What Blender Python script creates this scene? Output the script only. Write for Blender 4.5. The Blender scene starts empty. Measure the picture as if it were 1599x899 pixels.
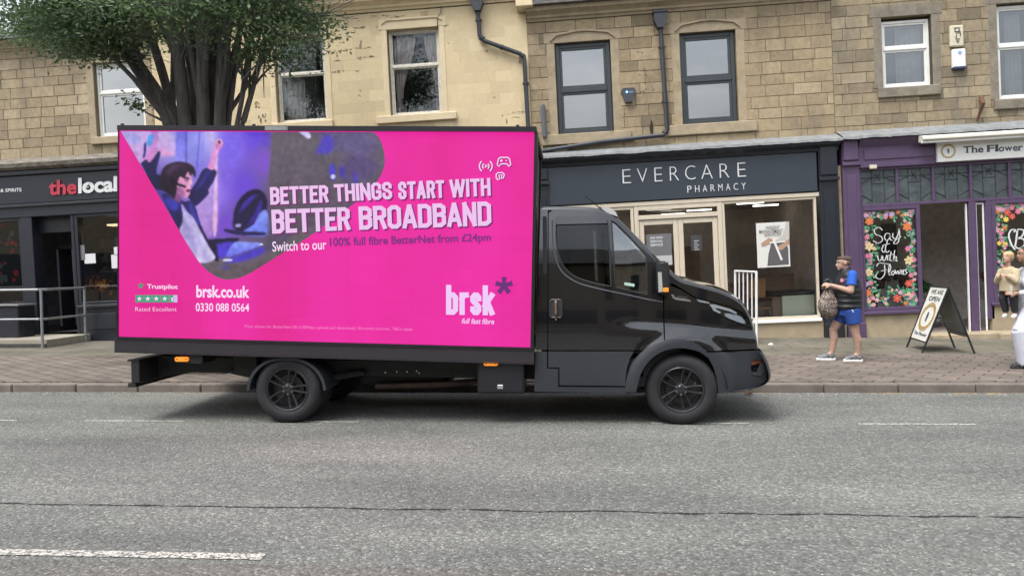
import bpy, bmesh, math, random
from mathutils import Vector, Matrix, Euler, noise as mnoise
from mathutils.geometry import delaunay_2d_cdt
random.seed(7)
R = math.radians
sc = bpy.context.scene
C = sc.collection
# ------------------------------------------------------------ camera
CAM_H, CAM_YAW, CAM_PITCH, CAM_ROLL, FPX = 1.6, 4.5, -1.5, 0.7, 1155.0
_fw = Vector((-math.sin(R(CAM_YAW))*math.cos(R(CAM_PITCH)), math.cos(R(CAM_YAW))*math.cos(R(CAM_PITCH)), math.sin(R(CAM_PITCH))))
_rt = Vector((math.cos(R(CAM_YAW)), math.sin(R(CAM_YAW)), 0)); _up = _rt.cross(_fw)
_c, _s = math.cos(R(CAM_ROLL)), math.sin(R(CAM_ROLL))
RT = _rt*_c - _up*_s; UP = _rt*_s + _up*_c; FW = _fw
cam_d = bpy.data.cameras.new('camera'); cam = bpy.data.objects.new('camera', cam_d); C.objects.link(cam)
cam.matrix_world = Matrix(((RT.x, UP.x, -FW.x, 0), (RT.y, UP.y, -FW.y, 0), (RT.z, UP.z, -FW.z, CAM_H), (0, 0, 0, 1)))
cam_d.sensor_width = 36; cam_d.lens = FPX/1599*36; cam_d.clip_start = 0.05; cam_d.clip_end = 2000
sc.camera = cam
# ------------------------------------------------------------ world: bright overcast
SUN_EL, SUN_ROT = R(58), R(200)
w = bpy.data.worlds.new('World'); sc.world = w; w.use_nodes = True
nt = w.node_tree; nt.nodes.clear()
N = nt.nodes.new
out = N('ShaderNodeOutputWorld'); bg = N('ShaderNodeBackground'); sky = N('ShaderNodeTexSky')
sky.sky_type = 'NISHITA'; sky.sun_disc = False; sky.sun_elevation = SUN_EL; sky.sun_rotation = SUN_ROT
sky.air_density = 1.6; sky.dust_density = 4.0
hs = N('ShaderNodeHueSaturation'); hs.inputs['Saturation'].default_value = 0.30
tc = N('ShaderNodeTexCoord'); mp = N('ShaderNodeMapping'); mp.inputs['Scale'].default_value = (1.0, 1.0, 3.2)
nz = N('ShaderNodeTexNoise'); nz.inputs['Scale'].default_value = 2.2; nz.inputs['Detail'].default_value = 6; nz.inputs['Roughness'].default_value = .55
rp = N('ShaderNodeValToRGB'); rp.color_ramp.elements[0].position = .32; rp.color_ramp.elements[0].color = (.62, .65, .70, 1)
rp.color_ramp.elements[1].position = .68; rp.color_ramp.elements[1].color = (1.15, 1.15, 1.14, 1)
mx = N('ShaderNodeMix'); mx.data_type = 'RGBA'; mx.blend_type = 'MULTIPLY'; mx.inputs['Factor'].default_value = 1
L = nt.links.new
L(sky.outputs[0], hs.inputs['Color']); L(tc.outputs['Generated'], mp.inputs[0]); L(mp.outputs[0], nz.inputs['Vector'])
L(nz.outputs[0], rp.inputs[0]); L(hs.outputs[0], mx.inputs['A']); L(rp.outputs[0], mx.inputs['B'])
L(mx.outputs['Result'], bg.inputs[0]); bg.inputs[1].default_value = 0.15; L(bg.outputs[0], out.inputs[0])
sd = bpy.data.lights.new('sun', 'SUN'); sd.energy = 1.35; sd.angle = R(28); sd.color = (1, .965, .92)
so = bpy.data.objects.new('sun', sd); C.objects.link(so)
# direction towards the sun: high, a little behind the camera and to the left
_sun = Vector((-.35, -.42, 1.05)).normalized()
so.rotation_euler = _sun.to_track_quat('Z', 'Y').to_euler(); so.location = (0, 0, 30)
sky.sun_elevation = math.asin(_sun.z); sky.sun_rotation = math.atan2(_sun.x, _sun.y)
sc.view_settings.view_transform = 'Standard'; sc.view_settings.look = 'None'
sc.view_settings.exposure = 1.15; sc.view_settings.gamma = 1
sc.render.engine = 'CYCLES'; sc.cycles.use_denoising = True
sc.cycles.max_bounces = 7; sc.cycles.transparent_max_bounces = 16
sc.cycles.sample_clamp_indirect = 6
# ------------------------------------------------------------ frames
TILT = R(2.1)      # the road falls 2.1 degrees to the right against the level courses of the terrace
def ray(px, py): return RT*((px-799.5)/FPX) - UP*((py-449.5)/FPX) + FW
def onY(px, py, Y):                       # pixel -> world point on the plane y = Y
    d = ray(px, py); t = Y/d.y; return Vector((d.x*t, Y, CAM_H + d.z*t))
def onZ(px, py, z=0.0):
    d = ray(px, py); t = (z-CAM_H)/d.z; return Vector((d.x*t, d.y*t, z))
def fac(px, py, Y=15.5):                  # pixel -> facade (u, v)
    p = onY(px, py, Y); return (p.x*math.cos(TILT)+p.z*math.sin(TILT), -p.x*math.sin(TILT)+p.z*math.cos(TILT))
def proj(p):
    d = Vector(p)-Vector((0, 0, CAM_H)); z = d.dot(FW); return 799.5+FPX*d.dot(RT)/z, 449.5-FPX*d.dot(UP)/z
FROT = (0, -TILT, 0)
def fworld(u, y, v): return Vector((u*math.cos(TILT)-v*math.sin(TILT), y, u*math.sin(TILT)+v*math.cos(TILT)))
def vground(u): return 0.12/math.cos(TILT) - u*math.tan(TILT)       # pavement height at u in facade coords
ORI = {}                                  # authored origin of each root
# ------------------------------------------------------------ materials
MATS = {}
def mat(name, col, rough=.6, metal=0, var=0, vscale=6, bump=0, bscale=40, coat=0, spec=.5, emit=None, estr=1, dirt=0, dirtcol=(.05, .045, .04), dscale=2.0, stretch=None, col2=None, alpha=None):
    if name in MATS: return MATS[name]
    m = bpy.data.materials.new(name); m.use_nodes = True; n = m.node_tree; b = n.nodes['Principled BSDF']
    col = tuple(col)+(1,); b.inputs['Base Color'].default_value = col
    b.inputs['Roughness'].default_value = rough; b.inputs['Metallic'].default_value = metal
    b.inputs['Specular IOR Level'].default_value = spec; b.inputs['Coat Weight'].default_value = coat
    b.inputs['Coat Roughness'].default_value = .03
    if emit is not None:
        b.inputs['Emission Color'].default_value = tuple(emit)+(1,); b.inputs['Emission Strength'].default_value = estr
    l = n.links.new
    tcn = n.nodes.new('ShaderNodeTexCoord'); src = tcn.outputs['Object']
    if stretch:
        mpn = n.nodes.new('ShaderNodeMapping'); mpn.inputs['Scale'].default_value = stretch; l(src, mpn.inputs[0]); src = mpn.outputs[0]
    cur = None
    if var or col2:
        nn = n.nodes.new('ShaderNodeTexNoise'); nn.inputs['Scale'].default_value = vscale; nn.inputs['Detail'].default_value = 7; nn.inputs['Roughness'].default_value = .62; l(src, nn.inputs['Vector'])
        rr = n.nodes.new('ShaderNodeValToRGB'); rr.color_ramp.elements[0].position = .3; rr.color_ramp.elements[1].position = .7
        c1 = col2+(1,) if col2 else tuple(max(0, c*(1-var)) for c in col[:3])+(1,)
        c2 = col if col2 else tuple(min(1, c*(1+var)) for c in col[:3])+(1,)
        rr.color_ramp.elements[0].color = c1; rr.color_ramp.elements[1].color = c2
        l(nn.outputs[0], rr.inputs[0]); cur = rr.outputs[0]
    if dirt:
        dn = n.nodes.new('ShaderNodeTexNoise'); dn.inputs['Scale'].default_value = dscale; dn.inputs['Detail'].default_value = 9; dn.inputs['Roughness'].default_value = .7; l(src, dn.inputs['Vector'])
        dr = n.nodes.new('ShaderNodeValToRGB'); dr.color_ramp.elements[0].position = .52; dr.color_ramp.elements[0].color = (0, 0, 0, 1); dr.color_ramp.elements[1].position = .78; dr.color_ramp.elements[1].color = (dirt, dirt, dirt, 1)
        l(dn.outputs[0], dr.inputs[0]); dm = n.nodes.new('ShaderNodeMix'); dm.data_type = 'RGBA'; l(dr.outputs[0], dm.inputs['Factor'])
        if cur: l(cur, dm.inputs['A'])
        else: dm.inputs['A'].default_value = col
        dm.inputs['B'].default_value = tuple(dirtcol)+(1,); cur = dm.outputs['Result']
    if cur: l(cur, b.inputs['Base Color'])
    if bump:
        bn = n.nodes.new('ShaderNodeTexNoise'); bn.inputs['Scale'].default_value = bscale; bn.inputs['Detail'].default_value = 5; l(src, bn.inputs['Vector'])
        bb = n.nodes.new('ShaderNodeBump'); bb.inputs['Strength'].default_value = bump; bb.inputs['Distance'].default_value = .02
        l(bn.outputs[0], bb.inputs['Height']); l(bb.outputs[0], b.inputs['Normal'])
    if alpha is not None: b.inputs['Alpha'].default_value = alpha
    MATS[name] = m; return m
def glass(name, tint=(.75, .8, .8), refl=.12, rough=.01, trans=1.0, wave=0.0):
    m = bpy.data.materials.new(name); m.use_nodes = True; n = m.node_tree; n.nodes.clear(); l = n.links.new
    o = n.nodes.new('ShaderNodeOutputMaterial'); t = n.nodes.new('ShaderNodeBsdfTransparent'); t.inputs[0].default_value = tuple(tint)+(1,)
    g = n.nodes.new('ShaderNodeBsdfGlossy'); g.inputs['Roughness'].default_value = rough; g.inputs['Color'].default_value = (.95, .97, 1, 1)
    f = n.nodes.new('ShaderNodeFresnel'); f.inputs['IOR'].default_value = 1.5
    ma = n.nodes.new('ShaderNodeMath'); ma.operation = 'ADD'; ma.use_clamp = True; ma.inputs[1].default_value = refl
    mxx = n.nodes.new('ShaderNodeMixShader'); l(f.outputs[0], ma.inputs[0]); l(ma.outputs[0], mxx.inputs[0]); l(t.outputs[0], mxx.inputs[1]); l(g.outputs[0], mxx.inputs[2])
    if wave:
        tcn = n.nodes.new('ShaderNodeTexCoord'); nn = n.nodes.new('ShaderNodeTexNoise'); nn.inputs['Scale'].default_value = 1.1; nn.inputs['Detail'].default_value = 1
        l(tcn.outputs['Object'], nn.inputs['Vector']); bb = n.nodes.new('ShaderNodeBump'); bb.inputs['Strength'].default_value = wave; bb.inputs['Distance'].default_value = .05
        l(nn.outputs[0], bb.inputs['Height']); l(bb.outputs[0], g.inputs['Normal'])
    l(mxx.outputs[0], o.inputs[0]); MATS[name] = m; return m
def emis(name, col, s=1.0, band=0):       # lit display surface
    m = bpy.data.materials.new(name); m.use_nodes = True; n = m.node_tree; b = n.nodes['Principled BSDF']
    b.inputs['Base Color'].default_value = (.006, .006, .006, 1); b.inputs['Roughness'].default_value = .75; b.inputs['Specular IOR Level'].default_value = .15
    b.inputs['Emission Color'].default_value = tuple(col)+(1,); b.inputs['Emission Strength'].default_value = s
    MATS[name] = m; return m
def srgb(r, g, b):
    f = lambda c: ((c/255+.055)/1.055)**2.4 if c/255 > .04045 else c/255/12.92
    return (f(r), f(g), f(b))
# ------------------------------------------------------------ mesh builder
class MB:
    def __init__(s): s.v = []; s.f = []; s.mi = []; s.col = None
    def add(s, vs, fs, mi=0):
        o = len(s.v); s.v += [tuple(p) for p in vs]; s.f += [tuple(i+o for i in f) for f in fs]; s.mi += [mi]*len(fs); return s
    def box(s, x0, x1, y0, y1, z0, z1, mi=0, ch=0):
        if x1 < x0: x0, x1 = x1, x0
        if y1 < y0: y0, y1 = y1, y0
        if z1 < z0: z0, z1 = z1, z0
        if ch:                                    # chamfer of the edges on every side
            ch = min(ch, (x1-x0)/2.01, (y1-y0)/2.01, (z1-z0)/2.01)
            bm = bmesh.new(); bmesh.ops.create_cube(bm, size=1)
            for q in bm.verts: q.co = Vector(((x0+x1)/2+q.co.x*(x1-x0), (y0+y1)/2+q.co.y*(y1-y0), (z0+z1)/2+q.co.z*(z1-z0)))
            bmesh.ops.bevel(bm, geom=bm.edges[:], offset=ch, segments=1, affect='EDGES')
            bm.verts.index_update(); s.add([q.co for q in bm.verts], [[q.index for q in f.verts] for f in bm.faces], mi); bm.free(); return s
        return s.add([(x0, y0, z0), (x1, y0, z0), (x1, y1, z0), (x0, y1, z0), (x0, y0, z1), (x1, y0, z1), (x1, y1, z1), (x0, y1, z1)],
              [(0, 3, 2, 1), (4, 5, 6, 7), (0, 1, 5, 4), (1, 2, 6, 5), (2, 3, 7, 6), (3, 0, 4, 7)], mi)
    def prism(s, poly, y0, y1, mi=0):             # poly in (x, z), extruded over y
        n = len(poly); a = sum(poly[i][0]*poly[(i+1) % n][1]-poly[(i+1) % n][0]*poly[i][1] for i in range(n))
        if a < 0: poly = poly[::-1]
        vs = [(p[0], y0, p[1]) for p in poly]+[(p[0], y1, p[1]) for p in poly]
        fs = [tuple(range(n)), tuple(range(2*n-1, n-1, -1))]+[((i+1) % n, i, n+i, n+(i+1) % n) for i in range(n)]
        return s.add(vs, fs, mi)
    def prismz(s, poly, z0, z1, mi=0):            # poly in (x, y), extruded over z
        n = len(poly); a = sum(poly[i][0]*poly[(i+1) % n][1]-poly[(i+1) % n][0]*poly[i][1] for i in range(n))
        if a < 0: poly = poly[::-1]
        vs = [(p[0], p[1], z0) for p in poly]+[(p[0], p[1], z1) for p in poly]
        fs = [tuple(range(n-1, -1, -1)), tuple(range(n, 2*n))]+[(i, (i+1) % n, n+(i+1) % n, n+i) for i in range(n)]
        return s.add(vs, fs, mi)
    def profx(s, poly, x0, x1, mi=0):             # poly in (y, z), extruded over x
        n = len(poly)
        vs = [(x0, p[0], p[1]) for p in poly]+[(x1, p[0], p[1]) for p in poly]
        a = sum(poly[i][0]*poly[(i+1) % n][1]-poly[(i+1) % n][0]*poly[i][1] for i in range(n))
        fs = [tuple(range(n)), tuple(range(2*n-1, n-1, -1))]+[((i+1) % n, i, n+i, n+(i+1) % n) for i in range(n)]
        if a > 0: fs = [f[::-1] for f in fs]
        return s.add(vs, fs, mi)
    def tube(s, pts, r, n=8, mi=0, cap=True):
        pts = [Vector(p) for p in pts]; rs = r if isinstance(r, (list, tuple)) else [r]*len(pts)
        base = len(s.v); prev = None
        for i, p in enumerate(pts):
            t = (pts[min(i+1, len(pts)-1)]-pts[max(i-1, 0)]).normalized()
            if prev is None: a = Vector((0, 0, 1)) if abs(t.z) < .9 else Vector((1, 0, 0)); x = t.cross(a).normalized()
            else: x = (prev - t*prev.dot(t)).normalized()
            prev = x; y = t.cross(x)
            for k in range(n):
                an = 2*math.pi*k/n; s.v.append(tuple(p+(x*math.cos(an)+y*math.sin(an))*rs[i]))
        for i in range(len(pts)-1):
            for k in range(n):
                a, b = base+i*n+k, base+i*n+(k+1) % n; s.f.append((a, b, b+n, a+n)); s.mi.append(mi)
        if cap:
            s.f.append(tuple(base+k for k in range(n-1, -1, -1))); s.mi.append(mi)
            e = base+(len(pts)-1)*n; s.f.append(tuple(e+k for k in range(n))); s.mi.append(mi)
        return s
    def lathe(s, prof, c, axis='y', n=32, mi=0):   # prof: (r, a) along axis
        base = len(s.v)
        for (r, a) in prof:
            for k in range(n):
                t = 2*math.pi*k/n; u, v = r*math.cos(t), r*math.sin(t)
                p = (c[0]+u, c[1]+a, c[2]+v) if axis == 'y' else (c[0]+u, c[1]+v, c[2]+a) if axis == 'z' else (c[0]+a, c[1]+u, c[2]+v)
                s.v.append(p)
        for i in range(len(prof)-1):
            for k in range(n):
                a, b = base+i*n+k, base+i*n+(k+1) % n; s.f.append((a, b, b+n, a+n)); s.mi.append(mi)
        return s
    def sphere(s, c, r, n=12, m=8, mi=0):
        rx, ry, rz = r if isinstance(r, (tuple, list)) else (r, r, r)
        base = len(s.v); s.v.append((c[0], c[1], c[2]+rz))
        for i in range(1, m):
            th = math.pi*i/m
            for k in range(n): ph = 2*math.pi*k/n; s.v.append((c[0]+rx*math.sin(th)*math.cos(ph), c[1]+ry*math.sin(th)*math.sin(ph), c[2]+rz*math.cos(th)))
        s.v.append((c[0], c[1], c[2]-rz)); last = len(s.v)-1
        for k in range(n): s.f.append((base, base+1+k, base+1+(k+1) % n)); s.mi.append(mi)
        for i in range(m-2):
            for k in range(n):
                a, b = base+1+i*n+k, base+1+i*n+(k+1) % n; s.f.append((a, a+n, b+n, b)); s.mi.append(mi)
        for k in range(n): s.f.append((last, base+1+(m-2)*n+(k+1) % n, base+1+(m-2)*n+k)); s.mi.append(mi)
        return s
    def build(s, name, mats, parent=None, smooth=False, angle=40, origin=None, rot=None, label=None):
        o0 = Vector(ORI[parent.name]) if parent is not None and parent.name in ORI else (Vector(origin) if origin is not None else Vector((0, 0, 0)))
        me = bpy.data.meshes.new(name); me.from_pydata([tuple(Vector(p)-o0) for p in s.v], [], s.f)
        if not isinstance(mats, (list, tuple)): mats = [mats]
        for m in mats: me.materials.append(m)
        if len(mats) > 1: me.polygons.foreach_set('material_index', s.mi)
        if smooth: me.polygons.foreach_set('use_smooth', [True]*len(me.polygons))
        me.validate(); me.update()
        if smooth and angle < 180: me.set_sharp_from_angle(angle=R(angle))
        ob = bpy.data.objects.new(name, me); C.objects.link(ob)
        if parent is not None:
            ob.parent = parent; ORI[ob.name] = o0
        else:
            if rot: ob.rotation_euler = rot; ob.location = fworld(*o0)
            else: ob.location = o0
            ORI[ob.name] = o0
        if label: ob['label'] = label
        return ob
def tag(o, label, cat, group=None, kind=None):
    o['label'] = label; o['category'] = cat
    if group: o['group'] = group
    if kind: o['kind'] = kind
    return o
def struct(o, label=None):
    o['kind'] = 'structure'
    if label: o['label'] = label
    return o
def thing(name, label, cat, loc, group=None, facade=False, rz=0):
    o = bpy.data.objects.new(name, None); C.objects.link(o); o.empty_display_size = .2
    if facade: o.location = fworld(*loc); o.rotation_euler = FROT
    else: o.location = loc; o.rotation_euler = (0, 0, rz)
    ORI[o.name] = Vector(loc) if rz == 0 else Vector((0, 0, 0))
    return tag(o, label, cat, group)
def eval_mesh(ob):
    dg = bpy.context.evaluated_depsgraph_get(); dg.update()
    return bpy.data.meshes.new_from_object(ob.evaluated_get(dg), depsgraph=dg)
def drop(ob):
    d = ob.data; bpy.data.objects.remove(ob)
# ------------------------------------------------------------ lettering: built-in face, fitted to a quad
_tc = {}
def glyphs(txt, bold=0.0, spacing=1.0):
    k = (txt, bold, spacing)
    if k in _tc: return _tc[k]
    cu = bpy.data.curves.new('txt', 'FONT'); cu.body = txt; cu.size = 1; cu.offset = bold; cu.space_character = spacing; cu.resolution_u = 4
    cu.extrude = 0.0; cu.fill_mode = 'FRONT'
    ob = bpy.data.objects.new('txt', cu); C.objects.link(ob); me = eval_mesh(ob)
    vs = [(v.co.x, v.co.y) for v in me.vertices]; fs = [tuple(p.vertices) for p in me.polygons]
    bpy.data.objects.remove(ob); bpy.data.curves.remove(cu); bpy.data.meshes.remove(me)
    _tc[k] = (vs, fs); return vs, fs
def letter(mb, txt, q, y, bold=0.0, spacing=1.0, mi=0, shear=0, th=0, ref=None):
    """q = four (x, z) corners TL TR BR BL that the text box fills; y = depth of the face"""
    vs, fs = glyphs(txt, bold, spacing)
    if not vs: return
    x0 = min(v[0] for v in vs); x1 = max(v[0] for v in vs)
    if ref: rv = glyphs(ref, bold, 1)[0]; z0 = min(v[1] for v in rv); z1 = max(v[1] for v in rv)
    else: z0 = min(v[1] for v in vs); z1 = max(v[1] for v in vs)
    TL, TR, BR, BL = [Vector(p) for p in q]
    o = []
    for (x, z) in vs:
        a = (x-x0)/(x1-x0); b = (z-z0)/(z1-z0); a += shear*(b-.5)
        p = (BL*(1-a)+BR*a)*(1-b)+(TL*(1-a)+TR*a)*b; o.append((p.x, y, p.y))
    mb.add(o, fs, mi)
    if th:
        n = len(o); edges = {}
        for f in fs:
            for i in range(len(f)):
                e = (f[i], f[(i+1) % len(f)]); edges[e] = 1
        bd = [e for e in edges if (e[1], e[0]) not in edges]
        mb.add(o+[(p[0], p[1]+th, p[2]) for p in o], [(b, a, a+n, b+n) for a, b in bd], mi)
def box4(u0, u1, v0, v1): return [(u0, v1), (u1, v1), (u1, v0), (u0, v0)]
def ribbon(mb, pts, w, y, mi=0, taper=True):       # brush stroke in the (x, z) plane
    n = len(pts)
    if n < 2: return
    L_, R_ = [], []
    for i, p in enumerate(pts):
        a = Vector(pts[max(0, i-1)]); b = Vector(pts[min(n-1, i+1)]); t = b-a
        if t.length < 1e-9: t = Vector((1, 0))
        t.normalize(); nn = Vector((-t.y, t.x)); ww = w*(.55+.45*abs(t.y)) if taper else w
        L_.append(Vector(p)+nn*ww/2); R_.append(Vector(p)-nn*ww/2)
    mb.add([(p.x, y, p.y) for p in L_]+[(p.x, y, p.y) for p in R_], [(i, n+i, n+i+1, i+1) for i in range(n-1)], mi)
def spline(pts, k=6):                              # Catmull-Rom through the points
    o = []; P = [Vector(p) for p in pts]
    for i in range(len(P)-1):
        p0 = P[max(0, i-1)]; p1 = P[i]; p2 = P[i+1]; p3 = P[min(len(P)-1, i+2)]
        for j in range(k):
            t = j/k; o.append(.5*((2*p1)+(p2-p0)*t+(2*p0-5*p1+4*p2-p3)*t*t+(3*p1-p0-3*p2+p3)*t**3))
    o.append(P[-1]); return o
def cdt(outer, holes=(), step=None, grid=None):
    """constrained triangulation of polygon with holes and an inner grid -> verts2d, tris"""
    vs = []; ed = []; fc = []
    for lp in [outer]+list(holes):
        o = len(vs); n = len(lp); vs += [Vector((p[0], p[1])) for p in lp]; ed += [(o+i, o+(i+1) % n) for i in range(n)]
        fc.append([o+i for i in range(n)])
    def inside(p, lp):
        c = False; n = len(lp)
        for i in range(n):
            x1, y1 = lp[i][0], lp[i][1]; x2, y2 = lp[(i+1) % n][0], lp[(i+1) % n][1]
            if (y1 > p[1]) != (y2 > p[1]) and p[0] < (x2-x1)*(p[1]-y1)/(y2-y1)+x1: c = not c
        return c
    if step:
        xs = [p[0] for p in outer]; ys = [p[1] for p in outer]
        x = min(xs)+step/2; k = 0
        while x < max(xs):
            y = min(ys)+step/2+(step/2 if k % 2 else 0)
            while y < max(ys):
                if inside((x, y), outer) and not any(inside((x, y), h) for h in holes): vs.append(Vector((x, y)))
                y += step
            x += step*.87; k += 1
    r = delaunay_2d_cdt(vs, ed, fc, 0, 1e-6)
    V, F = r[0], r[2]; keep = []
    for f in F:
        c = sum((V[i] for i in f), Vector((0, 0)))/len(f)
        if inside(c, outer) and not any(inside(c, h) for h in holes): keep.append(tuple(f))
    return V, keep
def dense(poly, step, closed=True):
    o = []; n = len(poly)
    for i in range(n if closed else n-1):
        a = Vector(poly[i][:2]); b = Vector(poly[(i+1) % n][:2]); k = max(1, int((b-a).length/step))
        for j in range(k): o.append(a.lerp(b, j/k))
    if not closed: o.append(Vector(poly[-1][:2]))
    return o
# ============================================================ surfaces of the street
def tarmac_mat(name, tint, big=(.75, 1.18)):
    m = bpy.data.materials.new(name); m.use_nodes = True; n = m.node_tree; b = n.nodes['Principled BSDF']; l = n.links.new
    tcn = n.nodes.new('ShaderNodeTexCoord')
    v = n.nodes.new('ShaderNodeTexVoronoi'); v.inputs['Scale'].default_value = 62; v.inputs['Randomness'].default_value = 1; l(tcn.outputs['Object'], v.inputs['Vector'])
    sx = n.nodes.new('ShaderNodeSeparateColor'); l(v.outputs['Color'], sx.inputs[0])
    r1 = n.nodes.new('ShaderNodeValToRGB'); e = r1.color_ramp.elements
    e[0].position = 0; e[0].color = tuple(t*.60 for t in tint)+(1,); e[1].position = .98; e[1].color = tuple(min(1, t*1.8) for t in tint)+(1,)
    q = e.new(.45); q.color = tuple(t*.92 for t in tint)+(1,); q = e.new(.86); q.color = tuple(t*1.15 for t in tint)+(1,)
    l(sx.outputs[0], r1.inputs[0])
    v2 = n.nodes.new('ShaderNodeTexNoise'); v2.inputs['Scale'].default_value = 30; v2.inputs['Detail'].default_value = 8; v2.inputs['Roughness'].default_value = .8; l(tcn.outputs['Object'], v2.inputs['Vector'])
    r2 = n.nodes.new('ShaderNodeValToRGB'); r2.color_ramp.elements[0].position = .3; r2.color_ramp.elements[0].color = (.72, .72, .72, 1); r2.color_ramp.elements[1].position = .7; r2.color_ramp.elements[1].color = (1.26, 1.26, 1.25, 1); l(v2.outputs[0], r2.inputs[0])
    m1 = n.nodes.new('ShaderNodeMix'); m1.data_type = 'RGBA'; m1.blend_type = 'MULTIPLY'; m1.inputs['Factor'].default_value = 1; l(r1.outputs[0], m1.inputs['A']); l(r2.outputs[0], m1.inputs['B'])
    mp2 = n.nodes.new('ShaderNodeMapping'); mp2.inputs['Scale'].default_value = (.35, 1.2, 1); l(tcn.outputs['Object'], mp2.inputs[0])
    v3 = n.nodes.new('ShaderNodeTexNoise'); v3.inputs['Scale'].default_value = .9; v3.inputs['Detail'].default_value = 5; l(mp2.outputs[0], v3.inputs['Vector'])
    r3 = n.nodes.new('ShaderNodeValToRGB'); r3.color_ramp.elements[0].position = .3; r3.color_ramp.elements[0].color = (big[0],)*3+(1,); r3.color_ramp.elements[1].position = .7; r3.color_ramp.elements[1].color = (big[1], big[1]*.99, big[1]*.97, 1); l(v3.outputs[0], r3.inputs[0])
    m2 = n.nodes.new('ShaderNodeMix'); m2.data_type = 'RGBA'; m2.blend_type = 'MULTIPLY'; m2.inputs['Factor'].default_value = 1; l(m1.outputs['Result'], m2.inputs['A']); l(r3.outputs[0], m2.inputs['B'])
    l(m2.outputs['Result'], b.inputs['Base Color']); b.inputs['Roughness'].default_value = .8; b.inputs['Specular IOR Level'].default_value = .35
    bb = n.nodes.new('ShaderNodeBump'); bb.inputs['Strength'].default_value = .8; bb.inputs['Distance'].default_value = .008; l(v.outputs['Distance'], bb.inputs['Height']); bb.invert = True; l(bb.outputs[0], b.inputs['Normal'])
    MATS[name] = m; return m
M_road = tarmac_mat('road tarmac', (.137, .140, .131), (.70, 1.2))
M_patch = tarmac_mat('reddish tarmac', (.118, .114, .106), (.85, 1.1))
def paint_mat(name, col, thr, base):
    m = tarmac_mat(name, base); n = m.node_tree; b = n.nodes['Principled BSDF']; l = n.links.new
    src = b.inputs['Base Color'].links[0].from_socket; tcn = n.nodes.new('ShaderNodeTexCoord')
    nn = n.nodes.new('ShaderNodeTexNoise'); nn.inputs['Scale'].default_value = 38; nn.inputs['Detail'].default_value = 6; nn.inputs['Roughness'].default_value = .75; l(tcn.outputs['Object'], nn.inputs['Vector'])
    rr = n.nodes.new('ShaderNodeValToRGB'); rr.color_ramp.elements[0].position = thr; rr.color_ramp.elements[1].position = thr+.04; l(nn.outputs[0], rr.inputs[0])
    mm = n.nodes.new('ShaderNodeMix'); mm.data_type = 'RGBA'; l(rr.outputs[0], mm.inputs['Factor']); l(src, mm.inputs['A']); mm.inputs['B'].default_value = tuple(col)+(1,)
    l(mm.outputs['Result'], b.inputs['Base Color']); return m
M_line = paint_mat('worn white road paint', (.42, .405, .36), .46, (.12, .12, .12))
M_line2 = paint_mat('thin white bay paint', (.42, .42, .38), .46, (.12, .12, .12))
def brick_mat(name, c1, c2, mort, bw, bh, rot=0, rough=.85, msize=.006, bump=.4, stain=None, offs=.5, sat=None):
    m = bpy.data.materials.new(name); m.use_nodes = True; n = m.node_tree; b = n.nodes['Principled BSDF']; l = n.links.new
    tcn = n.nodes.new('ShaderNodeTexCoord'); mpn = n.nodes.new('ShaderNodeMapping'); mpn.inputs['Rotation'].default_value = (0, 0, rot); l(tcn.outputs['Object'], mpn.inputs[0])
    br = n.nodes.new('ShaderNodeTexBrick'); br.inputs['Scale'].default_value = 1; br.inputs['Brick Width'].default_value = bw; br.inputs['Row Height'].default_value = bh
    br.inputs['Mortar Size'].default_value = msize; br.inputs['Mortar Smooth'].default_value = .3; br.offset = offs
    br.inputs['Color1'].default_value = tuple(c1)+(1,); br.inputs['Color2'].default_value = tuple(c2)+(1,); br.inputs['Mortar'].default_value = tuple(mort)+(1,)
    l(mpn.outputs[0], br.inputs['Vector'])
    nn = n.nodes.new('ShaderNodeTexNoise'); nn.inputs['Scale'].default_value = 1.3; nn.inputs['Detail'].default_value = 8; nn.inputs['Roughness'].default_value = .7; l(tcn.outputs['Object'], nn.inputs['Vector'])
    rr = n.nodes.new('ShaderNodeValToRGB'); rr.color_ramp.elements[0].position = .32; rr.color_ramp.elements[0].color = (.6, .6, .58, 1) if not stain else tuple(stain)+(1,); rr.color_ramp.elements[1].position = .65; rr.color_ramp.elements[1].color = (1.12, 1.12, 1.12, 1); l(nn.outputs[0], rr.inputs[0])
    mm = n.nodes.new('ShaderNodeMix'); mm.data_type = 'RGBA'; mm.blend_type = 'MULTIPLY'; mm.inputs['Factor'].default_value = 1; l(br.outputs[0], mm.inputs['A']); l(rr.outputs[0], mm.inputs['B'])
    l(mm.outputs['Result'], b.inputs['Base Color']); b.inputs['Roughness'].default_value = rough
    bb = n.nodes.new('ShaderNodeBump'); bb.inputs['Strength'].default_value = bump; bb.inputs['Distance'].default_value = .01; bb.invert = True; l(br.outputs['Fac'], bb.inputs['Height']); l(bb.outputs[0], b.inputs['Normal'])
    MATS[name] = m; return m
M_paver = brick_mat('clay block paving', (.185, .150, .124), (.135, .110, .094), (.058, .048, .040), .40, .20, R(36), msize=.014)
M_flag = brick_mat('grey stone flags', (.158, .138, .113), (.128, .113, .094), (.05, .048, .035), .75, .6, R(4), msize=.012, stain=(.55, .62, .45))
M_kerb = mat('kerb stone', (.15, .128, .11), .85, var=.25, vscale=5, bump=.3, bscale=60, dirt=.6, dscale=3)
M_verge = mat('distant ground', (.12, .115, .10), .9, var=.3, vscale=.5)
def sheet(name, x0, x1, y0, y1, z, m, nx=1, label=None):
    mb = MB()
    for i in range(nx):
        a = x0+(x1-x0)*i/nx; b_ = x0+(x1-x0)*(i+1)/nx; mb.add([(a, y0, z), (b_, y0, z), (b_, y1, z), (a, y1, z)], [(0, 1, 2, 3)])
    return struct(mb.build(name, m), label)
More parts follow.
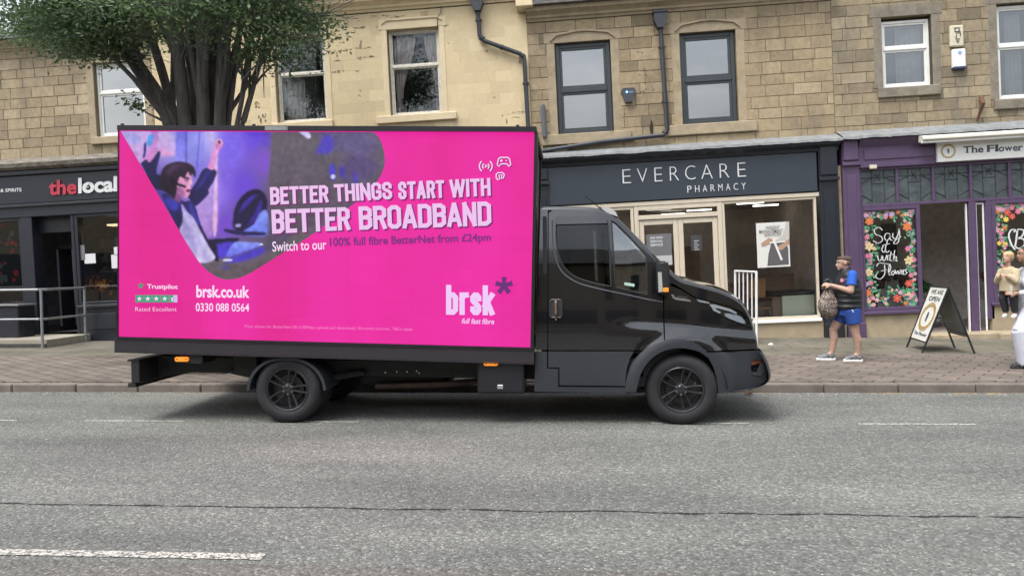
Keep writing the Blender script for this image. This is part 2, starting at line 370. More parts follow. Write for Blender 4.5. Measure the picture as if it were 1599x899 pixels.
sheet('ground', -600, 600, -600, 600, -1.2, M_verge, 1, 'open ground round the street')
rd = MB(); rd.box(-120, 120, -3.2, 9.5, -1.1, 0); struct(rd.build('road', M_road), 'grey tarmac road with coarse chippings')
pv = MB(); pv.box(-120, 120, 9.66, 12.6, -1.1, .12); struct(pv.build('pavement', M_paver), 'clay block pavement in front of the shops')
pf = MB(); pf.box(-120, 120, 12.6, 16.2, -1.1, .121); struct(pf.build('paving_flags', M_flag), 'stone flags along the foot of the shops')
pb = MB(); pb.box(-120, 120, -6.2, -3.36, -1.1, .12); struct(pb.build('far_pavement', M_paver), 'pavement on the near side of the road')
k = MB(); x = -60.
while x < 60:
    ln = random.choice((.9, .92, .88)); dz = random.uniform(-.004, .004)
    k.box(x+.004, x+ln-.006, 9.5, 9.665+random.uniform(-.003, .003), -.4, .108+dz, ch=.014); x += ln
struct(k.build('kerb', M_kerb), 'row of stone kerbs along the pavement')
k = MB(); x = -40.
while x < 40: k.box(x+.004, x+.9, -3.37, -3.2, -.4, .11, ch=.014); x += .91
struct(k.build('near_kerb', M_kerb), 'row of kerbs behind the viewer')
# wavy edged strips: worn lines, tarmac patch, crack
def strip(name, x0, x1, yc, wd, z, m, jit, label, step=.03, kind='structure', drift=0, th=0):
    mb = MB(); n = int((x1-x0)/step); vs = []
    for i in range(n+1):
        x = x0+(x1-x0)*i/n; j1 = mnoise.noise(Vector((x*14, yc*9, 1)))*jit+mnoise.noise(Vector((x*55, yc*9, 5)))*jit*.5; j2 = mnoise.noise(Vector((x*14, yc*9, 8)))*jit+mnoise.noise(Vector((x*55, yc*9, 12)))*jit*.5
        y = yc+mnoise.noise(Vector((x*1.3, 3.3, yc)))*drift; vs += [(x, y-wd/2+j1, z), (x, y+wd/2+j2, z)]
    mb.add(vs, [(2*i, 2*i+2, 2*i+3, 2*i+1) for i in range(n)])
    o = mb.build(name, m); o['kind'] = kind; o['label'] = label; return o
strip('road_patch', -9, 6, 3.45, .86, .004, M_patch, .015, 'smooth reddish tarmac strip along the near edge of the lane', .04)
strip('road_marking', -3.85, -1.73, 3.985, .085, .005, M_line, .012, 'thick worn white line at bottom left')
strip('road_marking', 3.7, 5.8, 4.0, .085, .005, M_line, .012, 'thick worn white line beyond the right edge')
for (a, b_) in ((122, 280), (470, 558), (1016, 1168), (1337, 1521)):
    pa, pb_ = onZ(a, 660), onZ(b_, 661.5 if b_ > 1200 else 660)
    strip('bay_marking', pa.x, pb_.x, 7.63, .055, .004, M_line2, .008, 'short white parking bay dash beside the truck')
pa = onZ(0, 660); strip('bay_marking', pa.x-.8, pa.x+.1, 7.63, .055, .004, M_line2, .008, 'short white parking bay dash at the far left')
M_crack = mat('crack filler', (.012, .012, .012), .9)
mbk = MB(); n = 900; vs = []; x0, x1 = -6.5, 6.5
for i in range(n+1):
    x = x0+(x1-x0)*i/n; y = 4.84+mnoise.noise(Vector((x*2.1, 0, 0)))*.03+mnoise.noise(Vector((x*11, 2, 0)))*.014+mnoise.noise(Vector((x*45, 2, 0)))*.012
    wd = max(.0006, .0085+.013*mnoise.noise(Vector((x*6, 7, 0)))+.013*mnoise.noise(Vector((x*41, 7, 0)))); vs += [(x, y-wd, .003), (x, y+wd, .003)]
mbk.add(vs, [(2*i, 2*i+2, 2*i+3, 2*i+1) for i in range(n)]); o = mbk.build('road_joint', M_crack); struct(o, 'dark cracked joint running along the lane')
# loose chippings, kerb litter
M_chip = mat('pale chippings', (.36, .34, .30), .8, var=.4, vscale=2); M_leaf = mat('dry yellow leaves', (.26, .19, .09), .8, var=.4, vscale=9)
def scatter(name, n, fx, fy, z, smin, smax, m, label, flat=.35, sd=1):
    rr = random.Random(sd); mb = MB()
    for i in range(n):
        x, y, s_ = fx(rr), fy(rr), rr.uniform(smin, smax); a = rr.uniform(0, 6.28)
        p = []; 
        for kk in range(4): an = a+kk*math.pi/2+rr.uniform(-.3, .3); p.append((x+math.cos(an)*s_, y+math.sin(an)*s_*rr.uniform(.5, 1), z))
        p.append((x, y, z+s_*flat)); mb.add(p, [(0, 1, 4), (1, 2, 4), (2, 3, 4), (3, 0, 4)])
    o = mb.build(name, m); o['kind'] = 'stuff'; o['label'] = label; return o
scatter('loose_chippings', 2600, lambda r: r.uniform(-6, 7), lambda r: 3.9+5.5*r.random()**1.5, .001, .003, .0085, M_chip, 'pale stone chippings scattered over the road')
scatter('dry_leaf_litter', 110, lambda r: r.gauss(r.choice((2.5, 3.9, 3.9, 4.7, 5.2, -5.0)), .16), lambda r: 9.47-abs(r.gauss(0, .05)), .002, .008, .026, M_leaf, 'dry yellow leaf litter lying against the kerb', .3, 3)
scatter('kerb_grit', 1500, lambda r: r.uniform(-9, 8), lambda r: 9.49-abs(r.gauss(0, .13)), .001, .004, .012, M_chip, 'grit gathered in the gutter below the kerb', .4, 5)
p = onZ(1203, 538, .12); mb = MB(); mb.add([(p.x-.05, p.y-.03, .124), (p.x+.05, p.y-.02, .124), (p.x+.04, p.y+.04, .15), (p.x-.03, p.y+.03, .128), (p.x, p.y, .155)], [(0, 1, 4), (1, 2, 4), (2, 3, 4), (3, 0, 4)])
tag(mb.build('paper_scrap', mat('white paper', (.8, .8, .78), .6)), 'small white paper scrap on the flags in front of the pharmacy', 'litter')
# ============================================================ terrace of shops
def rect_sub(r, h):
    u0, u1, v0, v1 = r; a0, a1, b0, b1 = h
    if a1 <= u0 or a0 >= u1 or b1 <= v0 or b0 >= v1: return [r]
    o = []
    if v0 < b0: o.append((u0, u1, v0, b0))
    if v1 > b1: o.append((u0, u1, b1, v1))
    m0, m1 = max(v0, b0), min(v1, b1)
    if u0 < a0: o.append((u0, a0, m0, m1))
    if u1 > a1: o.append((a1, u1, m0, m1))
    return o
def sub_all(rs, hs):
    for h in hs: rs = [q for r in rs for q in rect_sub(r, h)]
    return rs
def stone_material(name, base, relief=1, tone_amt=.55, stainv=.6, greyv=.3):
    m = bpy.data.materials.new(name); m.use_nodes = True; n = m.node_tree; b = n.nodes['Principled BSDF']; l = n.links.new
    at = n.nodes.new('ShaderNodeAttribute'); at.attribute_name = 'tone'; tcn = n.nodes.new('ShaderNodeTexCoord')
    r1 = n.nodes.new('ShaderNodeValToRGB'); e = r1.color_ramp.elements; lo = tuple(c*(1-tone_amt) for c in base); hi = tuple(min(1, c*(1+tone_amt*.5)) for c in base)
    e[0].position = 0; e[0].color = (lo[0], lo[1], lo[2], 1); e[1].position = 1; e[1].color = hi+(1,)
    q = e.new(.35); q.color = (base[0]*.88, base[1]*.85, base[2]*.82, 1); q = e.new(.7); q.color = (base[0]*1.05, base[1]*1.03, base[2]*.98, 1)
    l(at.outputs['Fac'], r1.inputs[0])
    nn = n.nodes.new('ShaderNodeTexNoise'); nn.inputs['Scale'].default_value = 9; nn.inputs['Detail'].default_value = 9; nn.inputs['Roughness'].default_value = .72; l(tcn.outputs['Object'], nn.inputs['Vector'])
    r2 = n.nodes.new('ShaderNodeValToRGB'); r2.color_ramp.elements[0].position = .28; r2.color_ramp.elements[0].color = (1-.32*relief,)*3+(1,); r2.color_ramp.elements[1].position = .72; r2.color_ramp.elements[1].color = (1+.16*relief,)*3+(1,); l(nn.outputs[0], r2.inputs[0])
    m1 = n.nodes.new('ShaderNodeMix'); m1.data_type = 'RGBA'; m1.blend_type = 'MULTIPLY'; m1.inputs['Factor'].default_value = 1; l(r1.outputs[0], m1.inputs['A']); l(r2.outputs[0], m1.inputs['B'])
    mpn = n.nodes.new('ShaderNodeMapping'); mpn.inputs['Scale'].default_value = (1.6, 1, .55); l(tcn.outputs['Object'], mpn.inputs[0])
    n3 = n.nodes.new('ShaderNodeTexNoise'); n3.inputs['Scale'].default_value = .75; n3.inputs['Detail'].default_value = 8; n3.inputs['Roughness'].default_value = .68; l(mpn.outputs[0], n3.inputs['Vector'])
    r3 = n.nodes.new('ShaderNodeValToRGB'); r3.color_ramp.elements[0].position = .50; r3.color_ramp.elements[0].color = (0, 0, 0, 1); r3.color_ramp.elements[1].position = .72; r3.color_ramp.elements[1].color = (stainv,)*3+(1,); l(n3.outputs[0], r3.inputs[0])
    m2 = n.nodes.new('ShaderNodeMix'); m2.data_type = 'RGBA'; l(r3.outputs[0], m2.inputs['Factor']); l(m1.outputs['Result'], m2.inputs['A']); m2.inputs['B'].default_value = (greyv*.34, greyv*.31, greyv*.26, 1)
    l(m2.outputs['Result'], b.inputs['Base Color']); b.inputs['Roughness'].default_value = .88; b.inputs['Specular IOR Level'].default_value = .3
    bb = n.nodes.new('ShaderNodeBump'); bb.inputs['Strength'].default_value = .45*relief; bb.inputs['Distance'].default_value = .012; l(nn.outputs[0], bb.inputs['Height']); l(bb.outputs[0], b.inputs['Normal'])
    MATS[name] = m; return m
M_stoneC = stone_material('buff coursed stone', (.345, .276, .182), 1.0, .44, .60)
M_stoneA = stone_material('weathered coursed stone', (.335, .275, .188), 1.0, .46, .7)
M_stoneD = stone_material('dark stained stone', (.30, .25, .172), 1.0, .46, .85, .40)
M_paintB = stone_material('cream masonry paint', (.625, .52, .34), .30, .02, .16, 1.2)
M_mortar = mat('lime mortar', (.12, .095, .068), .95, var=.3, vscale=12, bump=.3)
M_dress = mat('dressed sandstone', (.335, .270, .182), .85, var=.18, vscale=5, bump=.25, bscale=50, dirt=.55, dscale=2.2, dirtcol=(.12, .10, .075))
M_dressgrey = mat('sooty sandstone sill', (.20, .175, .135), .88, var=.25, vscale=6, bump=.3, dirt=.7, dscale=4)
M_creamdress = mat('cream painted stone', (.625, .515, .335), .7, var=.07, vscale=4, bump=.12, bscale=25, dirt=.25, dscale=3, dirtcol=(.25, .19, .12))
M_upvc = mat('white window frame', (.72, .72, .69), .35, var=.05, dirt=.3, dscale=4, dirtcol=(.3, .28, .24))
M_oldwhite = mat('flaking white paint', (.60, .57, .50), .6, var=.12, vscale=8, dirt=.6, dscale=9, dirtcol=(.20, .16, .12))
M_anth = mat('anthracite window frame', (.035, .043, .048), .35, var=.1)
M_iron = mat('dark painted iron', (.025, .03, .04), .45, var=.2, dirt=.2, dscale=8, dirtcol=(.09, .07, .05))
M_slate = brick_mat('roof slates', (.20, .20, .21), (.13, .135, .145), (.05, .05, .05), .3, .24, 0, msize=.008)
M_lead = mat('lead flashing', (.19, .20, .205), .55, var=.25, vscale=7, bump=.25, bscale=12, dirt=.4, dscale=5, dirtcol=(.45, .44, .42))
M_room = mat('dim room plaster', (.22, .22, .23), .9, var=.2, vscale=1); M_roomdark = mat('dark room', (.02, .02, .022), .9)
G_win = glass('window glass', (.90, .92, .94), .05, .015, wave=.12)
G_mid = glass('sky grey window glass', (.60, .66, .70), .15, .02, wave=.12)
G_bright = glass('mirror bright window glass', (.35, .42, .46), .21, .02, wave=.10)
G_shop = glass('shop window glass', (.97, .98, .98), .02, .01)
G_dark = glass('tinted shop glass', (.55, .56, .58), .10, .01)
YW = 15.65
def stone_wall(root, name, m, u0, u1, v0, v1, holes, course=.235, wmin=.28, wmax=.54, seed=1, relief=.010, gap=.007, y=YW, voff=0):
    rr = random.Random(seed); vs = []; fs = []; tone = []; mi = []
    o0 = Vector(ORI[root.name])
    def quad(p, t, k=0):
        b_ = len(vs); vs.extend(p); fs.append(tuple(range(b_, b_+len(p)))); tone.append(t); mi.append(k)
    v = v0+voff
    while v < v1:
        ch = course*rr.uniform(.9, 1.1); vt = min(v+ch, v1)
        if v1-vt < .08: vt = v1
        u = u0-rr.uniform(0, .3)
        while u < u1:
            wd = rr.uniform(wmin, wmax); ue = u+wd
            if u1-ue < .1: ue = u1
            t = min(1, max(0, rr.gauss(.58, .17)))
            if rr.random() < .07: t *= .3
            pr = relief*rr.uniform(.5, 1.25)
            for (a, b_, c, d) in sub_all([(max(u, u0), min(ue, u1), max(v, v0), vt)], holes):
                if b_-a < .03 or d-c < .03: continue
                g = gap*.5*rr.uniform(.7, 1.4); e = g+.006
                j = lambda: rr.uniform(-.003, .003)
                o_ = [(a+g, y, c+g), (b_-g, y, c+g), (b_-g, y, d-g), (a+g, y, d-g)]
                i_ = [(a+e+j(), y-pr, c+e+j()), (b_-e+j(), y-pr, c+e+j()), (b_-e+j(), y-pr, d-e+j()), (a+e+j(), y-pr, d-e+j())]
                s_ = len(vs); vs.extend(o_+i_)
                for f in ((4, 5, 6, 7), (0, 1, 5, 4), (1, 2, 6, 5), (2, 3, 7, 6), (3, 0, 4, 7)): fs.append(tuple(s_+q for q in f)); tone.append(t); mi.append(0)
            u = ue
        v = vt
    for (a, b_, c, d) in sub_all([(u0, u1, v0, v1)], holes): quad([(a, y+.001, c), (b_, y+.001, c), (b_, y+.001, d), (a, y+.001, d)], .2, 1)
    for (a, b_, c, d) in holes:     # reveals of the openings
        yb = y+.25
        for q in ([(a, y, c), (a, y, d), (a, yb, d), (a, yb, c)], [(b_, y, d), (b_, y, c), (b_, yb, c), (b_, yb, d)], [(a, y, d), (b_, y, d), (b_, yb, d), (a, yb, d)], [(b_, y, c), (a, y, c), (a, yb, c), (b_, yb, c)]): quad(q, .5, 0)
    # wall thickness: back face and the ends
    for (a, b_, c, d) in sub_all([(u0, u1, v0, v1)], holes): quad([(b_, y+.25, c), (a, y+.25, c), (a, y+.25, d), (b_, y+.25, d)], .2, 1)
    for a in (u0, u1): quad([(a, y+.001, v0), (a, y+.001, v1), (a, y+.25, v1), (a, y+.25, v0)], .5, 0)
    me = bpy.data.meshes.new(name); me.from_pydata([tuple(Vector(p)-o0) for p in vs], [], fs); me.materials.append(m); me.materials.append(M_mortar if m is not M_paintB else M_paintB)
    me.polygons.foreach_set('material_index', mi); at = me.attributes.new('tone', 'FLOAT', 'FACE'); at.data.foreach_set('value', tone); me.update()
    ob = bpy.data.objects.new(name, me); C.objects.link(ob); ob.parent = root; ORI[ob.name] = o0; return ob
def window(root, u0, u1, v0, v1, split, fr=.07, m=None, pane=None, y=15.74, top_sash=.0, label=None, inner=.04):
    mb = MB(); d = .07
    mb.box(u0, u0+fr, y, y+d, v0, v1, ch=.006); mb.box(u1-fr, u1, y, y+d, v0, v1, ch=.006)
    mb.box(u0+fr, u1-fr, y+.002, y+d, v1-fr, v1, ch=.006); mb.box(u0+fr, u1-fr, y+.002, y+d, v0, v0+fr, ch=.006)
    for s_ in split: mb.box(u0+fr, u1-fr, y-.004, y+d, s_-fr*.55, s_+fr*.55, ch=.006)
    ks = [v0+fr]+[q for s_ in split for q in (s_-fr*.55, s_+fr*.55)]+[v1-fr]
    if inner:
        for i in range(0, len(ks), 2):
            a, b_ = ks[i], ks[i+1]; u_, w_ = u0+fr, u1-fr
            mb.box(u_, u_+inner, y+.02, y+d-.01, a, b_, ch=.004); mb.box(w_-inner, w_, y+.02, y+d-.01, a, b_, ch=.004)
            mb.box(u_+inner, w_-inner, y+.021, y+d-.01, a, a+inner, ch=.004); mb.box(u_+inner, w_-inner, y+.021, y+d-.01, b_-inner, b_, ch=.004)
    f = mb.build('window', m, root, label=label)
    for i in range(0, len(ks), 2):
        g = MB(); g.add([(u0+fr, y+.045, ks[i]), (u1-fr, y+.045, ks[i]), (u1-fr, y+.045, ks[i+1]), (u0+fr, y+.045, ks[i+1])], [(0, 1, 2, 3)]); g.build('pane', pane, f)
    return f
def surround(root, u0, u1, v0, v1, m, jw=.13, sill=.16, lint=.22, y=YW, hood=False, sillm=None, jamb=True, sillx=.12, pr=.012):
    mb = MB()
    if jamb:
        mb.box(u0-jw, u0, y-pr, y+.2, v0, v1, ch=.008); mb.box(u1, u1+jw, y-pr, y+.2, v0, v1, ch=.008)
        mb.box(u0-jw-.05, u1+jw+.05, y-pr-.002, y+.2, v1, v1+lint, ch=.008)
    if hood:                                # shouldered label mould with a shallow gable
        a, b_ = u0-jw*.55, u1+jw*.55; z = v1+.035; c = (a+b_)/2
        pts = [(a, z), (a+.14, z+.11), (c-.12, z+.17), (c+.12, z+.17), (b_-.14, z+.11), (b_, z)]
        for i in range(len(pts)-1):
            (xa, za), (xb, zb) = pts[i], pts[i+1]
            mb.prism([(xa, za), (xb, zb), (xb, zb+.035), (xa, za+.035)], y-.05, y-.01)
    if jamb or hood: mb.build('window_surround', m, root)
    s_ = MB(); s_.box(u0-sillx, u1+sillx, y-.07, y+.2, v0-sill, v0-.002, ch=.012); s_.build('window_sill', sillm or m, root)
def bld(name, label, u, cat='shop building'): return thing(name, label, cat, (u, YW, vground(u)), 'stone terrace buildings', True)
VB, VT = 3.98, 6.76
bA = bld('shop_building', 'weathered stone building with dark convenience shop below, at the far left', -12.4)
bB = bld('painted_building', 'cream painted building with peeling wall behind the pink screen', -4.7)
bC = bld('shop_building', 'buff stone building over the navy pharmacy front, with two dark framed windows', 2.4)
bD = bld('shop_building', 'stained stone building over the purple florist shop, with white windows', 8.6)
# openings (u0, u1, v0, v1)
WA = [(-10.2, -9.06, 4.98, 6.60)]; WA2 = [(-14.2, -13.05, 4.98, 6.6)]
WB = [(-6.09, -4.98, 5.02, 6.84), (-3.60, -2.48, 5.02, 6.84), (-8.3, -7.25, 5.02, 6.84)]
WC = [(-.05, 1.11, 4.40, 6.30), (2.53, 3.67, 4.44, 6.32)]
WD = [(6.56, 7.53, 4.92, 6.34), (8.79, 9.95, 4.54, 6.44)]
stone_wall(bA, 'wall', M_stoneA, -16.5, -8.86, 4.40, 7.15, WA+WA2, seed=3, course=.225)
stone_wall(bB, 'wall', M_paintB, -8.86, -.61, 4.40, 7.22, WB, seed=5, relief=.0014, gap=.0008)
stone_wall(bC, 'wall', M_stoneC, -.61, 5.58, VB, VT, WC, seed=8, wmin=.34, wmax=.66)
stone_wall(bD, 'wall', M_stoneD, 5.58, 13.5, VB, 7.6, WD, seed=12, course=.22)
# party walls, shells and roofs
def shell(root, u0, u1, vt, ridge, m, yb=22.5, eave=15.35, roofm=None, gf=None):
    mb = MB()
    for a, b_ in ((u0+.002, u0+.2), (u1-.2, u1-.002)): mb.prism_y = None; mb.box(a, b_, YW+.26, yb, -3, vt)
    mb.box(u0+.2, u1-.2, yb-.2, yb, -3, vt)
    mb.build('party_wall', m, root)
    r = MB(); ym = (eave+yb)/2; e = vt+.02; t = .12
    for (a, b_) in ((u0+.001, u1-.001),):
        r.profx([(eave, e), (ym, ridge), (yb+.2, e), (yb+.2, e+t), (ym, ridge+t), (eave, e+t)], a, b_)
    r.build('roof', roofm or M_slate, root)
shell(bA, -16.5, -8.86, 7.17, 8.45, M_stoneA); shell(bB, -8.86, -.61, 7.50, 9.3, M_creamdress); shell(bC, -.61, 5.58, 7.06, 9.4, M_stoneC); shell(bD, 5.58, 13.5, 7.62, 9.9, M_stoneD)
def rooms(root, u0, u1, v0, v1, m, floor=None, y1=19.5, y0=None):
    y0 = y0 or YW+.27; mb = MB(); a, b_ = u0+.21, u1-.21
    mb.add([(a, y1, v0), (b_, y1, v0), (b_, y1, v1), (a, y1, v1)], [(0, 1, 2, 3)])
    mb.add([(a, y0, v1), (b_, y0, v1), (b_, y1, v1), (a, y1, v1)], [(0, 1, 2, 3)])
    for x_ in (a, b_): mb.add([(x_, y0, v0), (x_, y1, v0), (x_, y1, v1), (x_, y0, v1)], [(0, 1, 2, 3)])
    mb.build('inner_wall', m, root)
    f = MB(); f.add([(a, y0, v0), (b_, y0, v0), (b_, y1, v0), (a, y1, v0)], [(0, 1, 2, 3)]); f.build('floor', floor or m, root)
for b_, a0, a1, vt in ((bA, -16.5, -8.86, 7.1), (bB, -8.86, -.61, 7.2), (bC, -.61, 5.58, 6.7), (bD, 5.58, 13.5, 7.2)): rooms(b_, a0, a1, 4.25, vt, M_room, y1=18.8)
# windows with their surrounds
for (a, b_, c, d) in WA+WA2: window(bA, a+.01, b_-.01, c+.01, d, [c+.98], .055, M_upvc, G_bright); surround(bA, a, b_, c, d, M_dress, jw=.16)
for i, (a, b_, c, d) in enumerate(WB):
    window(bB, a+.01, b_-.01, c+.01, d, [d-.76], .05, M_oldwhite, G_win, y=15.76, inner=.025); surround(bB, a, b_, c, d, M_creamdress, jw=.12, sillx=.3 if i == 1 else .12)
for (a, b_, c, d) in WC: window(bC, a+.01, b_-.01, c+.005, d, [c+.93], .085, M_anth, G_bright, inner=.05); surround(bC, a, b_, c, d, M_dress, jw=.17, hood=True, sill=.22, sillx=.35)
window(bD, WD[0][0]+.01, WD[0][1]-.01, WD[0][2]+.01, WD[0][3]-.06, [5.72], .055, M_upvc, G_mid); surround(bD, *WD[0], M_dressgrey, jw=.17, sill=.2, sillm=M_dressgrey, lint=.24)
window(bD, WD[1][0]+.01, WD[1][1]-.01, WD[1][2]+.01, WD[1][3]-.02, [5.62], .055, M_upvc, G_mid); surround(bD, *WD[1], M_dressgrey, jw=.17, sill=.2, sillm=M_dressgrey, lint=.24)
# cornices, gutters
def cornice(root, u0, u1, v, h, m, pr=.22, name='cornice'):
    mb = MB(); y = YW
    mb.profx([(y+.1, v), (y-.03, v), (y-.05, v+h*.18), (y-.09, v+h*.22), (y-.1, v+h*.4), (y-.16, v+h*.55), (y-pr, v+h*.66), (y-pr, v+h), (y+.1, v+h)], u0, u1); return mb.build(name, m, root)
cornice(bA, -16.49, -8.87, 7.0, .2, M_dress); cornice(bB, -8.85, -.62, 7.24, .26, M_creamdress); cornice(bC, -.60, 5.57, 6.77, .26, M_dress)
g = MB(); g.profx([(15.32, 7.035), (15.32, 7.075), (15.42, 7.075), (15.43, 7.035)], -.58, 5.56); g.build('gutter', mat('weathered gutter', (.13, .12, .11), .7, var=.3, vscale=5, dirt=.5, dscale=6), bC)
g = MB(); g.box(-.80, -.45, 15.3, 15.9, 7.0, 7.42, ch=.02); g.build('coping_stone', M_creamdress, bB)
# rainwater pipes
def pipe(root, pts, r=.045, hopper=None, clips=True):
    mb = MB(); mb.tube(pts, r, 10)
    o = mb.build('drainpipe', M_iron, root, smooth=True)
    if hopper:
        u, v = hopper; h = MB(); y = pts[0][1]
        h.prism([(u-.13, v+.3), (u-.13, v+.16), (u-.06, v), (u+.06, v), (u+.13, v+.16), (u+.13, v+.3)], y-.10, y+.08); h.box(u-.15, u+.15, y-.12, y+.09, v+.3, v+.35, ch=.01); h.build('hopper_head', M_iron, o)
    for i in range(len(pts)-1):
        a, b_ = Vector(pts[i]), Vector(pts[i+1]); n_ = max(1, int((b_-a).length/.75))
        for j in range(n_):
            cl = MB(); p_ = a.lerp(b_, (j+.5)/n_); dd = (b_-a).normalized(); cl.tube([p_-dd*.025, p_+dd*.025], r*1.3, 8); cl.box(p_.x-.07, p_.x+.07, p_.y+.02, p_.y+.05, p_.z-.02, p_.z+.02); cl.build('pipe_bracket', M_iron, o)
    return o
pipe(bB, [(-1.62, 15.56, 7.2), (-1.60, 15.56, 6.55), (-1.52, 15.56, 6.44), (-.76, 15.56, 6.11), (-.69, 15.56, 6.02), (-.67, 15.56, 3.9)], hopper=(-1.62, 7.05))
pipe(bC, [(2.14, 15.56, 6.6), (2.19, 15.56, 4.36), (2.12, 15.56, 4.24), (.8, 15.56, 4.18), (-.45, 15.55, 4.06)], hopper=(2.14, 6.42))
p_ = MB(); p_.tube([(-.35, 15.55, 5.0), (-.34, 15.55, 4.35)], .05, 8); p_.box(-.37, -.31, 15.52, 15.62, 5.0, 5.03); p_.build('cable_duct', mat('slate grey duct', (.10, .11, .13), .5), bC)
# alarm boxes
def alarm(root, u, v, wd, ht, m, lens, hexa=False, label=None):
    mb = MB()
    if hexa: mb.prism([(u-wd/2, v+ht*.30), (u-wd*.38, v+ht/2), (u+wd*.38, v+ht/2), (u+wd/2, v+ht*.30), (u+wd*.24, v-ht/2), (u-wd*.24, v-ht/2)], 15.55, 15.645)
    else: mb.box(u-wd/2, u+wd/2, 15.56, 15.645, v-ht/2, v+ht/2, ch=.02)
    o = mb.build('alarm_box', m, root, label=label)
    return o
ab = alarm(bC, 1.435, 5.11, .30, .29, mat('black alarm plastic', (.02, .022, .03), .3, coat=.4), None, True, 'black alarm box with a blue lamp')
l_ = MB(); l_.sphere((1.40, 15.545, 5.17), (.02, .012, .02)); l_.build('alarm_lamp', mat('blue alarm lamp', (.1, .4, .9), .3, emit=(.15, .5, 1), estr=2.5), ab)
l_ = MB(); l_.box(1.44, 1.53, 15.546, 15.55, 5.15, 5.185); l_.build('alarm_badge', mat('blue badge', (.09, .18, .32), .4), ab)
M_boxw = mat('aged cream plastic', (.55, .50, .38), .4, var=.1, dirt=.3, dscale=8)
b1 = alarm(bD, 7.98, 5.85, .26, .42, M_boxw, None, label='cream box with black pattern'); b2 = alarm(bD, 8.01, 5.40, .26, .38, mat('white alarm plastic', (.7, .7, .68), .4, dirt=.2, dscale=6), None, label='white box with dark blue base')
MK = mat('black marking', (.02, .02, .02), .5); mk = MB()
for (a, b_) in (((7.93, 6.0), (8.02, 6.0)), ((8.02, 6.0), (8.02, 5.93)), ((7.94, 5.93), (8.04, 5.93)), ((7.94, 6.0), (7.94, 5.93)), ((7.96, 5.9), (8.04, 5.9)), ((8.04, 5.9), (8.04, 5.84)), ((7.96, 5.86), (7.96, 5.80))):
    mk.box(min(a[0], b_[0])-.008, max(a[0], b_[0])+.008, 15.555, 15.558, min(a[1], b_[1])-.008, max(a[1], b_[1])+.008)
for kk in range(4): mk.box(7.94+kk*.01, 8.03-kk*.008, 15.555, 15.558, 5.78-kk*.025, 5.79-kk*.025)
mk.build('box_pattern', MK, b1)
bs = MB(); bs.box(7.885, 8.135, 15.55, 15.645, 5.19, 5.24, ch=.01); bs.build('box_base', mat('navy plastic', (.03, .04, .09), .4), b2)
bs = MB(); bs.lathe([(.001, -.002), (.035, -.002), (.035, 0), (.026, 0), (.026, -.001)], (8.02, 15.556, 5.51), 'y', 16); bs.build('box_badge', mat('pale blue badge', (.2, .35, .6), .4), b2)
# damaged paint and small scars on the cream wall
M_scar = mat('bare stone scar', (.20, .15, .10), .9, var=.4, vscale=20); sc_mb = MB(); rr = random.Random(4)
def blotch(mb, u, v, w_, h_, y, n=9):
    pts = []
    for i in range(n):
        a = 2*math.pi*i/n; q = rr.uniform(.55, 1.05); pts.append((u+math.cos(a)*w_/2*q, v+math.sin(a)*h_/2*q))
    mb.prism(pts, y-.003, y+.001)
for (px, py, w_, h_) in ((536, 59, .34, .07), (520, 62, .2, .12), (584, 26, .1, .05), (555, 44, .30, .04), (545, 78, .12, .03), (563, 68, .05, .14), (535, 79, .16, .06), (570, 75, .3, .03), (527, 84, .05, .12), (560, 91, .12, .07), (575, 89, .2, .04), (526, 95, .13, .03), (525, 113, .16, .08), (559, 111, .09, .03), (536, 111, .03, .04), (562, 142, .04, .04), (561, 150, .05, .05), (566, 179, .03, .03), (698, 40, .07, .05), (760, 80, .05, .06), (812, 95, .06, .12), (700, 68, .03, .03), (590, 43, .07, .04), (792, 189, .05, .11), (785, 181, .03, .05), (810, 175, .2, .02), (805, 183, .12, .02), (772, 152, .06, .02), (620, 26, .25, .05), (575, 20, .18, .04), (404, 165, .12, .10), (410, 185, .16, .16), (402, 160, .08, .05), (542, 28, .2, .04), (600, 25, .12, .05)):
    u, v = fac(px, py, YW)
    for kk in range(7): blotch(sc_mb, u+rr.uniform(-.6, .6)*w_, v+rr.uniform(-.45, .45)*h_, w_*rr.uniform(.12, .5), h_*rr.uniform(.15, .6), YW-.004, 7)
fp_ = sc_mb.build('paint_flaking', M_scar, bB); fp_['kind'] = 'stuff'
wc = MB(); wc.tube([(*fac(690, -4, YW-.03),), ] and [(fac(690, -4, YW)[0], YW-.03, fac(690, -4, YW)[1]), (fac(689, 20, YW)[0], YW-.03, fac(689, 20, YW)[1]), (fac(683, 30, YW)[0], YW-.04, fac(683, 30, YW)[1]), (fac(684, 46, YW)[0], YW-.02, fac(684, 46, YW)[1])], .008, 5); wc.build('wall_cable', M_iron, bB)
nb = MB(); q = [fac(657, 18, YW), fac(668, 17.5, YW), fac(668, 25, YW), fac(657, 25.5, YW)]; letter(nb, '102', q, YW-.0085, bold=.0); nb.build('house_number', mat('faint number paint', (.33, .25, .15), .8), bB)
hm = MB(); u0, v0 = fac(595, 36, YW); u1, _ = fac(690, 30, YW)
hm.prism([(u0, v0-.05), (u0+.12, v0+.02), (u1-.12, v0+.02), (u1, v0-.05), (u1, v0), (u1-.13, v0+.06), (u0+.13, v0+.06), (u0, v0)], YW-.04, YW-.01); hm.build('hood_mould', M_creamdress, bB)
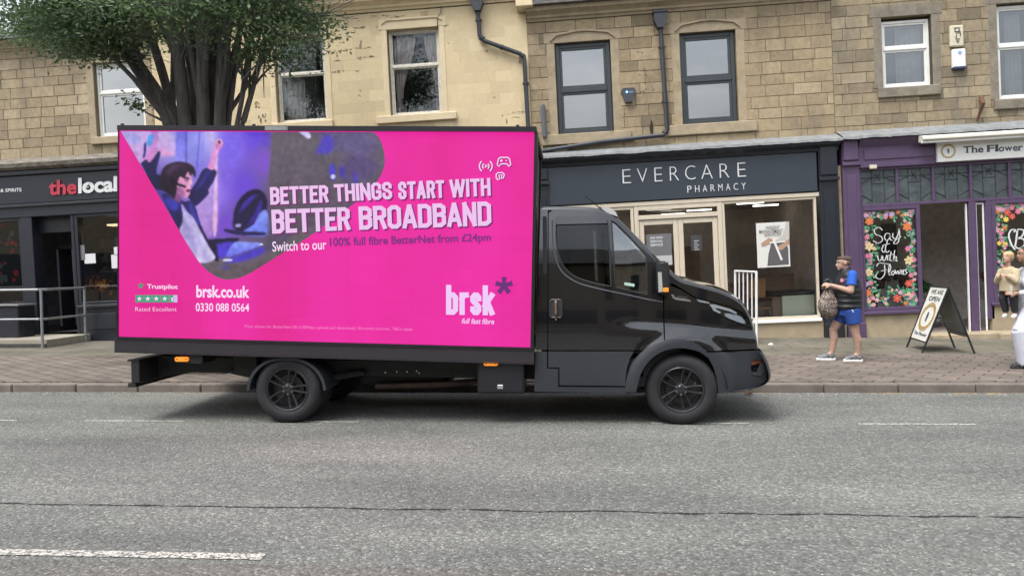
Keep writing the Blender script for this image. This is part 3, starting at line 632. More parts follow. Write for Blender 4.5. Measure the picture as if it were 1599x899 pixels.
# little scars, holes and a bracket on the buff wall
hl = MB()
for (px, py) in ((996, 82), (1003, 83), (999, 117), (1009, 118), (1006, 108), (1000, 144), (1004, 143), (1009, 140), (1020, 141), (1007, 130), (1005, 190)):
    u, v = fac(px, py, YW); blotch(hl, u, v, .035, .035, YW-.012, 6)
u, v = fac(1017, 200, YW); blotch(hl, u, v, .09, .40, YW-.012, 8)
hl.build('wall_hole', mat('dark hole', (.03, .022, .015), .9), bC)
br = MB(); u, v = fac(1525, 165, YW); br.tube([(u+.06, 15.60, v+.15), (u+.02, 15.45, v+.0), (u-.03, 15.60, v-.32)], [.05, .04, .02], 6); br.build('rusty_bracket', mat('rusty iron', (.11, .05, .03), .85, var=.4, vscale=20), bD)
# ============================================================ shop fronts
M_navy = mat('navy shopfront paint', (.014, .017, .024), .35, var=.12, coat=.15); M_sign = mat('slate blue sign panel', (.032, .041, .055), .4, var=.05)
M_cream = mat('cream door frame', (.56, .49, .385), .5, var=.07, dirt=.15, dscale=6)
M_purple = mat('purple shopfront paint', (.085, .052, .108), .4, var=.10, coat=.12, dirt=.25, dscale=5, dirtcol=(.13, .09, .15))
M_black = mat('black shopfront paint', (.016, .018, .026), .4, var=.15, coat=.1)
M_riser = mat('rendered stall riser', (.33, .27, .18), .85, var=.12, vscale=4, dirt=.5, dscale=3, dirtcol=(.13, .11, .08), bump=.2)
M_white = mat('white gloss', (.78, .78, .77), .4, var=.04); M_chrome = mat('brushed steel', (.55, .55, .55), .3, metal=1)
M_wood = mat('brown laminate', (.24, .14, .095), .45, var=.25, vscale=3, stretch=(1, 1, 6)); M_floor = mat('shop floor', (.25, .22, .19), .4, var=.15)
M_lamp = mat('ceiling strip light', (.9, .9, .9), .5, emit=(1, .97, .88), estr=2.0)
YS = 15.5
def vg(u): return vground(u)-.15
def frame(root, name, m, u0, u1, v0, v1, w_=.06, y0=YS, y1=YS+.1, mull=(), trans=(), label=None, ch=.006):
    mb = MB(); mb.box(u0, u0+w_, y0, y1, v0, v1, ch=ch); mb.box(u1-w_, u1, y0, y1, v0, v1, ch=ch)
    mb.box(u0+w_, u1-w_, y0+.001, y1, v1-w_, v1, ch=ch); mb.box(u0+w_, u1-w_, y0+.001, y1, v0, v0+w_, ch=ch)
    for a in mull: mb.box(a-w_/2, a+w_/2, y0+.002, y1, v0+w_, v1-w_, ch=ch)
    for a in trans: mb.box(u0+w_, u1-w_, y0+.003, y1, a-w_/2, a+w_/2, ch=ch)
    return mb.build(name, m, root, label=label)
def pane(parent, m, u0, u1, v0, v1, y): g = MB(); g.add([(u0, y, v0), (u1, y, v0), (u1, y, v1), (u0, y, v1)], [(0, 1, 2, 3)]); return g.build('pane', m, parent)
def flash(root, u0, u1, v0, v1, m=M_lead):
    mb = MB(); n = int((u1-u0)/.06); vs = []
    for i in range(n+1):
        u = u0+(u1-u0)*i/n; j = mnoise.noise(Vector((u*3, v0, 0)))*.02+mnoise.noise(Vector((u*13, v0, 0)))*.012
        vs += [(u, YW-.012, v1), (u, YS-.20, v0+.05+j*.5), (u, YS-.21, v0+j)]
    mb.add(vs, [(3*i+r_, 3*i+r_+1, 3*i+r_+4, 3*i+r_+3) for i in range(n) for r_ in (0, 1)]); return mb.build('lead_flashing', m, root, smooth=True)
# ---- pharmacy
r = bC
flash(r, -.6, 5.6, 3.87, 4.06)
mb = MB(); mb.profx([(YW, 3.70), (YS-.05, 3.70), (YS-.08, 3.76), (YS-.17, 3.82), (YS-.18, 3.90), (YW, 3.92)], -.59, 5.56); mb.box(-.59, 5.13, YS+.05, YW-.01, 2.90, 3.70); mb.box(-.59, 5.13, YS+.12, YW+.2, 2.88, 3.9); mb.build('fascia', M_navy, r)
mb = MB(); mb.box(-.5, 5.16, YS-.02, YS+.06, 2.80, 2.885, ch=.01); mb.build('window_head', M_cream, r)
def pilaster(root, m, u0, u1, v1, cap=.28):
    mb = MB(); b0 = vg((u0+u1)/2); mb.box(u0, u1, YS-.06, YW+.25, b0, v1, ch=.008); mb.box(u0+.07, u1-.07, YS-.075, YS-.06, b0+.55, v1-cap-.25, ch=.006)
    mb.box(u0-.01, u1+.01, YS-.12, YS-.058, v1-cap-.05, v1-cap+.02, ch=.01); mb.box(u0-.01, u1+.01, YS-.10, YS-.058, b0, b0+.45, ch=.01); mb.box(u0+.02, u1-.02, YS-.10, YS-.058, v1-cap+.06, v1, ch=.01)
    return mb.build('pilaster', m, root)
pilaster(r, M_navy, 5.16, 5.53, 3.90, .75); pilaster(r, M_navy, -.58, -.30, 3.69, .3)
mb = MB(); mb.box(5.535, 5.61, YS+.02, YW+.2, vg(5.5), 3.4); mb.build('stone_strip', M_stoneC if False else M_dress, r)
# shop windows and doors of the pharmacy
def shopwin(root, fm, gm, u0, u1, v0, v1, w_=.06, mull=(), trans=(), label=None, y=YS):
    f = frame(root, 'shop_window', fm, u0, u1, v0, v1, w_, y, y+.1, mull, trans, label); pane(f, gm, u0+w_*.5, u1-w_*.5, v0+w_*.5, v1-w_*.5, y+.06); return f
wR = shopwin(r, M_cream, G_shop, 3.22, 5.10, .34, 2.80, .05)
mb = MB(); mb.box(3.2, 5.12, YS-.05, YS+.12, .27, .338, ch=.01); mb.build('window_sill', M_white, r)
mb = MB(); mb.box(3.2, 5.15, YS+.0, YS+.2, vg(4.2), .268); mb.build('stall_riser', M_riser, r)
wL = shopwin(r, M_cream, G_shop, -.28, 1.42, .45, 2.80, .06, mull=(.6,))
mb = MB(); mb.box(-.28, 1.42, YS, YS+.2, vg(0), .448); mb.build('stall_riser', M_riser, r)
f = frame(r, 'door_frame', M_cream, 1.43, 3.215, vg(2.3), 2.80, .09, YS-.01, YS+.12, (), (2.56,)); pane(f, G_shop, 1.5, 3.15, 2.58, 2.74, YS+.07)
for a, b_ in ((1.525, 2.32), (2.325, 3.12)):
    d = frame(r, 'door', M_cream, a, b_, vg(2.3)+.05, 2.50, .10, YS+.02, YS+.07); pane(d, G_shop, a+.08, b_-.08, vg(2.3)+.1, 2.43, YS+.045)
    hb = MB(); hu = b_-.06 if a < 2 else a+.06; hb.tube([(hu, YS-.03, .95), (hu, YS-.03, 1.25)], .014, 8); hb.box(hu-.01, hu+.01, YS-.03, YS+.02, .96, .98); hb.box(hu-.01, hu+.01, YS-.03, YS+.02, 1.22, 1.24); hb.build('handle', M_chrome, d)
mb = MB(); mb.box(2.26, 2.40, YS-.004, YS+.014, .88, 1.10, ch=.01); mb.build('lock_plate', M_boxw, r)
# sign board of the pharmacy
sg = thing('shop_sign', 'slate blue pharmacy sign with thin white letters above the pharmacy door', 'shop sign', (2.3, YS, 2.95), None, True)
mb = MB(); mb.box(-.47, 5.13, YS-.04, YS+.048, 2.905, 3.695, ch=.01); mb.build('sign_board', M_sign, sg)
lt = MB(); v0 = fac(1158, 276, YS-.05)[1]; v1 = fac(1158, 254, YS-.05)[1]
for ch, a, b_ in zip('EVERCARE', (972, 995, 1022, 1046, 1070, 1095, 1124, 1152), (985, 1011, 1034, 1060, 1086, 1113, 1139, 1165)):
    u0 = fac(a, 275, YS-.05)[0]; u1 = fac(b_, 275, YS-.05)[0]; letter(lt, ch, box4(u0, u1, v0, v1), YS-.056, bold=-.02, th=.012)
v0 = fac(1160, 296, YS-.05)[1]; v1 = fac(1160, 285.5, YS-.05)[1]
for i, ch in enumerate('PHARMACY'):
    a = 1073+i*12.1; u0 = fac(a, 290, YS-.05)[0]; u1 = fac(a+6.8, 290, YS-.05)[0]; letter(lt, ch, box4(u0, u1, v0, v1), YS-.052, bold=-.006, th=.008)
lt.build('lettering', mat('white letters', (.62, .63, .64), .4), sg)
# pharmacy interior
rooms(r, -.61, 5.58, vground(2.4)+.02, 2.95, mat('pharmacy wall', (.62, .55, .49), .8, var=.15), M_floor, y1=20.5, y0=YS+.13)
def strips(cat_u, v, root_label):
    for (u, y) in cat_u:
        mb = MB(); mb.box(u-.3, u+.3, y-.025, y+.025, v-.03, v, ch=.006)
        o = mb.build('ceiling_light', M_lamp, None, origin=(u, y, v), rot=FROT)
        tag(o, root_label, 'ceiling light', 'strip lights inside the pharmacy')
strips(((.5, 17.0), (2.2, 17.6), (1.9, 16.6), (.3, 18.4), (3.3, 18.6), (4.2, 17.2), (3.6, 16.3), (4.8, 18.2), (1.0, 19.4), (2.8, 19.6)), 2.88, 'bright strip light on the pharmacy ceiling, some of the set added to brighten the room')  # a few visible tubes plus extra ones added to brighten the interior
def ftag(mb, name, m, o, label, cat, group=None, smooth=False):
    ob = mb.build(name, m, None, origin=o, rot=FROT, smooth=smooth); return tag(ob, label, cat, group)
# counter, bench, chair, posters
mb = MB(); mb.box(3.5, 4.5, 17.6, 18.2, 0, 1.0, ch=.01); mb.box(3.45, 4.55, 17.55, 18.25, 1.0, 1.05, ch=.01); mb.box(1.2, 3.4, 19.4, 19.9, .0, 2.0, ch=.01); ftag(mb, 'counter', M_wood, (4, 17.9, 0), 'brown wood counter and cabinet at the back of the pharmacy', 'counter')
bn = thing('bench_seat', 'boxy bench with a black cushion and pale green end in the pharmacy window', 'bench', (4.6, 16.1, vground(4.6)), None, True)
mb = MB(); mb.box(4.24, 4.42, 15.85, 16.5, vground(4.6)+.02, .80, ch=.01); mb.box(4.0, 4.9, 16.5, 16.6, vground(4.6)+.02, 1.25, ch=.01); mb.build('bench_base', M_wood, bn)
mb = MB(); mb.box(4.425, 5.08, 15.78, 16.5, vground(4.6)+.02, .80, ch=.008); mb.build('end_panel', mat('pale green panel', (.72, .80, .62), .5), bn)
mb = MB(); mb.box(4.22, 5.1, 15.75, 16.48, .805, .90, ch=.03); mb.build('cushion', mat('black vinyl', (.02, .02, .025), .4), bn)
chn = thing('chair', 'light wooden chair with thin metal legs inside the pharmacy window', 'chair', (4.02, 16.0, vground(4.02)), None, True)
zf = vground(4.02)+.02
mb = MB(); vs = []; nn_ = 6
for i in range(nn_+1):
    t = i/nn_; bow = .03*math.sin(t*math.pi); vs += [(3.83+t*.34, 16.1+bow, zf+.78), (3.82+t*.36, 16.06+bow, zf+1.18)]
mb.add(vs, [(2*i, 2*i+2, 2*i+3, 2*i+1) for i in range(nn_)]); mb.add([(x_, y_+.015, z_) for x_, y_, z_ in vs], [(2*i+1, 2*i+3, 2*i+2, 2*i) for i in range(nn_)])
mb.build('backrest', mat('light bent wood', (.40, .22, .09), .4, var=.15, stretch=(1, 1, 8)), chn, smooth=True)
mb = MB(); mb.box(3.80, 4.20, 15.75, 16.12, zf+.55, zf+.575, ch=.01); mb.build('seat', MATS['light bent wood'], chn)
for (a, b_, c, d) in ((3.83, 15.78, 3.79, 15.70), (4.17, 15.78, 4.24, 15.70), (3.83, 16.08, 3.79, 16.2), (4.17, 16.08, 4.25, 16.2)):
    mb = MB(); mb.tube([(a, b_, zf+.55), (c, d, zf)], .010, 6); mb.build('leg', M_chrome, chn)
# weight poster
pw = thing('poster', 'white poster of a measuring tape round a waist in the pharmacy window', 'poster', (4.23, YS+.09, 1.4), None, True)
yq = YS+.052
mb = MB(); mb.box(3.90, 4.555, yq, yq+.004, 1.41, 2.325); mb.build('sheet', mat('poster white', (.62, .61, .58), .6), pw)
lt = MB()
def pxq(x0, x1, y0, y1, Y): a = fac(x0, y1, Y); b_ = fac(x1, y0, Y); return a, b_
def zfac(x, y, ox, oy, s, Y): return fac(ox+x/s, oy+y/s, Y)
for (tx, x0, x1, y0, y1) in (('WEIGHT', 645, 712, 397, 414), ('MANAGEMENT', 616, 728, 414, 432), ('SERVICES', 640, 718, 431, 447)):
    TL = zfac(x0, y0+3, 980, 220, 3, yq); TR = zfac(x1, y0-2, 980, 220, 3, yq); BR = zfac(x1, y1-3, 980, 220, 3, yq); BL = zfac(x0, y1+1, 980, 220, 3, yq); letter(lt, tx, (TL, TR, BR, BL), yq-.012, bold=.008)
lt.build('lettering', mat('grey print', (.16, .15, .15), .6), pw)
def zpoly(mb, pts, ox, oy, s, Y, th=.002, mi=0, depth=None):
    q = [zfac(x_, y_, ox, oy, s, depth or Y) for x_, y_ in pts]; mb.prism(q, Y-th, Y, mi)
mb = MB(); zpoly(mb, [(672, 482), (700, 470), (735, 475), (752, 500), (755, 578), (655, 585), (660, 530)], 980, 220, 3, yq-.002); mb.build('printed_trousers', mat('printed charcoal', (.09, .085, .09), .6), pw)
mb = MB(); zpoly(mb, [(625, 480), (660, 455), (690, 462), (668, 482), (640, 492), (628, 494)], 980, 220, 3, yq-.0045); zpoly(mb, [(758, 455), (758, 480), (725, 510), (700, 512), (698, 498), (730, 478)], 980, 220, 3, yq-.0045); mb.build('printed_hands', mat('printed skin', (.38, .24, .17), .6), pw)
mb = MB(); zpoly(mb, [(682, 470), (722, 448), (735, 415), (742, 378), (757, 378), (758, 445), (740, 470)], 980, 220, 3, yq-.0005); mb.build('printed_shirt', mat('printed pale shirt', (.45, .43, .40), .6), pw)
mb = MB(); zpoly(mb, [(678, 462), (688, 460), (727, 556), (718, 560)], 980, 220, 3, yq-.007); zpoly(mb, [(665, 474), (738, 468), (738, 474), (665, 481)], 980, 220, 3, yq-.0095); mb.build('printed_tape', mat('printed white tape', (.68, .67, .64), .6), pw)
# ear wax poster on the left door leaf, opening hours plate on the right one
pe = thing('poster', 'grey notice with three lines of white capitals on the left pharmacy door', 'poster', (1.95, YS+.03, 1.4), None, True)
a, b_ = zfac(92, 540, 980, 220, 3, YS), zfac(205, 432, 980, 220, 3, YS); yq = YS+.035
mb = MB(); mb.box(a[0], b_[0], yq, yq+.003, a[1], b_[1]); mb.build('sheet', mat('grey notice', (.13, .13, .135), .5), pe)
mb = MB(); mb.box(a[0]+.1, b_[0], yq, yq+.003, a[1]-.2, a[1]-.002); mb.build('lower_sheet', mat('pale notice', (.42, .42, .42), .5), pe)
lt = MB()
for i, tx in enumerate(('EAR WAX', 'REMOVAL', 'SERVICE')):
    c0 = zfac(107, 460+i*17, 980, 220, 3, yq); c1 = zfac(165, 446+i*17, 980, 220, 3, yq); letter(lt, tx, box4(c0[0], c1[0], c0[1], c1[1]), yq-.002, bold=.02)
lt.build('lettering', MATS['white letters'], pe)
pe = thing('opening_hours', 'small dark plate with white lines on the right pharmacy door', 'notice', (2.75, YS+.03, 1.5), None, True)
a, b_ = zfac(300, 515, 980, 220, 3, YS), zfac(348, 440, 980, 220, 3, YS); mb = MB(); mb.box(a[0], b_[0], yq, yq+.003, a[1], b_[1]); mb.build('plate', mat('dark plate', (.05, .05, .055), .4), pe)
lt = MB()
for i in range(5): lt.box(a[0]+.06, b_[0]-.06-(i % 2)*.03, yq-.003, yq-.001, b_[1]-.12-i*.045, b_[1]-.11-i*.045)
lt.build('printed_lines', MATS['white letters'], pe)
# ---- florist
r = bD
flash(r, 5.6, 13.4, 3.89, 4.10)
mb = MB(); mb.profx([(YW, 3.40), (YS-.04, 3.40), (YS-.04, 3.72), (YS-.14, 3.84), (YS-.15, 3.92), (YW, 3.93)], 5.95, 13.4); mb.box(6.05, 7.42, YS-.06, YS-.04, 3.47, 3.69, ch=.01)
mb.box(5.95, 13.4, YS-.06, YS-.0, 3.31, 3.40, ch=.012); mb.build('fascia', M_purple, r)
pilaster(r, M_purple, 5.62, 5.95, 3.92, .5)
# transom lights with leaded glass
tr = frame(r, 'leaded_transom', M_purple, 5.95, 12.4, 2.53, 3.32, .055, YS+.0, YS+.09, mull=(6.70, 7.40, 8.12, 8.86, 9.6, 10.3, 11.0, 11.7))
pane(tr, mat('obscured leaded glass', (.07, .085, .09), .25, spec=.6, var=.35, vscale=5, bump=.4, bscale=8), 5.99, 12.36, 2.56, 3.29, YS+.055)
ld = MB(); edges_ = [5.98, 6.70, 7.40, 8.12, 8.86, 9.6, 10.3, 11.0, 11.7, 12.36]
for i in range(len(edges_)-1):
    a, b_ = edges_[i]+.03, edges_[i+1]-.03; c = (a+b_)/2; y = YS+.048
    for (p1, p2) in (((a, 3.12), (b_, 3.12)), ((c-.12, 3.28), (c-.12, 2.58)), ((c+.12, 3.28), (c+.12, 2.58)), ((a, 2.78), (c-.12, 2.66)), ((b_, 2.78), (c+.12, 2.66)), ((c-.12, 3.0), (c+.12, 3.0)), ((a, 3.02), (c-.12, 3.12)), ((b_, 3.02), (c+.12, 3.12))): ld.tube([(p1[0], y, p1[1]), (p2[0], y, p2[1])], .006, 4)
    for an in range(6): ld.tube([(c, y, 3.12), (c+.10*math.cos(an*1.047), y, 3.12+.08*math.sin(an*1.047))], .007, 4)
ld.build('leading', mat('lead came', (.03, .033, .035), .6), tr)
w1 = shopwin(r, M_purple, G_shop, 5.95, 7.12, .42, 2.53, .075)
mb = MB(); mb.box(5.93, 7.14, YS-.07, YS+.1, .35, .418, ch=.012); mb.build('window_sill', M_purple, r)
mb = MB(); mb.box(5.96, 7.10, YS, YS+.2, vg(6.5), .348); mb.build('stall_riser', M_riser, r)
w2 = shopwin(r, M_purple, G_shop, 8.49, 12.0, .50, 2.53, .075, mull=(10.2,))
mb = MB(); mb.box(8.42, 12.0, YS-.07, YS+.1, .43, .498, ch=.012); mb.build('window_sill', M_purple, r)
mb = MB(); mb.box(8.44, 12.0, YS, YS+.2, vg(9.5), .428); mb.build('stall_riser', M_riser, r)
# side light and posts by the open door
mb = MB(); mb.box(8.06, 8.20, YS, YS+.12, vg(8.1), 2.53, ch=.008); mb.box(8.38, 8.488, YS, YS+.12, vg(8.4)+.5, 2.53, ch=.008); mb.build('door_post', M_purple, r)
d = frame(r, 'side_light', M_white, 8.205, 8.375, vg(8.3)+.15, 2.5, .03, YS+.05, YS+.09); pane(d, G_dark, 8.22, 8.36, vg(8.3)+.16, 2.49, YS+.07); mb = MB(); mb.box(8.02, 8.045, YS+.05, YS+.09, vg(8.3)+.15, 2.5); mb.build('door_edge', M_white, r)
mb = MB(); mb.box(7.1, 8.5, 15.1, 15.7, vg(7.8), vground(7.8)+.10, ch=.02); mb.box(8.3, 8.9, 14.95, 15.45, vg(8.3), vground(8.5)+.13, ch=.03); mb.build('door_step', M_dress, r)
rooms(r, 5.58, 13.5, vground(7.8)+.04, 3.3, mat('florist wall', (.66, .60, .54), .85, var=.2), mat('florist floor', (.45, .40, .36), .5), y1=19.0, y0=YS+.13)
mb = MB(); mb.box(7.15, 8.1, 17.9, 18.3, -.1, .75, ch=.02); mb.box(7.5, 8.15, 17.0, 17.35, .0, .55, ch=.02); ftag(mb, 'counter', mat('off white counter', (.42, .41, .39), .5), (7.6, 18, 0), 'white shop counter seen through the open florist door', 'counter')
# inner picture and flower stands
mb = MB(); mb.box(7.75, 8.1, 18.93, 18.98, 1.5, 2.3); ftag(mb, 'picture_frame', mat('dark picture', (.05, .045, .04), .5), (7.9, 18.95, 1.5), 'dark framed picture hanging at the back of the florist', 'picture')
def leafy(name, u, y, v, rad, n, m, label, cat, seed, hgt=1.0, pot=None):
    rr = random.Random(seed); mb = MB()
    for i in range(n):
        th = rr.uniform(0, 6.28); ph = math.acos(rr.uniform(-.2, 1)); q = rad*rr.uniform(.5, 1)
        c = Vector((u+q*math.sin(ph)*math.cos(th), y+q*math.sin(ph)*math.sin(th), v+q*math.cos(ph)*hgt)); d1 = Vector((rr.gauss(0, 1), rr.gauss(0, 1), rr.gauss(0, 1))).normalized(); d2 = d1.cross(Vector((rr.gauss(0, 1), rr.gauss(0, 1), .4))).normalized(); s_ = rad*.28
        mb.add([c-d1*s_, c+d2*s_*.4, c+d1*s_, c-d2*s_*.4], [(0, 1, 2, 3)])
    t = thing(name, label, cat, (u, y, v-(.2 if pot else 0)), None, True); mb.build('foliage', m, t)
    if pot: pb_ = MB(); pb_.lathe([(.001, -.22), (.07, -.22), (.10, 0), (.09, 0), (.085, -.02), (.001, -.02)], (u, y, v), 'z', 14); pb_.build('pot', pot, t, smooth=True)
    return t
M_grn = mat('fresh green foliage', (.05, .15, .03), .6, var=.4, vscale=20); M_grn2 = mat('deep green foliage', (.025, .06, .025), .6, var=.4, vscale=20); M_pnk = mat('pink blooms', (.4, .12, .18), .6, var=.5, vscale=15)
leafy('potted_plant', 7.75, 17.1, .72, .30, 260, M_grn, 'bright green bushy plant on the stand inside the florist door', 'plant', 1, .7, M_white)
leafy('flower_bunch', 7.35, 18.1, .95, .22, 160, mat('dusky blooms', (.22, .13, .12), .6, var=.5, vscale=15), 'dusky bunch of dried flowers left on the florist counter', 'flowers', 2, 1, M_black)
leafy('flower_bunch', 7.85, 18.1, .98, .24, 160, mat('brown blooms', (.17, .12, .09), .6, var=.5, vscale=15), 'brown dried flower bunch right on the florist counter', 'flowers', 3, 1, M_black)
leafy('window_plant', 6.3, 15.9, .62, .20, 150, M_grn2, 'dark leafy plant low in the left florist window', 'plant', 4, .8, M_black)
leafy('window_plant', 8.78, 16.0, .95, .25, 150, mat('red blooms', (.35, .03, .04), .6, var=.5, vscale=15), 'red flowering plant low behind the right florist window', 'plant', 5, 1, M_black)
# hand painted flowers and words on the two florist windows
FC = [('petal rose pink', (.60, .17, .29)), ('petal blush', (.64, .34, .42)), ('petal coral red', (.58, .08, .06)), ('petal orange', (.62, .16, .05)), ('petal cream', (.62, .50, .28)), ('petal lilac', (.50, .33, .60)), ('petal yellow', (.80, .60, .10)), ('leaf paint', (.05, .24, .13)), ('leaf paint light', (.13, .35, .20)), ('flower eye', (.55, .25, .05))]
FM = [mat(n_, c_, .6) for n_, c_ in FC]
_fl = [0]
def flower(mb, u, v, r_, ci, y, rr, np_=None):
    _fl[0] += 1; y = y-.00012*(_fl[0] % 150)
    np_ = np_ or rr.choice((5, 6, 6)); a0 = rr.uniform(0, 6)
    for i in range(np_):
        a = a0+2*math.pi*i/np_; ca, sa = math.cos(a), math.sin(a); wd = r_*.27
        pts = [(0, 0), (r_*.5, wd), (r_*.8, wd*.85), (r_, 0), (r_*.8, -wd*.85), (r_*.5, -wd)]
        mb.add([(u+p*ca-q*sa, y-.000012*i, v+p*sa+q*ca) for p, q in pts], [(0, 5, 4, 3, 2, 1)], ci)
    mb.add([(u+r_*.2*math.cos(k_*1.047), y-.0001, v+r_*.2*math.sin(k_*1.047)) for k_ in range(6)], [tuple(range(5, -1, -1))], 9)
_lf = [0]
def leafm(mb, u, v, r_, a, ci, y):
    _lf[0] += 1; y = y-.000006*(_lf[0] % 240)
    ca, sa = math.cos(a), math.sin(a); pts = [(0, 0), (r_*.5, r_*.28), (r_, 0), (r_*.5, -r_*.28)]
    mb.add([(u+p*ca-q*sa, y, v+p*sa+q*ca) for p, q in pts], [(0, 3, 2, 1)], ci)
def border(win, u0, u1, v0, v1, sides, seed, extra=()):
    rr = random.Random(seed); mb = MB(); y = YS+.045; W_ = .20
    P_ = []
    if 'L' in sides: P_ += [(u0+rr.uniform(.02, W_), v0+(v1-v0)*t/15.) for t in range(16)]*2
    if 'R' in sides: P_ += [(u1-rr.uniform(.02, W_), v0+(v1-v0)*t/15.) for t in range(16)]*2
    if 'B' in sides: P_ += [(u0+(u1-u0)*t/8., v0+rr.uniform(.02, .3)) for t in range(9)]*2
    if 'T' in sides: P_ += [(u0+(u1-u0)*t/9., v1-rr.uniform(.02, .12)) for t in range(10)]*(2 if 'B' in sides else 3)
    for (u, v) in P_:
        for kk in range(6): leafm(mb, min(u1-.07, max(u0+.02, u+rr.uniform(-.1, .1))), min(v1-.05, max(v0+.02, v+rr.uniform(-.08, .08))), rr.uniform(.05, .09), rr.uniform(0, 6.28), rr.choice((7, 8)), y+.0025)
    for (u, v) in P_:
        rad = rr.choice((.022, .03, .038, .05)); flower(mb, min(u1-rad, max(u0+rad, u+rr.uniform(-.05, .05))), min(v1-rad, max(v0+rad, v+rr.uniform(-.04, .04))), rad, rr.choice((0, 0, 1, 1, 5, 4, 3)), y, rr)
    for (u, v, rad, ci) in extra: flower(mb, u, v, rad, ci, y, rr, 6)
    return mb.build('painted_flowers', FM, win)
ex = [zfac(x_, y_, 1290, 190, 2.9, YS)+(s_*.82, c_) for x_, y_, s_, c_ in ((198, 450, .11, 3), (198, 565, .12, 4), (188, 522, .07, 0), (188, 608, .07, 0), (196, 682, .11, 4), (192, 775, .10, 3), (325, 800, .11, 2), (370, 475, .12, 3), (378, 628, .12, 4), (377, 732, .10, 2), (374, 575, .08, 0), (388, 695, .07, 0), (300, 418, .07, 5), (272, 432, .06, 0), (272, 803, .05, 1), (186, 735, .07, 5))]
border(w1, 6.02, 7.04, .50, 2.45, 'LRTB', 11, ex)
ex = [zfac(x_, y_, 1290, 190, 2.9, YS)+(s_*.85, c_) for x_, y_, s_, c_ in ((788, 395, .09, 1), (825, 410, .09, 2), (820, 442, .07, 6), (790, 550, .06, 6), (815, 555, .07, 6), (798, 500, .07, 0), (848, 428, .08, 2), (847, 388, .07, 0), (822, 372, .07, 1), (775, 490, .09, 1), (790, 795, .08, 1), (800, 530, .06, 0), (875, 405, .08, 0), (890, 370, .07, 0))]
border(w2, 8.57, 10.15, .58, 2.45, 'LT', 12, ex)
def script(win, strokes, m, w_=.03, y=YS+.024):
    mb = MB()
    for st in strokes: ribbon(mb, spline([zfac(x_, y_, 1290, 190, 2.9, YS+.05) for x_, y_ in st], 7), w_, y)
    return mb.build('painted_words', m, win)
M_pw = mat('white window paint', (.62, .64, .64), .6)
script(w1, [[(252, 492), (238, 479), (216, 490), (222, 510), (246, 520), (252, 538), (232, 550), (210, 538)],
 [(286, 508), (270, 506), (262, 522), (270, 538), (284, 528), (288, 508), (288, 532), (298, 538)],
 [(300, 505), (300, 524), (312, 530), (324, 508), (328, 484), (330, 518), (322, 548), (304, 552), (312, 536), (338, 520)],
 [(256, 562), (250, 580), (258, 592), (266, 580)], [(276, 538), (266, 572), (272, 592), (284, 584)], [(252, 560), (286, 552)],
 [(230, 604), (236, 628), (246, 626), (252, 606), (256, 628), (266, 624), (272, 602)], [(276, 606), (276, 628)], [(292, 588), (286, 624), (296, 630)], [(278, 606), (302, 600)], [(308, 582), (302, 632), (308, 612), (316, 612), (314, 630), (322, 628)],
 [(226, 655), (240, 640), (290, 646)], [(262, 648), (262, 690), (242, 712), (222, 702), (228, 688)], [(246, 676), (272, 670)],
 [(280, 690), (290, 660), (284, 648), (280, 680), (286, 696)], [(302, 674), (293, 684), (299, 695), (307, 684), (302, 674)], [(310, 670), (315, 690), (322, 674), (327, 690), (335, 670)],
 [(334, 688), (343, 678), (338, 671), (334, 684), (344, 690)], [(347, 692), (348, 672), (355, 672)], [(364, 666), (356, 674), (364, 684), (352, 692)]], M_pw, .019)
script(w2, [[(862, 492), (858, 530), (852, 566)], [(845, 500), (868, 488), (892, 494), (882, 520), (862, 528), (890, 532), (896, 556), (872, 574), (852, 566)], [(862, 492), (836, 490), (824, 515), (834, 552), (852, 580)]], M_pw, .034)
# sign board and awning
sg = thing('shop_sign', 'white florist sign with a gold wreath and dark serif letters', 'shop sign', (9.2, YS-.1, 3.4), None, True)
Yb = YS-.12
a = fac(1463, 222, Yb); b_ = fac(1463, 253.5, Yb)
mb = MB(); mb.box(a[0], 12.6, Yb, Yb+.07, b_[1], a[1], ch=.008); mb.build('sign_board', mat('white sign panel', (.76, .76, .73), .5, var=.03), sg)
lt = MB(); TX = 'TheFlower'; X_ = [(622, 655), (660, 684), (688, 712), (729, 762), (766, 779), (782, 806), (808, 843), (846, 867), (870, 891)]
lo, hi, xh = 143, 110, 120
for ch, (x0, x1) in zip(TX, X_):
    cx = (x0+x1)/2; sl = -(x0-622)*.045; top = (hi if ch in 'TFhl' else xh)+sl; bot = lo+sl+(1.5 if ch in 'eo' else 0)
    p0 = zfac(x0, bot, 1290, 190, 2.9, Yb); p1 = zfac(x1, top, 1290, 190, 2.9, Yb); letter(lt, ch, box4(p0[0], p1[0], p0[1], p1[1]), Yb-.004, bold=.022, th=.003)
    w_ = p1[0]-p0[0]; s_ = .010; yy = Yb-.005
    def sf(c, z): lt.box(c-.032, c+.032, yy, yy+.004, z-s_/2, z+s_/2)
    if ch == 'T': sf((p0[0]+p1[0])/2, p0[1]+.005)
    if ch == 'F': sf(p0[0]+.02, p0[1]+.005); sf(p0[0]+.02, p1[1]-.005)
    if ch == 'h': sf(p0[0]+.015, p0[1]+.005); sf(p1[0]-.015, p0[1]+.005); lt.box(p0[0]-.02, p0[0]+.02, yy, yy+.004, p1[1]-.012, p1[1])
    if ch == 'l': sf((p0[0]+p1[0])/2, p0[1]+.005); lt.box((p0[0]+p1[0])/2-.03, (p0[0]+p1[0])/2, yy, yy+.004, p1[1]-.012, p1[1])
    if ch == 'r': sf(p0[0]+.015, p0[1]+.005)
lt.build('lettering', mat('dark sign letters', (.045, .055, .065), .5), sg)
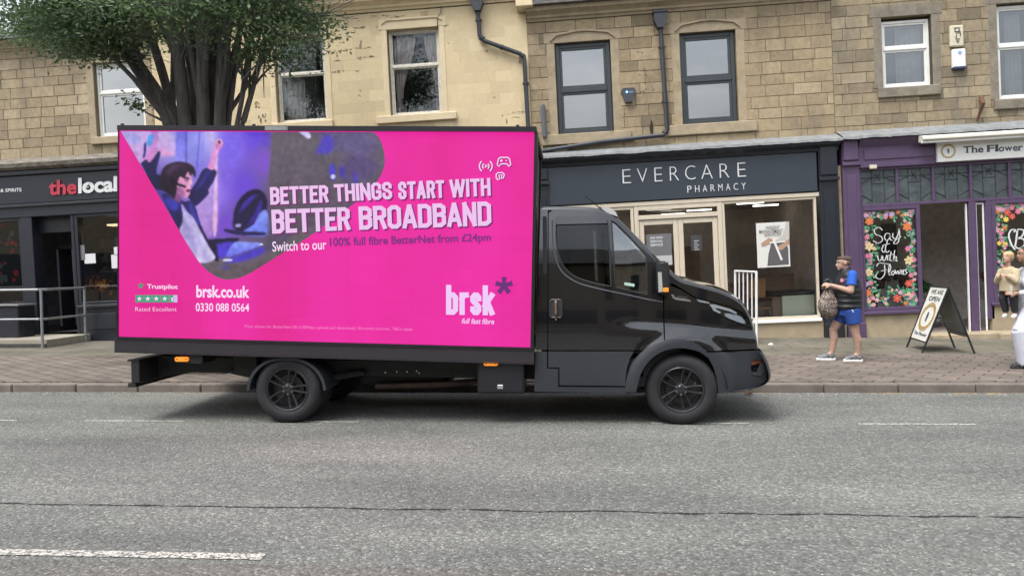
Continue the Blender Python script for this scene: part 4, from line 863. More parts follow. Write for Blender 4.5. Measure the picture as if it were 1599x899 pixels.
def wreath(parent, cu, cv, rad, y, m, n=26, s_=.022, shape=(1, 1)):
    mb = MB(); rr = random.Random(2)
    for i in range(n):
        a = 2*math.pi*i/n
        for kk in (-1, 1): leafm(mb, cu+rad*shape[0]*math.cos(a), cv+rad*shape[1]*math.sin(a), s_*1.6, a+math.pi/2+kk*.7, 0, y)
    pts = [(cu+rad*shape[0]*math.cos(2*math.pi*i/40), cv+rad*shape[1]*math.sin(2*math.pi*i/40)) for i in range(41)]; ribbon(mb, pts, s_*.5, y-.001, taper=False)
    return mb.build('wreath', m, parent)
M_gold = mat('gold print', (.42, .27, .05), .5)
cu, cv = zfac(553, 134, 1290, 190, 2.9, Yb); wreath(sg, cu, cv, .125, Yb-.005, M_gold, s_=.02)
mb = MB(); ribbon(mb, [(cu, cv-.05), (cu, cv+.05)], .012, Yb-.005, taper=False)
for kk in (-1, 1):
    for j in range(3): leafm(mb, cu, cv-.03+j*.025, .03, math.pi/2-kk*.8, 0, Yb-.006)
mb.build('sprig', MATS['dark sign letters'], sg)
Ya = YS-.32; a = fac(1440, 214, Ya); b2_ = fac(1440, 220, Ya)
aw = thing('awning', 'rolled up cream awning in its long case above the florist sign', 'awning', (9.5, Ya, a[1]), None, True)
mb = MB(); v1 = a[1]; v0 = b2_[1]-.01; mb.profx([(Ya, v0), (Ya-.05, v0+.03), (Ya-.05, v1-.02), (Ya, v1+.02), (YS-.16, v1+.05), (YS-.16, v0)], a[0], 12.7); mb.build('awning_case', mat('cream awning case', (.66, .64, .56), .45, var=.04), aw)
mb = MB(); mb.tube([(a[0]-.01, Ya+.02, v0-.02), (12.7, Ya+.02, v0-.02)], .022, 8); mb.build('front_bar', M_white, aw)
mb = MB(); u, v = fac(1362, 262, YS-.05); mb.box(u-.07, u+.07, YS-.12, YS-.061, v-.03, v+.05, ch=.01); mb.build('door_sensor', M_boxw, bD)
# ---- A board
ab_ = thing('a_board', 'black framed folding pavement sign with a gold wreath standing by the florist', 'pavement sign', onZ(1470, 550, .12))
PZ = .12
def gp(px, py, z=PZ): return onZ(px, py, z)
fl, frr = gp(1416, 542), gp(1440, 551); bl_, brr = gp(1491, 543), gp(1522, 552)
# top of each leg: frame meets at the ridge
def at_h(px, py, a, b_):   # pixel on the vertical plane through ground line a-b
    n_ = Vector((b_.y-a.y, a.x-b_.x, 0)).normalized(); d = ray(px, py); o = Vector((0, 0, CAM_H)); t = (a-o).dot(n_)/d.dot(n_); return o+d*t
ridge_h = 1.10
mfl = (fl+bl_)/2; mfr = (frr+brr)/2
tl = Vector(((mfl.x), mfl.y, PZ+ridge_h-.02)); tr_ = Vector((mfr.x, mfr.y, PZ+ridge_h-.02))
M_frame = mat('black board frame', (.02, .022, .022), .35, metal=.3)
mb = MB(); mb.tube([fl, tl], .016, 6); mb.tube([frr, tr_], .016, 6); mb.tube([tl, tr_], .018, 6); mb.tube([fl.lerp(tl, .16), frr.lerp(tr_, .16)], .014, 6); mb.build('front_frame', M_frame, ab_)
mb = MB(); mb.tube([bl_, tl], .016, 6); mb.tube([brr, tr_], .016, 6); mb.tube([bl_.lerp(tl, .3), brr.lerp(tr_, .3)], .012, 6); mb.tube([bl_.lerp(tl, .48), fl.lerp(tl, .48)], .008, 6); mb.tube([brr.lerp(tr_, .48), frr.lerp(tr_, .48)], .008, 6); mb.build('rear_frame', M_frame, ab_)
def board_pt(s_, t_, off=0):
    p = fl.lerp(frr, s_).lerp(tl.lerp(tr_, s_), t_); n_ = (frr-fl).cross(tl-fl).normalized(); 
    if n_.x > 0: n_ = -n_
    return p+n_*off
mb = MB(); A = [board_pt(.04, .17, .004), board_pt(.96, .17, .004), board_pt(.96, .985, .004), board_pt(.04, .985, .004)]; B_ = [board_pt(.04, .17, -.006), board_pt(.96, .17, -.006), board_pt(.96, .985, -.006), board_pt(.04, .985, -.006)]
mb.add(A+B_, [(0, 1, 2, 3), (7, 6, 5, 4), (0, 4, 5, 1), (1, 5, 6, 2), (2, 6, 7, 3), (3, 7, 4, 0)]); mb.build('front_panel', mat('white board panel', (.66, .66, .62), .45), ab_)
mb = MB(); n_ = (brr-bl_).cross(tl-bl_).normalized(); q = [bl_.lerp(tl, .25), brr.lerp(tr_, .25), tr_, tl]; mb.add(q+[p+n_*.008 for p in q], [(0, 1, 2, 3), (7, 6, 5, 4), (0, 4, 5, 1), (1, 5, 6, 2), (2, 6, 7, 3), (3, 7, 4, 0)]); mb.build('rear_panel', mat('grey board back', (.16, .17, .165), .5), ab_)
flat = MB()
letter(flat, 'WE ARE', box4(.18, .86, .885, .955), 0, bold=.01); letter(flat, 'OPEN', box4(.2, .82, .775, .85), 0, bold=.012); letter(flat, 'The Flower', box4(.10, .88, .235, .285), 0, bold=.015)
flat.v = [tuple(board_pt(x_, z_, .008)) for x_, y_, z_ in flat.v]; flat.build('lettering', MATS['dark sign letters'], ab_)
flat = MB(); 
for i in range(46):
    a = 2*math.pi*i/46
    for kk in (-1, 1): leafm(flat, .5+.34*math.cos(a), .53+.19*math.sin(a), .058, a+math.pi/2+kk*.7, 0, 0)
flat.v = [tuple(board_pt(x_, z_ if True else 0, .009)) for x_, y_, z_ in flat.v]; flat.build('wreath', M_gold, ab_)
flat = MB(); letter(flat, 'HELLO', box4(.36, .64, .50, .55), 0, bold=.01); flat = MB(); flat.box(.46, .54, -.0, .0005, .46, .60); leafm(flat, .5, .5, .09, 1.0, 0, 0); leafm(flat, .5, .5, .09, 2.2, 0, 0)
flat.v = [tuple(board_pt(x_, z_, .0085+y_)) for x_, y_, z_ in flat.v]; flat.build('sprig', MATS['dark sign letters'], ab_)
# ---- convenience shop at the left
r = bA
YL = 15.5
mb = MB(); mb.profx([(YW, 4.32), (YL-.10, 4.32), (YL-.22, 4.37), (YL-.24, 4.45), (YW-.012, 4.62)], -16.4, -8.87); mb.build('ledge', mat('sooty ledge', (.16, .145, .12), .9, var=.5, vscale=7, bump=.8, bscale=18, dirt=.9, dscale=6, dirtcol=(.035, .033, .03)), r)
mb = MB(); mb.box(-16.4, -8.87, YL-.04, YW+.2, 3.30, 4.315, ch=.01); mb.box(-16.4, -8.87, YL-.12, YL-.042, 4.22, 4.31, ch=.01); mb.box(-16.4, -8.87, YL-.09, YL-.042, 3.52, 3.58, ch=.01); mb.build('fascia', M_black, r)
mb = MB(); mb.box(-16.4, -8.87, YL-.05, YL+.1, 4.0-.0, 4.001); 
lt = thing('shop_sign', 'dark fascia sign with red and white lower case letters over the left shop', 'shop sign', (-10.5, YL-.05, 3.6), None, True)
mb = MB(); mb.box(-14.5, -8.9, YL-.065, YL-.041, 3.60, 4.20, ch=.006); mb.build('sign_board', mat('blue black sign panel', (.013, .016, .024), .4), lt)
yq = YL-.07
def zq(x0, x1, yt0, yt1, yb0, yb1, ox, oy, s, Y): return (zfac(x0, yt0, ox, oy, s, Y), zfac(x1, yt1, ox, oy, s, Y), zfac(x1, yb1, ox, oy, s, Y), zfac(x0, yb0, ox, oy, s, Y))
mb = MB(); letter(mb, 'the', zq(210, 328, 140, 137, 205, 199, 0, 230, 2.725, yq), yq-.02, bold=.03, th=.02); mb.build('red_lettering', mat('red letters', (.42, .03, .06), .45), lt)
mb = MB(); letter(mb, 'local', zq(335, 500, 131, 123, 198, 189, 0, 230, 2.725, yq), yq-.02, bold=.035, th=.02); mb.build('white_lettering', MATS['white letters'], lt); mb = MB(); letter(mb, 'S & SPIRITS', zq(-14, 92, 178, 173, 192, 188, 0, 230, 2.725, yq), yq-.003, bold=.02); mb.build('small_lettering', MATS['white letters'], lt)
mb = MB(); c = zfac(375, 163, 0, 230, 2.725, yq); mb.tube([(c[0]-.03, yq-.025, c[1]-.03), (c[0], yq-.025, c[1]-.045), (c[0]+.03, yq-.025, c[1]-.03)], .009, 6); mb.tube([(c[0], yq-.025, c[1]), (c[0]+.045, yq-.025, c[1]+.045)], .009, 6); mb.build('letter_mark', MATS['white letters'], lt)
wl = shopwin(r, M_black, G_dark, -10.76, -8.9, 1.30, 3.30, .07, mull=(-9.0,), y=YL)
mb = MB(); mb.box(-10.78, -8.9, YL-.06, YL+.1, 1.23, 1.298, ch=.01); mb.box(-10.76, -8.9, YL, YL+.2, -1, 1.228); mb.box(-10.6, -9.9, YL-.02, YL-.001, .75, 1.1, ch=.01); mb.box(-9.8, -9.1, YL-.02, YL-.001, .75, 1.1, ch=.01); mb.build('stall_riser', M_black, r)
mb = MB(); mb.box(-11.98, -11.72, YL-.03, YL+.3, -1, 3.3, ch=.01); mb.box(-11.72, -10.78, YL+.2, YL+.3, 2.95, 3.3); mb.box(-10.84, -10.765, YL-.01, YL+.3, -1, 3.3, ch=.01); mb.build('door_frame', M_black, r)
wp = shopwin(r, M_black, G_dark, -14.5, -11.99, .95, 3.30, .07, y=YL); mb = MB(); mb.box(-14.5, -11.99, YL, YL+.2, -1, .948); mb.build('stall_riser', M_black, r)
gl = vground(-11)
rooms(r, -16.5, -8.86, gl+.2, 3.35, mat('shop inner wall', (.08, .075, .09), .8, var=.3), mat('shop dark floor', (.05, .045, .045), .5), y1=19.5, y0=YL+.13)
def ptag(*a_, **k_): return ftag(*a_, **k_)
# posters and papers
mb = MB(); rr = random.Random(9); c0 = zfac(0, 605, 0, 230, 2.725, YL); c1 = zfac(66, 300, 0, 230, 2.725, YL)
pt = thing('poster', 'black window poster with red berries filling the far left shop window', 'poster', (-12.3, YL+.07, 1.8), None, True)
mb.box(-13.6, c1[0], YL+.075, YL+.08, c0[1], c1[1]); mb.build('sheet', mat('poster black', (.02, .02, .025), .5), pt)
mb = MB()
for i in range(70):
    u = rr.uniform(-13.5, c1[0]-.08); v = rr.uniform(c0[1]+.1, c1[1]-.1); s_ = rr.uniform(.02, .10); n_ = rr.randint(5, 8)
    pts = [(u+math.cos(6.283*j/n_)*s_*rr.uniform(.5, 1), v+math.sin(6.283*j/n_)*s_*rr.uniform(.5, 1)) for j in range(n_)]; mb.add([(p[0], YL+.073-i*.00003, p[1]) for p in pts], [tuple(range(n_-1, -1, -1))], 0 if rr.random() < .65 else 1)
mb.build('printed_berries', [mat('poster red', (.8, .05, .06), .5), mat('poster grey', (.22, .23, .22), .5)], pt)
for (x0, x1, y0, y1, lab) in ((354, 399, 451, 495, 'square white paper stuck on the shop window beside the truck'), (335, 352, 415, 480, 'narrow grey paper stuck left of the square white one'), (470, 500, 455, 515, 'white printed paper low at the truck edge of the shop window'), (480, 512, 422, 458, 'small white framed notice above the printed paper')):
    a = zfac(x0, y1, 0, 230, 2.725, YL); b_ = zfac(x1, y0, 0, 230, 2.725, YL); mb = MB(); mb.box(a[0], b_[0], YL+.050, YL+.055, a[1], b_[1]); ptag(mb, 'paper_notice', mat('notice paper '+('grey' if 'grey' in lab else 'white'), (.18, .18, .2) if 'grey' in lab else (.6, .6, .62), .6), (a[0], YL+.05, a[1]), lab, 'notice')
pt = thing('poster', 'dark sticker of a blazing yellow and red burst low on the left shop window', 'poster', (-10.1, YL+.07, 1.5), None, True)
c = zfac(425, 585, 0, 230, 2.725, YL); mb = MB(); mb.box(-10.70, -9.0, YL+.070, YL+.074, 1.37, 2.0); mb.build('sheet', mat('sticker black', (.03, .02, .025), .5), pt)
for nm_, cl_, n_, sp, off in (('printed_embers', (.45, .08, .02), 120, .30, 0), ('printed_flames', (.9, .35, .04), 90, .18, .001), ('printed_glow', (.95, .68, .14), 34, .09, .002)):
    mb = MB()
    for i in range(n_):
        a = rr.uniform(0, 6.28); q = abs(rr.gauss(0, sp*.6)); u = c[0]+math.cos(a)*q*1.2; v = c[1]+math.sin(a)*q*.75
        if not (1.4 < v < 1.97): continue
        leafm(mb, u, v, rr.uniform(.03, .08), rr.uniform(0, 6.28), 0, YL+.068-off-i*.00001)
    mb.build(nm_, mat(nm_, cl_, .5), pt)
# interior: lamps, blue screen, shelves with goods, drinks fridge
for (u, y) in ((-10.2, 16.6), (-9.4, 17.6)):
    mb = MB(); mb.box(u-.45, u+.45, y-.12, y+.12, 3.1, 3.14, ch=.008); o = mb.build('ceiling_light', mat('warm ceiling lamp', (.9, .8, .6), .5, emit=(1, .78, .45), estr=1.0), None, origin=(u, y, 3.1), rot=FROT); tag(o, 'warm flat lamp on the ceiling of the left shop', 'ceiling light', 'lamps inside the convenience shop')
mb = MB(); mb.box(-10.55, -9.2, 17.1, 17.16, 1.9, 2.75, ch=.02); ptag(mb, 'display_board', mat('blue display', (.03, .04, .16), .4, emit=(.03, .04, .2), estr=.4), (-9.9, 17.1, 1.9), 'blue board hanging inside the left shop window', 'display board')
GM = [mat('goods '+n_, c_, .5) for n_, c_ in (('red', (.3, .03, .03)), ('cream', (.4, .35, .25)), ('brown', (.15, .07, .04)), ('blue', (.04, .08, .22)), ('green', (.05, .14, .06)), ('white', (.5, .5, .5)))]
def shelf(u0, u1, y, lab, sd):
    rr = random.Random(sd); t = thing('shelf_unit', lab, 'shelf', ((u0+u1)/2, y, gl+.2), None, True); mb = MB(); mb.box(u0-.03, u0, y, y+.4, gl+.2, 2.7); mb.box(u1, u1+.03, y, y+.4, gl+.2, 2.7)
    for k_ in range(6): mb.box(u0, u1, y, y+.38, gl+.3+k_*.36, gl+.33+k_*.36)
    mb.build('rack', mat('shelf metal', (.08, .075, .075), .5), t); g_ = MB()
    for k_ in range(6):
        u = u0+.02
        while u < u1-.09:
            w_ = rr.uniform(.05, .1); h_ = rr.uniform(.14, .27); g_.box(u, u+w_, y+.02, y+.3, gl+.332+k_*.36, gl+.332+k_*.36+h_, rr.randint(0, 5), ch=.006); u += w_+.012
    g = g_.build('packed_goods', GM, t); g['kind'] = 'stuff'; return t
shelf(-11.55, -10.85, 17.4, 'shelf of packed goods straight behind the open shop doorway', 1); shelf(-10.5, -9.0, 18.3, 'long shelf of goods behind the left shop window', 2)
fr = thing('drinks_fridge', 'dark glass fronted drinks fridge in the open shop doorway', 'fridge', (-11.6, 16.4, gl+.2), None, True)
mb = MB(); mb.box(-11.72, -11.66, 16.2, 17.0, gl+.2, 2.7, ch=.01); mb.box(-11.66, -11.3, 16.9, 17.0, gl+.2, 2.7); mb.box(-11.66, -11.3, 16.2, 16.9, 2.6, 2.7); mb.build('cabinet', M_black, fr); mb = MB(); mb.box(-11.32, -11.28, 16.15, 16.2, gl+.3, 2.6, ch=.01); mb.box(-11.70, -11.66, 16.15, 16.2, gl+.3, 2.6, ch=.01); mb.build('door_trim', M_chrome, fr)
# ground floor of the painted building, behind the truck
r = bB
mb = MB(); mb.box(-8.85, -.62, YS-.05, YW+.2, 3.35, 4.2, ch=.01); mb.box(-8.85, -.62, YS-.16, YS-.052, 4.1, 4.2, ch=.01); mb.build('fascia', M_navy, r)
for a_, b_ in ((-8.84, -8.5), (-4.3, -4.0), (-.95, -.63)): pilaster(r, M_navy, a_, b_, 3.34, .3)
shopwin(r, M_cream, G_shop, -8.48, -5.6, .75, 3.34, .06, mull=(-7.0,)); mb = MB(); mb.box(-8.48, -5.6, YS, YS+.2, -1, .748); mb.build('stall_riser', M_riser, r)
dd_ = frame(r, 'door', M_cream, -5.58, -4.32, vg(-5)+.2, 3.34, .12, YS, YS+.1); pane(dd_, G_shop, -5.5, -4.4, vg(-5)+.3, 3.25, YS+.05)
shopwin(r, M_cream, G_shop, -3.98, -.97, .75, 3.34, .06, mull=(-2.5,)); mb = MB(); mb.box(-3.98, -.97, YS, YS+.2, -1, .748); mb.build('stall_riser', M_riser, r)
rooms(r, -8.86, -.61, vground(-4)+.05, 3.4, mat('plain shop wall', (.35, .33, .30), .85, var=.15), M_floor, y1=19.5, y0=YS+.13)
pilaster(bD, M_purple, 13.1, 13.48, 3.92, .5); mb = MB(); mb.box(12.0, 13.1, YS, YW+.25, vg(12.5), 3.32); mb.build('side_panel', M_purple, bD)
r = bA
# ramp with rail
pr = onZ(65, 545, .12); pz = .12; Y0 = 14.12; X1 = -10.55
rp_ = thing('access_ramp', 'low concrete ramp platform before the left shop doorway', 'ramp', (X1-1.5, Y0+.6, pz))
q0 = onY(60, 533, Y0).z; q1 = q0-.0
mb = MB(); mb.add([(X1-6, Y0, -.5), (X1, Y0, -.5), (X1, 15.52, -.5), (X1-6, 15.52, -.5), (X1-6, Y0, q0), (X1, Y0, q0+.03), (X1, 15.52, q0+.03), (X1-6, 15.52, q0)], [(0, 3, 2, 1), (4, 5, 6, 7), (0, 1, 5, 4), (1, 2, 6, 5), (2, 3, 7, 6), (3, 0, 4, 7)])
mb.build('platform', mat('ramp concrete', (.30, .27, .22), .85, var=.15, dirt=.4, dscale=3), rp_)
mb = MB(); mb.box(X1-6, X1-.0, Y0-.03, Y0-.002, -.3, q0-.045); mb.build('ramp_skirt', mat('dark ramp side', (.05, .045, .045), .85, var=.3), rp_)
hr = thing('handrail', 'grey galvanised handrail round the ramp at the left shop', 'handrail', (X1-.5, Y0, pz))
M_galv = mat('galvanised steel', (.33, .34, .35), .45, metal=.75, var=.12)
Yr = Y0-.09; zt = onY(65, 452, Yr).z; zm = onY(65, 498, Yr).z
mb = MB(); mb.tube([(X1-6, Yr, zt-.02), (X1-.08, Yr, zt), (X1+.02, Yr+.1, zt), (X1+.02, 15.3, zt)], .026, 8); mb.build('top_rail', M_galv, hr, smooth=True)
mb = MB(); mb.tube([(X1-6, Yr, zm-.02), (X1-.08, Yr, zm), (X1+.02, Yr+.1, zm), (X1+.02, 15.3, zm)], .022, 8); mb.build('mid_rail', M_galv, hr, smooth=True)
for (x_, y_) in ((X1-.02, Yr), (X1+.02, 15.3), (X1-2.6, Yr), (X1-5.2, Yr)): mb = MB(); mb.tube([(x_, y_, pz-.05), (x_, y_, zt)], .026, 8); mb.lathe([(.05, pz), (.05, pz+.01), (.001, pz+.011)], (x_, y_, 0), 'z', 12); mb.build('post', M_galv, hr, smooth=True)
bi = thing('planter_box', 'low dark box with pale scraps on its lid beside the left shop doorway', 'box', (-12.9, 14.9, q0))
a = onY(40, 515, 14.9); b_ = onY(40, 478, 14.9); mb = MB(); mb.box(a.x-1.3, a.x, 14.7, 15.2, q0, b_.z, ch=.02); mb.build('body', M_black, bi); mb = MB(); mb.box(a.x-1.33, a.x+.03, 14.67, 15.23, b_.z+.001, b_.z+.05, ch=.015); mb.build('lid', mat('grey lid', (.10, .10, .11), .5, var=.3), bi)
# white railing by the pharmacy door
rl = thing('railing', 'white barred railing between the truck nose and the pharmacy window', 'railing', (3.83, 14.8, .12))
M_rail = mat('white rail paint', (.72, .72, .72), .4, dirt=.15)
P0, P1 = onY(1148, 423, 15.3), onY(1181, 424.5, 14.2); P1.x = P0.x+(P1.x-P0.x)
zt = P0.z
mb = MB(); mb.tube([(P0.x, P0.y, zt), (P1.x, P1.y, onY(1181, 424.5, 14.2).z)], .022, 6); mb.build('top_rail', M_rail, rl)
mb = MB(); mb.tube([(P0.x, P0.y, .25), (P1.x, P1.y, .25)], .02, 6); mb.build('bottom_rail', M_rail, rl)
for i in range(6):
    t = i/5.; x_ = P0.x+(P1.x-P0.x)*t; y_ = P0.y+(P1.y-P0.y)*t; end = i in (0, 5)
    mb = MB(); mb.tube([(x_, y_, .10 if end else .25), (x_, y_, zt)], .024 if end else .013, 6); mb.build('post' if end else 'bar', M_rail, rl)
# curtains and window pots upstairs
def curtain(u0, u1, v0, v1, y, m, lab, tie=None, n=26):
    mb = MB(); rows = 12; vs = []
    for j in range(rows+1):
        t = j/rows; v = v1+(v0-v1)*t; a, b_ = u0, u1
        if tie:                                 # gathered towards one side at mid height
            k_ = math.exp(-((t-.8)/.55)**2)*.72; 
            if tie < 0: b_ = u1+(u0-u1)*k_
            else: a = u0+(u1-u0)*k_
        for i in range(n+1): s_ = i/n; vs.append((a+(b_-a)*s_, y+.025*math.sin(s_*math.pi*9+j*.08), v))
    mb.add(vs, [(j*(n+1)+i, j*(n+1)+i+1, (j+1)*(n+1)+i+1, (j+1)*(n+1)+i) for j in range(rows) for i in range(n)])
    return ftag(mb, 'curtain', m, (u0, y, v0), lab, 'curtain', smooth=True)
M_net = mat('grey net curtain', (.62, .58, .54), .9, var=.15, vscale=4); M_lace = mat('pink lace curtain', (.78, .70, .66), .9, var=.15)
curtain(-6.0, -5.55, 5.08, 6.02, 15.95, M_net, 'grey net curtain at the left of the window behind the tree'); curtain(-3.52, -2.98, 5.08, 6.75, 15.93, M_lace, 'gathered lace curtain at the left of the cream wall window', -1)
curtain(-2.9, -2.55, 5.08, 6.75, 15.93, M_lace, 'narrow lace curtain at the right of the cream wall window', 1); curtain(6.95, 7.44, 4.98, 6.25, 15.95, M_net, 'pale net curtain behind the small white framed window'); curtain(9.1, 9.4, 4.6, 6.3, 15.95, M_net, 'pale net curtain behind the rightmost upstairs window')
pp = thing('potted_plant', 'tall dark plant in a white pot on the cream wall window sill', 'plant', (-3.02, 15.90, 5.06), None, True)
mb = MB(); mb.lathe([(.001, 0), (.05, 0), (.07, .17), (.06, .17), (.001, .15)], (-2.98, 15.88, 5.07), 'z', 14); mb.build('pot', M_white, pp, smooth=True)
mb = MB(); rr = random.Random(3)
for i in range(420):
    t = rr.random(); c = Vector((-3.2+.28*t+rr.gauss(0, .10*(1.1-t)), 15.92+rr.gauss(0, .04), 5.15+t*1.35)); a = rr.uniform(0, 6.28); s_ = rr.uniform(.025, .05); mb.add([(c.x+math.cos(a)*s_, c.y, c.z+math.sin(a)*s_), (c.x-math.sin(a)*s_*.6, c.y+.02, c.z+math.cos(a)*s_*.6), (c.x-math.cos(a)*s_, c.y, c.z-math.sin(a)*s_), (c.x+math.sin(a)*s_*.6, c.y-.02, c.z-math.cos(a)*s_*.6)], [(0, 1, 2, 3)])
mb.build('foliage', mat('dark plant', (.012, .02, .014), .7), pp)
# small round sign behind the tree
u, v = fac(247, 137, YW-.03); mb = MB(); mb.lathe([(.001, -.012), (.055, -.012), (.06, 0)], (u, YW-.02, v), 'y', 20); o = mb.build('wall_plaque', [mat('red plaque', (.35, .09, .07), .5)], bB, smooth=False)
mb = MB(); mb.box(u-.03, u+.03, YW-.036, YW-.033, v-.02, v+.02); mb.build('plaque_centre', M_white, o)
# ============================================================ terrace across the road, mirrored in the windows
ot = thing('opposite_terrace', 'long stone terrace across the road mirrored in the upstairs windows', 'building', (0, -6.5, 0))
mb = MB(); mb.box(-45, 45, -14, -6.5, -1, 6.2); mb.build('wall', M_stoneC if False else M_dress, ot)
mb = MB(); mb.profx([(-6.2, 6.25), (-10.2, 8.6), (-14.3, 6.25)], -45.2, 45.2); mb.build('roof', M_slate, ot)
for i in range(18):
    x_ = -42+i*5
    for z0, z1, w_ in ((3.9, 5.5, 1.1), (.8, 2.7, 3.2)): mb = MB(); mb.box(x_, x_+w_, -6.52, -6.45, z0, z1); mb.build('window', M_black if z0 < 2 else M_roomdark, ot)
# ============================================================ the advertising truck
YT = 7.50; YC = 8.46; YF = 2*YC-YT
X0 = -2.915
trk = thing('advertising_truck', 'black box truck carrying a bright pink lit advertising screen', 'truck', (X0, YC, 0))
M_gloss = mat('gloss black bodywork', (.0075, .0075, .009), .12, coat=1, spec=.6); M_clad = mat('grey plastic cladding', (.030, .033, .040), .42, var=.08, vscale=4)
M_frameb = mat('satin black frame', (.015, .014, .018), .32, var=.15, vscale=3, spec=.5); M_chas = mat('chassis black', (.012, .012, .013), .6, var=.3, vscale=8); M_tyre = mat('tyre rubber', (.017, .015, .018), .7, var=.2, vscale=10, dirt=.35, dscale=7, dirtcol=(.06, .055, .05))
M_rim = mat('satin black alloy', (.035, .035, .04), .28, metal=.5, coat=.4); M_seam = mat('panel gap', (.002, .002, .002), .9); M_int = mat('cab interior', (.022, .022, .025), .8)
M_orange = mat('amber lens', (.75, .22, .02), .3, emit=(1, .28, .03), estr=.22); G_cab = glass('cab glass', (.24, .26, .27), .0, .01); G_ws = glass('windscreen glass', (.62, .68, .66), .12, .01); G_q = glass('quarter glass', (.55, .66, .60), .20, .01)
def tp(px, py, Y=YT): p = onY(px, py, Y); return (p.x, p.z)
def sst(a, b_, x): t = min(1, max(0, (x-a)/(b_-a))); return t*t*(3-2*t)
XW1, ZW = onY(1065, 609, YT+.05).x, .358
XW0 = onY(448.5, 609, YT+.05).x
def yin(x, z):                       # how far the cab skin lies inside the outermost side plane
    y = .035
    y += .16*max(0, z-1.25)**1.25+.02*sst(1.0, 1.35, z)
    y += .10*max(0, .55-z)**1.5
    d = max(0, x-(XW1-.35)); y += .13*d**2.2
    # waist line that scoops under the window and over the wing
    xc = x-tp(980, 500)[0]; zl = 1.075-.055*max(0, xc)-.06*max(0, xc-.5)
    if x > tp(975, 500)[0]-.25: k_ = sst(tp(970, 500)[0]-.25, tp(990, 500)[0]+.1, x); y += k_*(.035*sst(zl-.13, zl, z)-.0)
    # flare round the wheel
    r_ = math.hypot(x-XW1, z-ZW); y -= .035*(1-sst(.48, .62, r_))
    return y
def skin(mb, poly, holes=(), step=.045, off=0, far=False, mi=0, th=0, tilt=0):
    zc_ = sum(p[1] for p in poly)/len(poly)
    V, F = cdt(dense(poly, step*.8), [dense(h, step*.8) for h in holes], step)
    pts = [(p.x, YT+yin(p.x, p.y)+off+tilt*(p.y-zc_), p.y) for p in V]
    F2 = []
    for f in F:
        a, b_, c = [V[i] for i in f[:3]]; cr = (b_-a).x*(c-a).y-(b_-a).y*(c-a).x
        F2.append(f if cr > 0 else f[::-1])
    if far: pts = [(x, 2*YC-y, z) for x, y, z in pts]; F2 = [f[::-1] for f in F2]
    mb.add(pts, F2, mi)
    if th:
        n = len(pts); sg = -1 if far else 1; mb.add([(x, y+th*sg, z) for x, y, z in pts], [f[::-1] for f in F2], mi)
        b0 = len(mb.v)-2*n; ec = {}
        for f in F2:
            for i in range(len(f)): ec[(f[i], f[(i+1) % len(f)])] = 1
        for (a, b_) in ec:
            if (b_, a) not in ec: mb.f.append((b0+b_, b0+a, b0+n+a, b0+n+b_)); mb.mi.append(mi)
    return mb
SIL = [(843, 320), (880, 319.3), (926, 321), (948, 326), (966, 337), (985, 355), (1006, 377), (1027, 399), (1047, 419), (1067, 435), (1085, 440.5), (1107, 446.5), (1125, 451.5), (1141, 457.5), (1155, 465), (1167, 474), (1177, 488), (1185, 506), (1190, 526), (1193, 548)]
S = [tp(*p) for p in SIL]
Sd = [tuple(p) for p in spline(S, 5)]           # 5 samples per segment
RO = .04
def sil_in():
    o = []
    for i, p in enumerate(Sd):
        a = Vector(Sd[max(0, i-1)]); b_ = Vector(Sd[min(len(Sd)-1, i+1)]); t = (b_-a).normalized(); n_ = Vector((t.y, -t.x)); o.append(tuple(Vector(p)+n_*RO))
    return o
Si = sil_in()
def sin_(a, b_): return [Si[i] for i in range(int(a*5), int(b_*5)+1)]
def P(*pts): return [tp(*p) for p in pts]
win1 = [tuple(p) for p in spline(P((868, 344), (868, 372), (872, 397), (879, 415), (890, 427), (906, 436), (930, 443), (955, 448)), 4)]+P((954, 400), (950, 344), (946, 340), (900, 340), (872, 341))
win2 = P((956, 342), (964, 347), (985, 368), (1004, 389), (1012, 399), (1013, 461), (990, 456), (962, 449), (959, 400))
AR = [tuple(p) for p in spline(P((991, 573), (997, 560), (1009, 547), (1024, 537), (1039, 531.5), (1057, 530), (1075, 532.5), (1090, 539), (1104, 549)), 4)]
def arc(a, b_): return AR[a:b_]
iA = 4*4
door = [(tp(856, 330))]+[p for p in Si if tp(857, 0)[0] < p[0] < tp(1024, 0)[0] and p[1] > 1.4]+P((1028, 412), (1036, 432), (1037, 466))+[(tp(1037, 531)[0], AR[iA][1])]+[p for p in AR[:iA][::-1] if p[1] > tp(0+1000, 547)[1]]+P((1008, 547), (930, 547), (856, 547))
wing = P((1039, 433), (1041, 440), (1048, 446), (1064, 452), (1086, 465.5), (1110, 482), (1132, 496), (1148, 504), (1165, 510), (1180, 514.5))+[p for p in Si if p[1] < tp(1184, 514)[1] and p[0] > tp(1170, 500)[0]]+P((1189, 548), (1104, 548.5))+AR[iA:-1][::-1]+[tp(1039, 530)]
bonnet = P((1045, 425))+[p for p in Si if tp(1052, 0)[0] < p[0] and p[1] > tp(1178, 500)[1]]+P((1176, 501), (1166, 489), (1147, 480), (1122, 473.5), (1088, 464), (1066, 450.5), (1050, 441))
lampoly = P((1087, 465), (1121, 474.5), (1146, 481), (1165, 490), (1176, 502), (1180, 513), (1165, 509), (1148, 503), (1132, 495), (1110, 481))
pill = P((1029, 405), (1038, 414), (1050, 424), (1046, 428), (1048, 440), (1040, 436), (1037, 428))
reartop = P((843, 326), (854.5, 325.5), (854.5, 546.5), (836, 547))
mb = MB(); mb2 = MB()
body = MB()
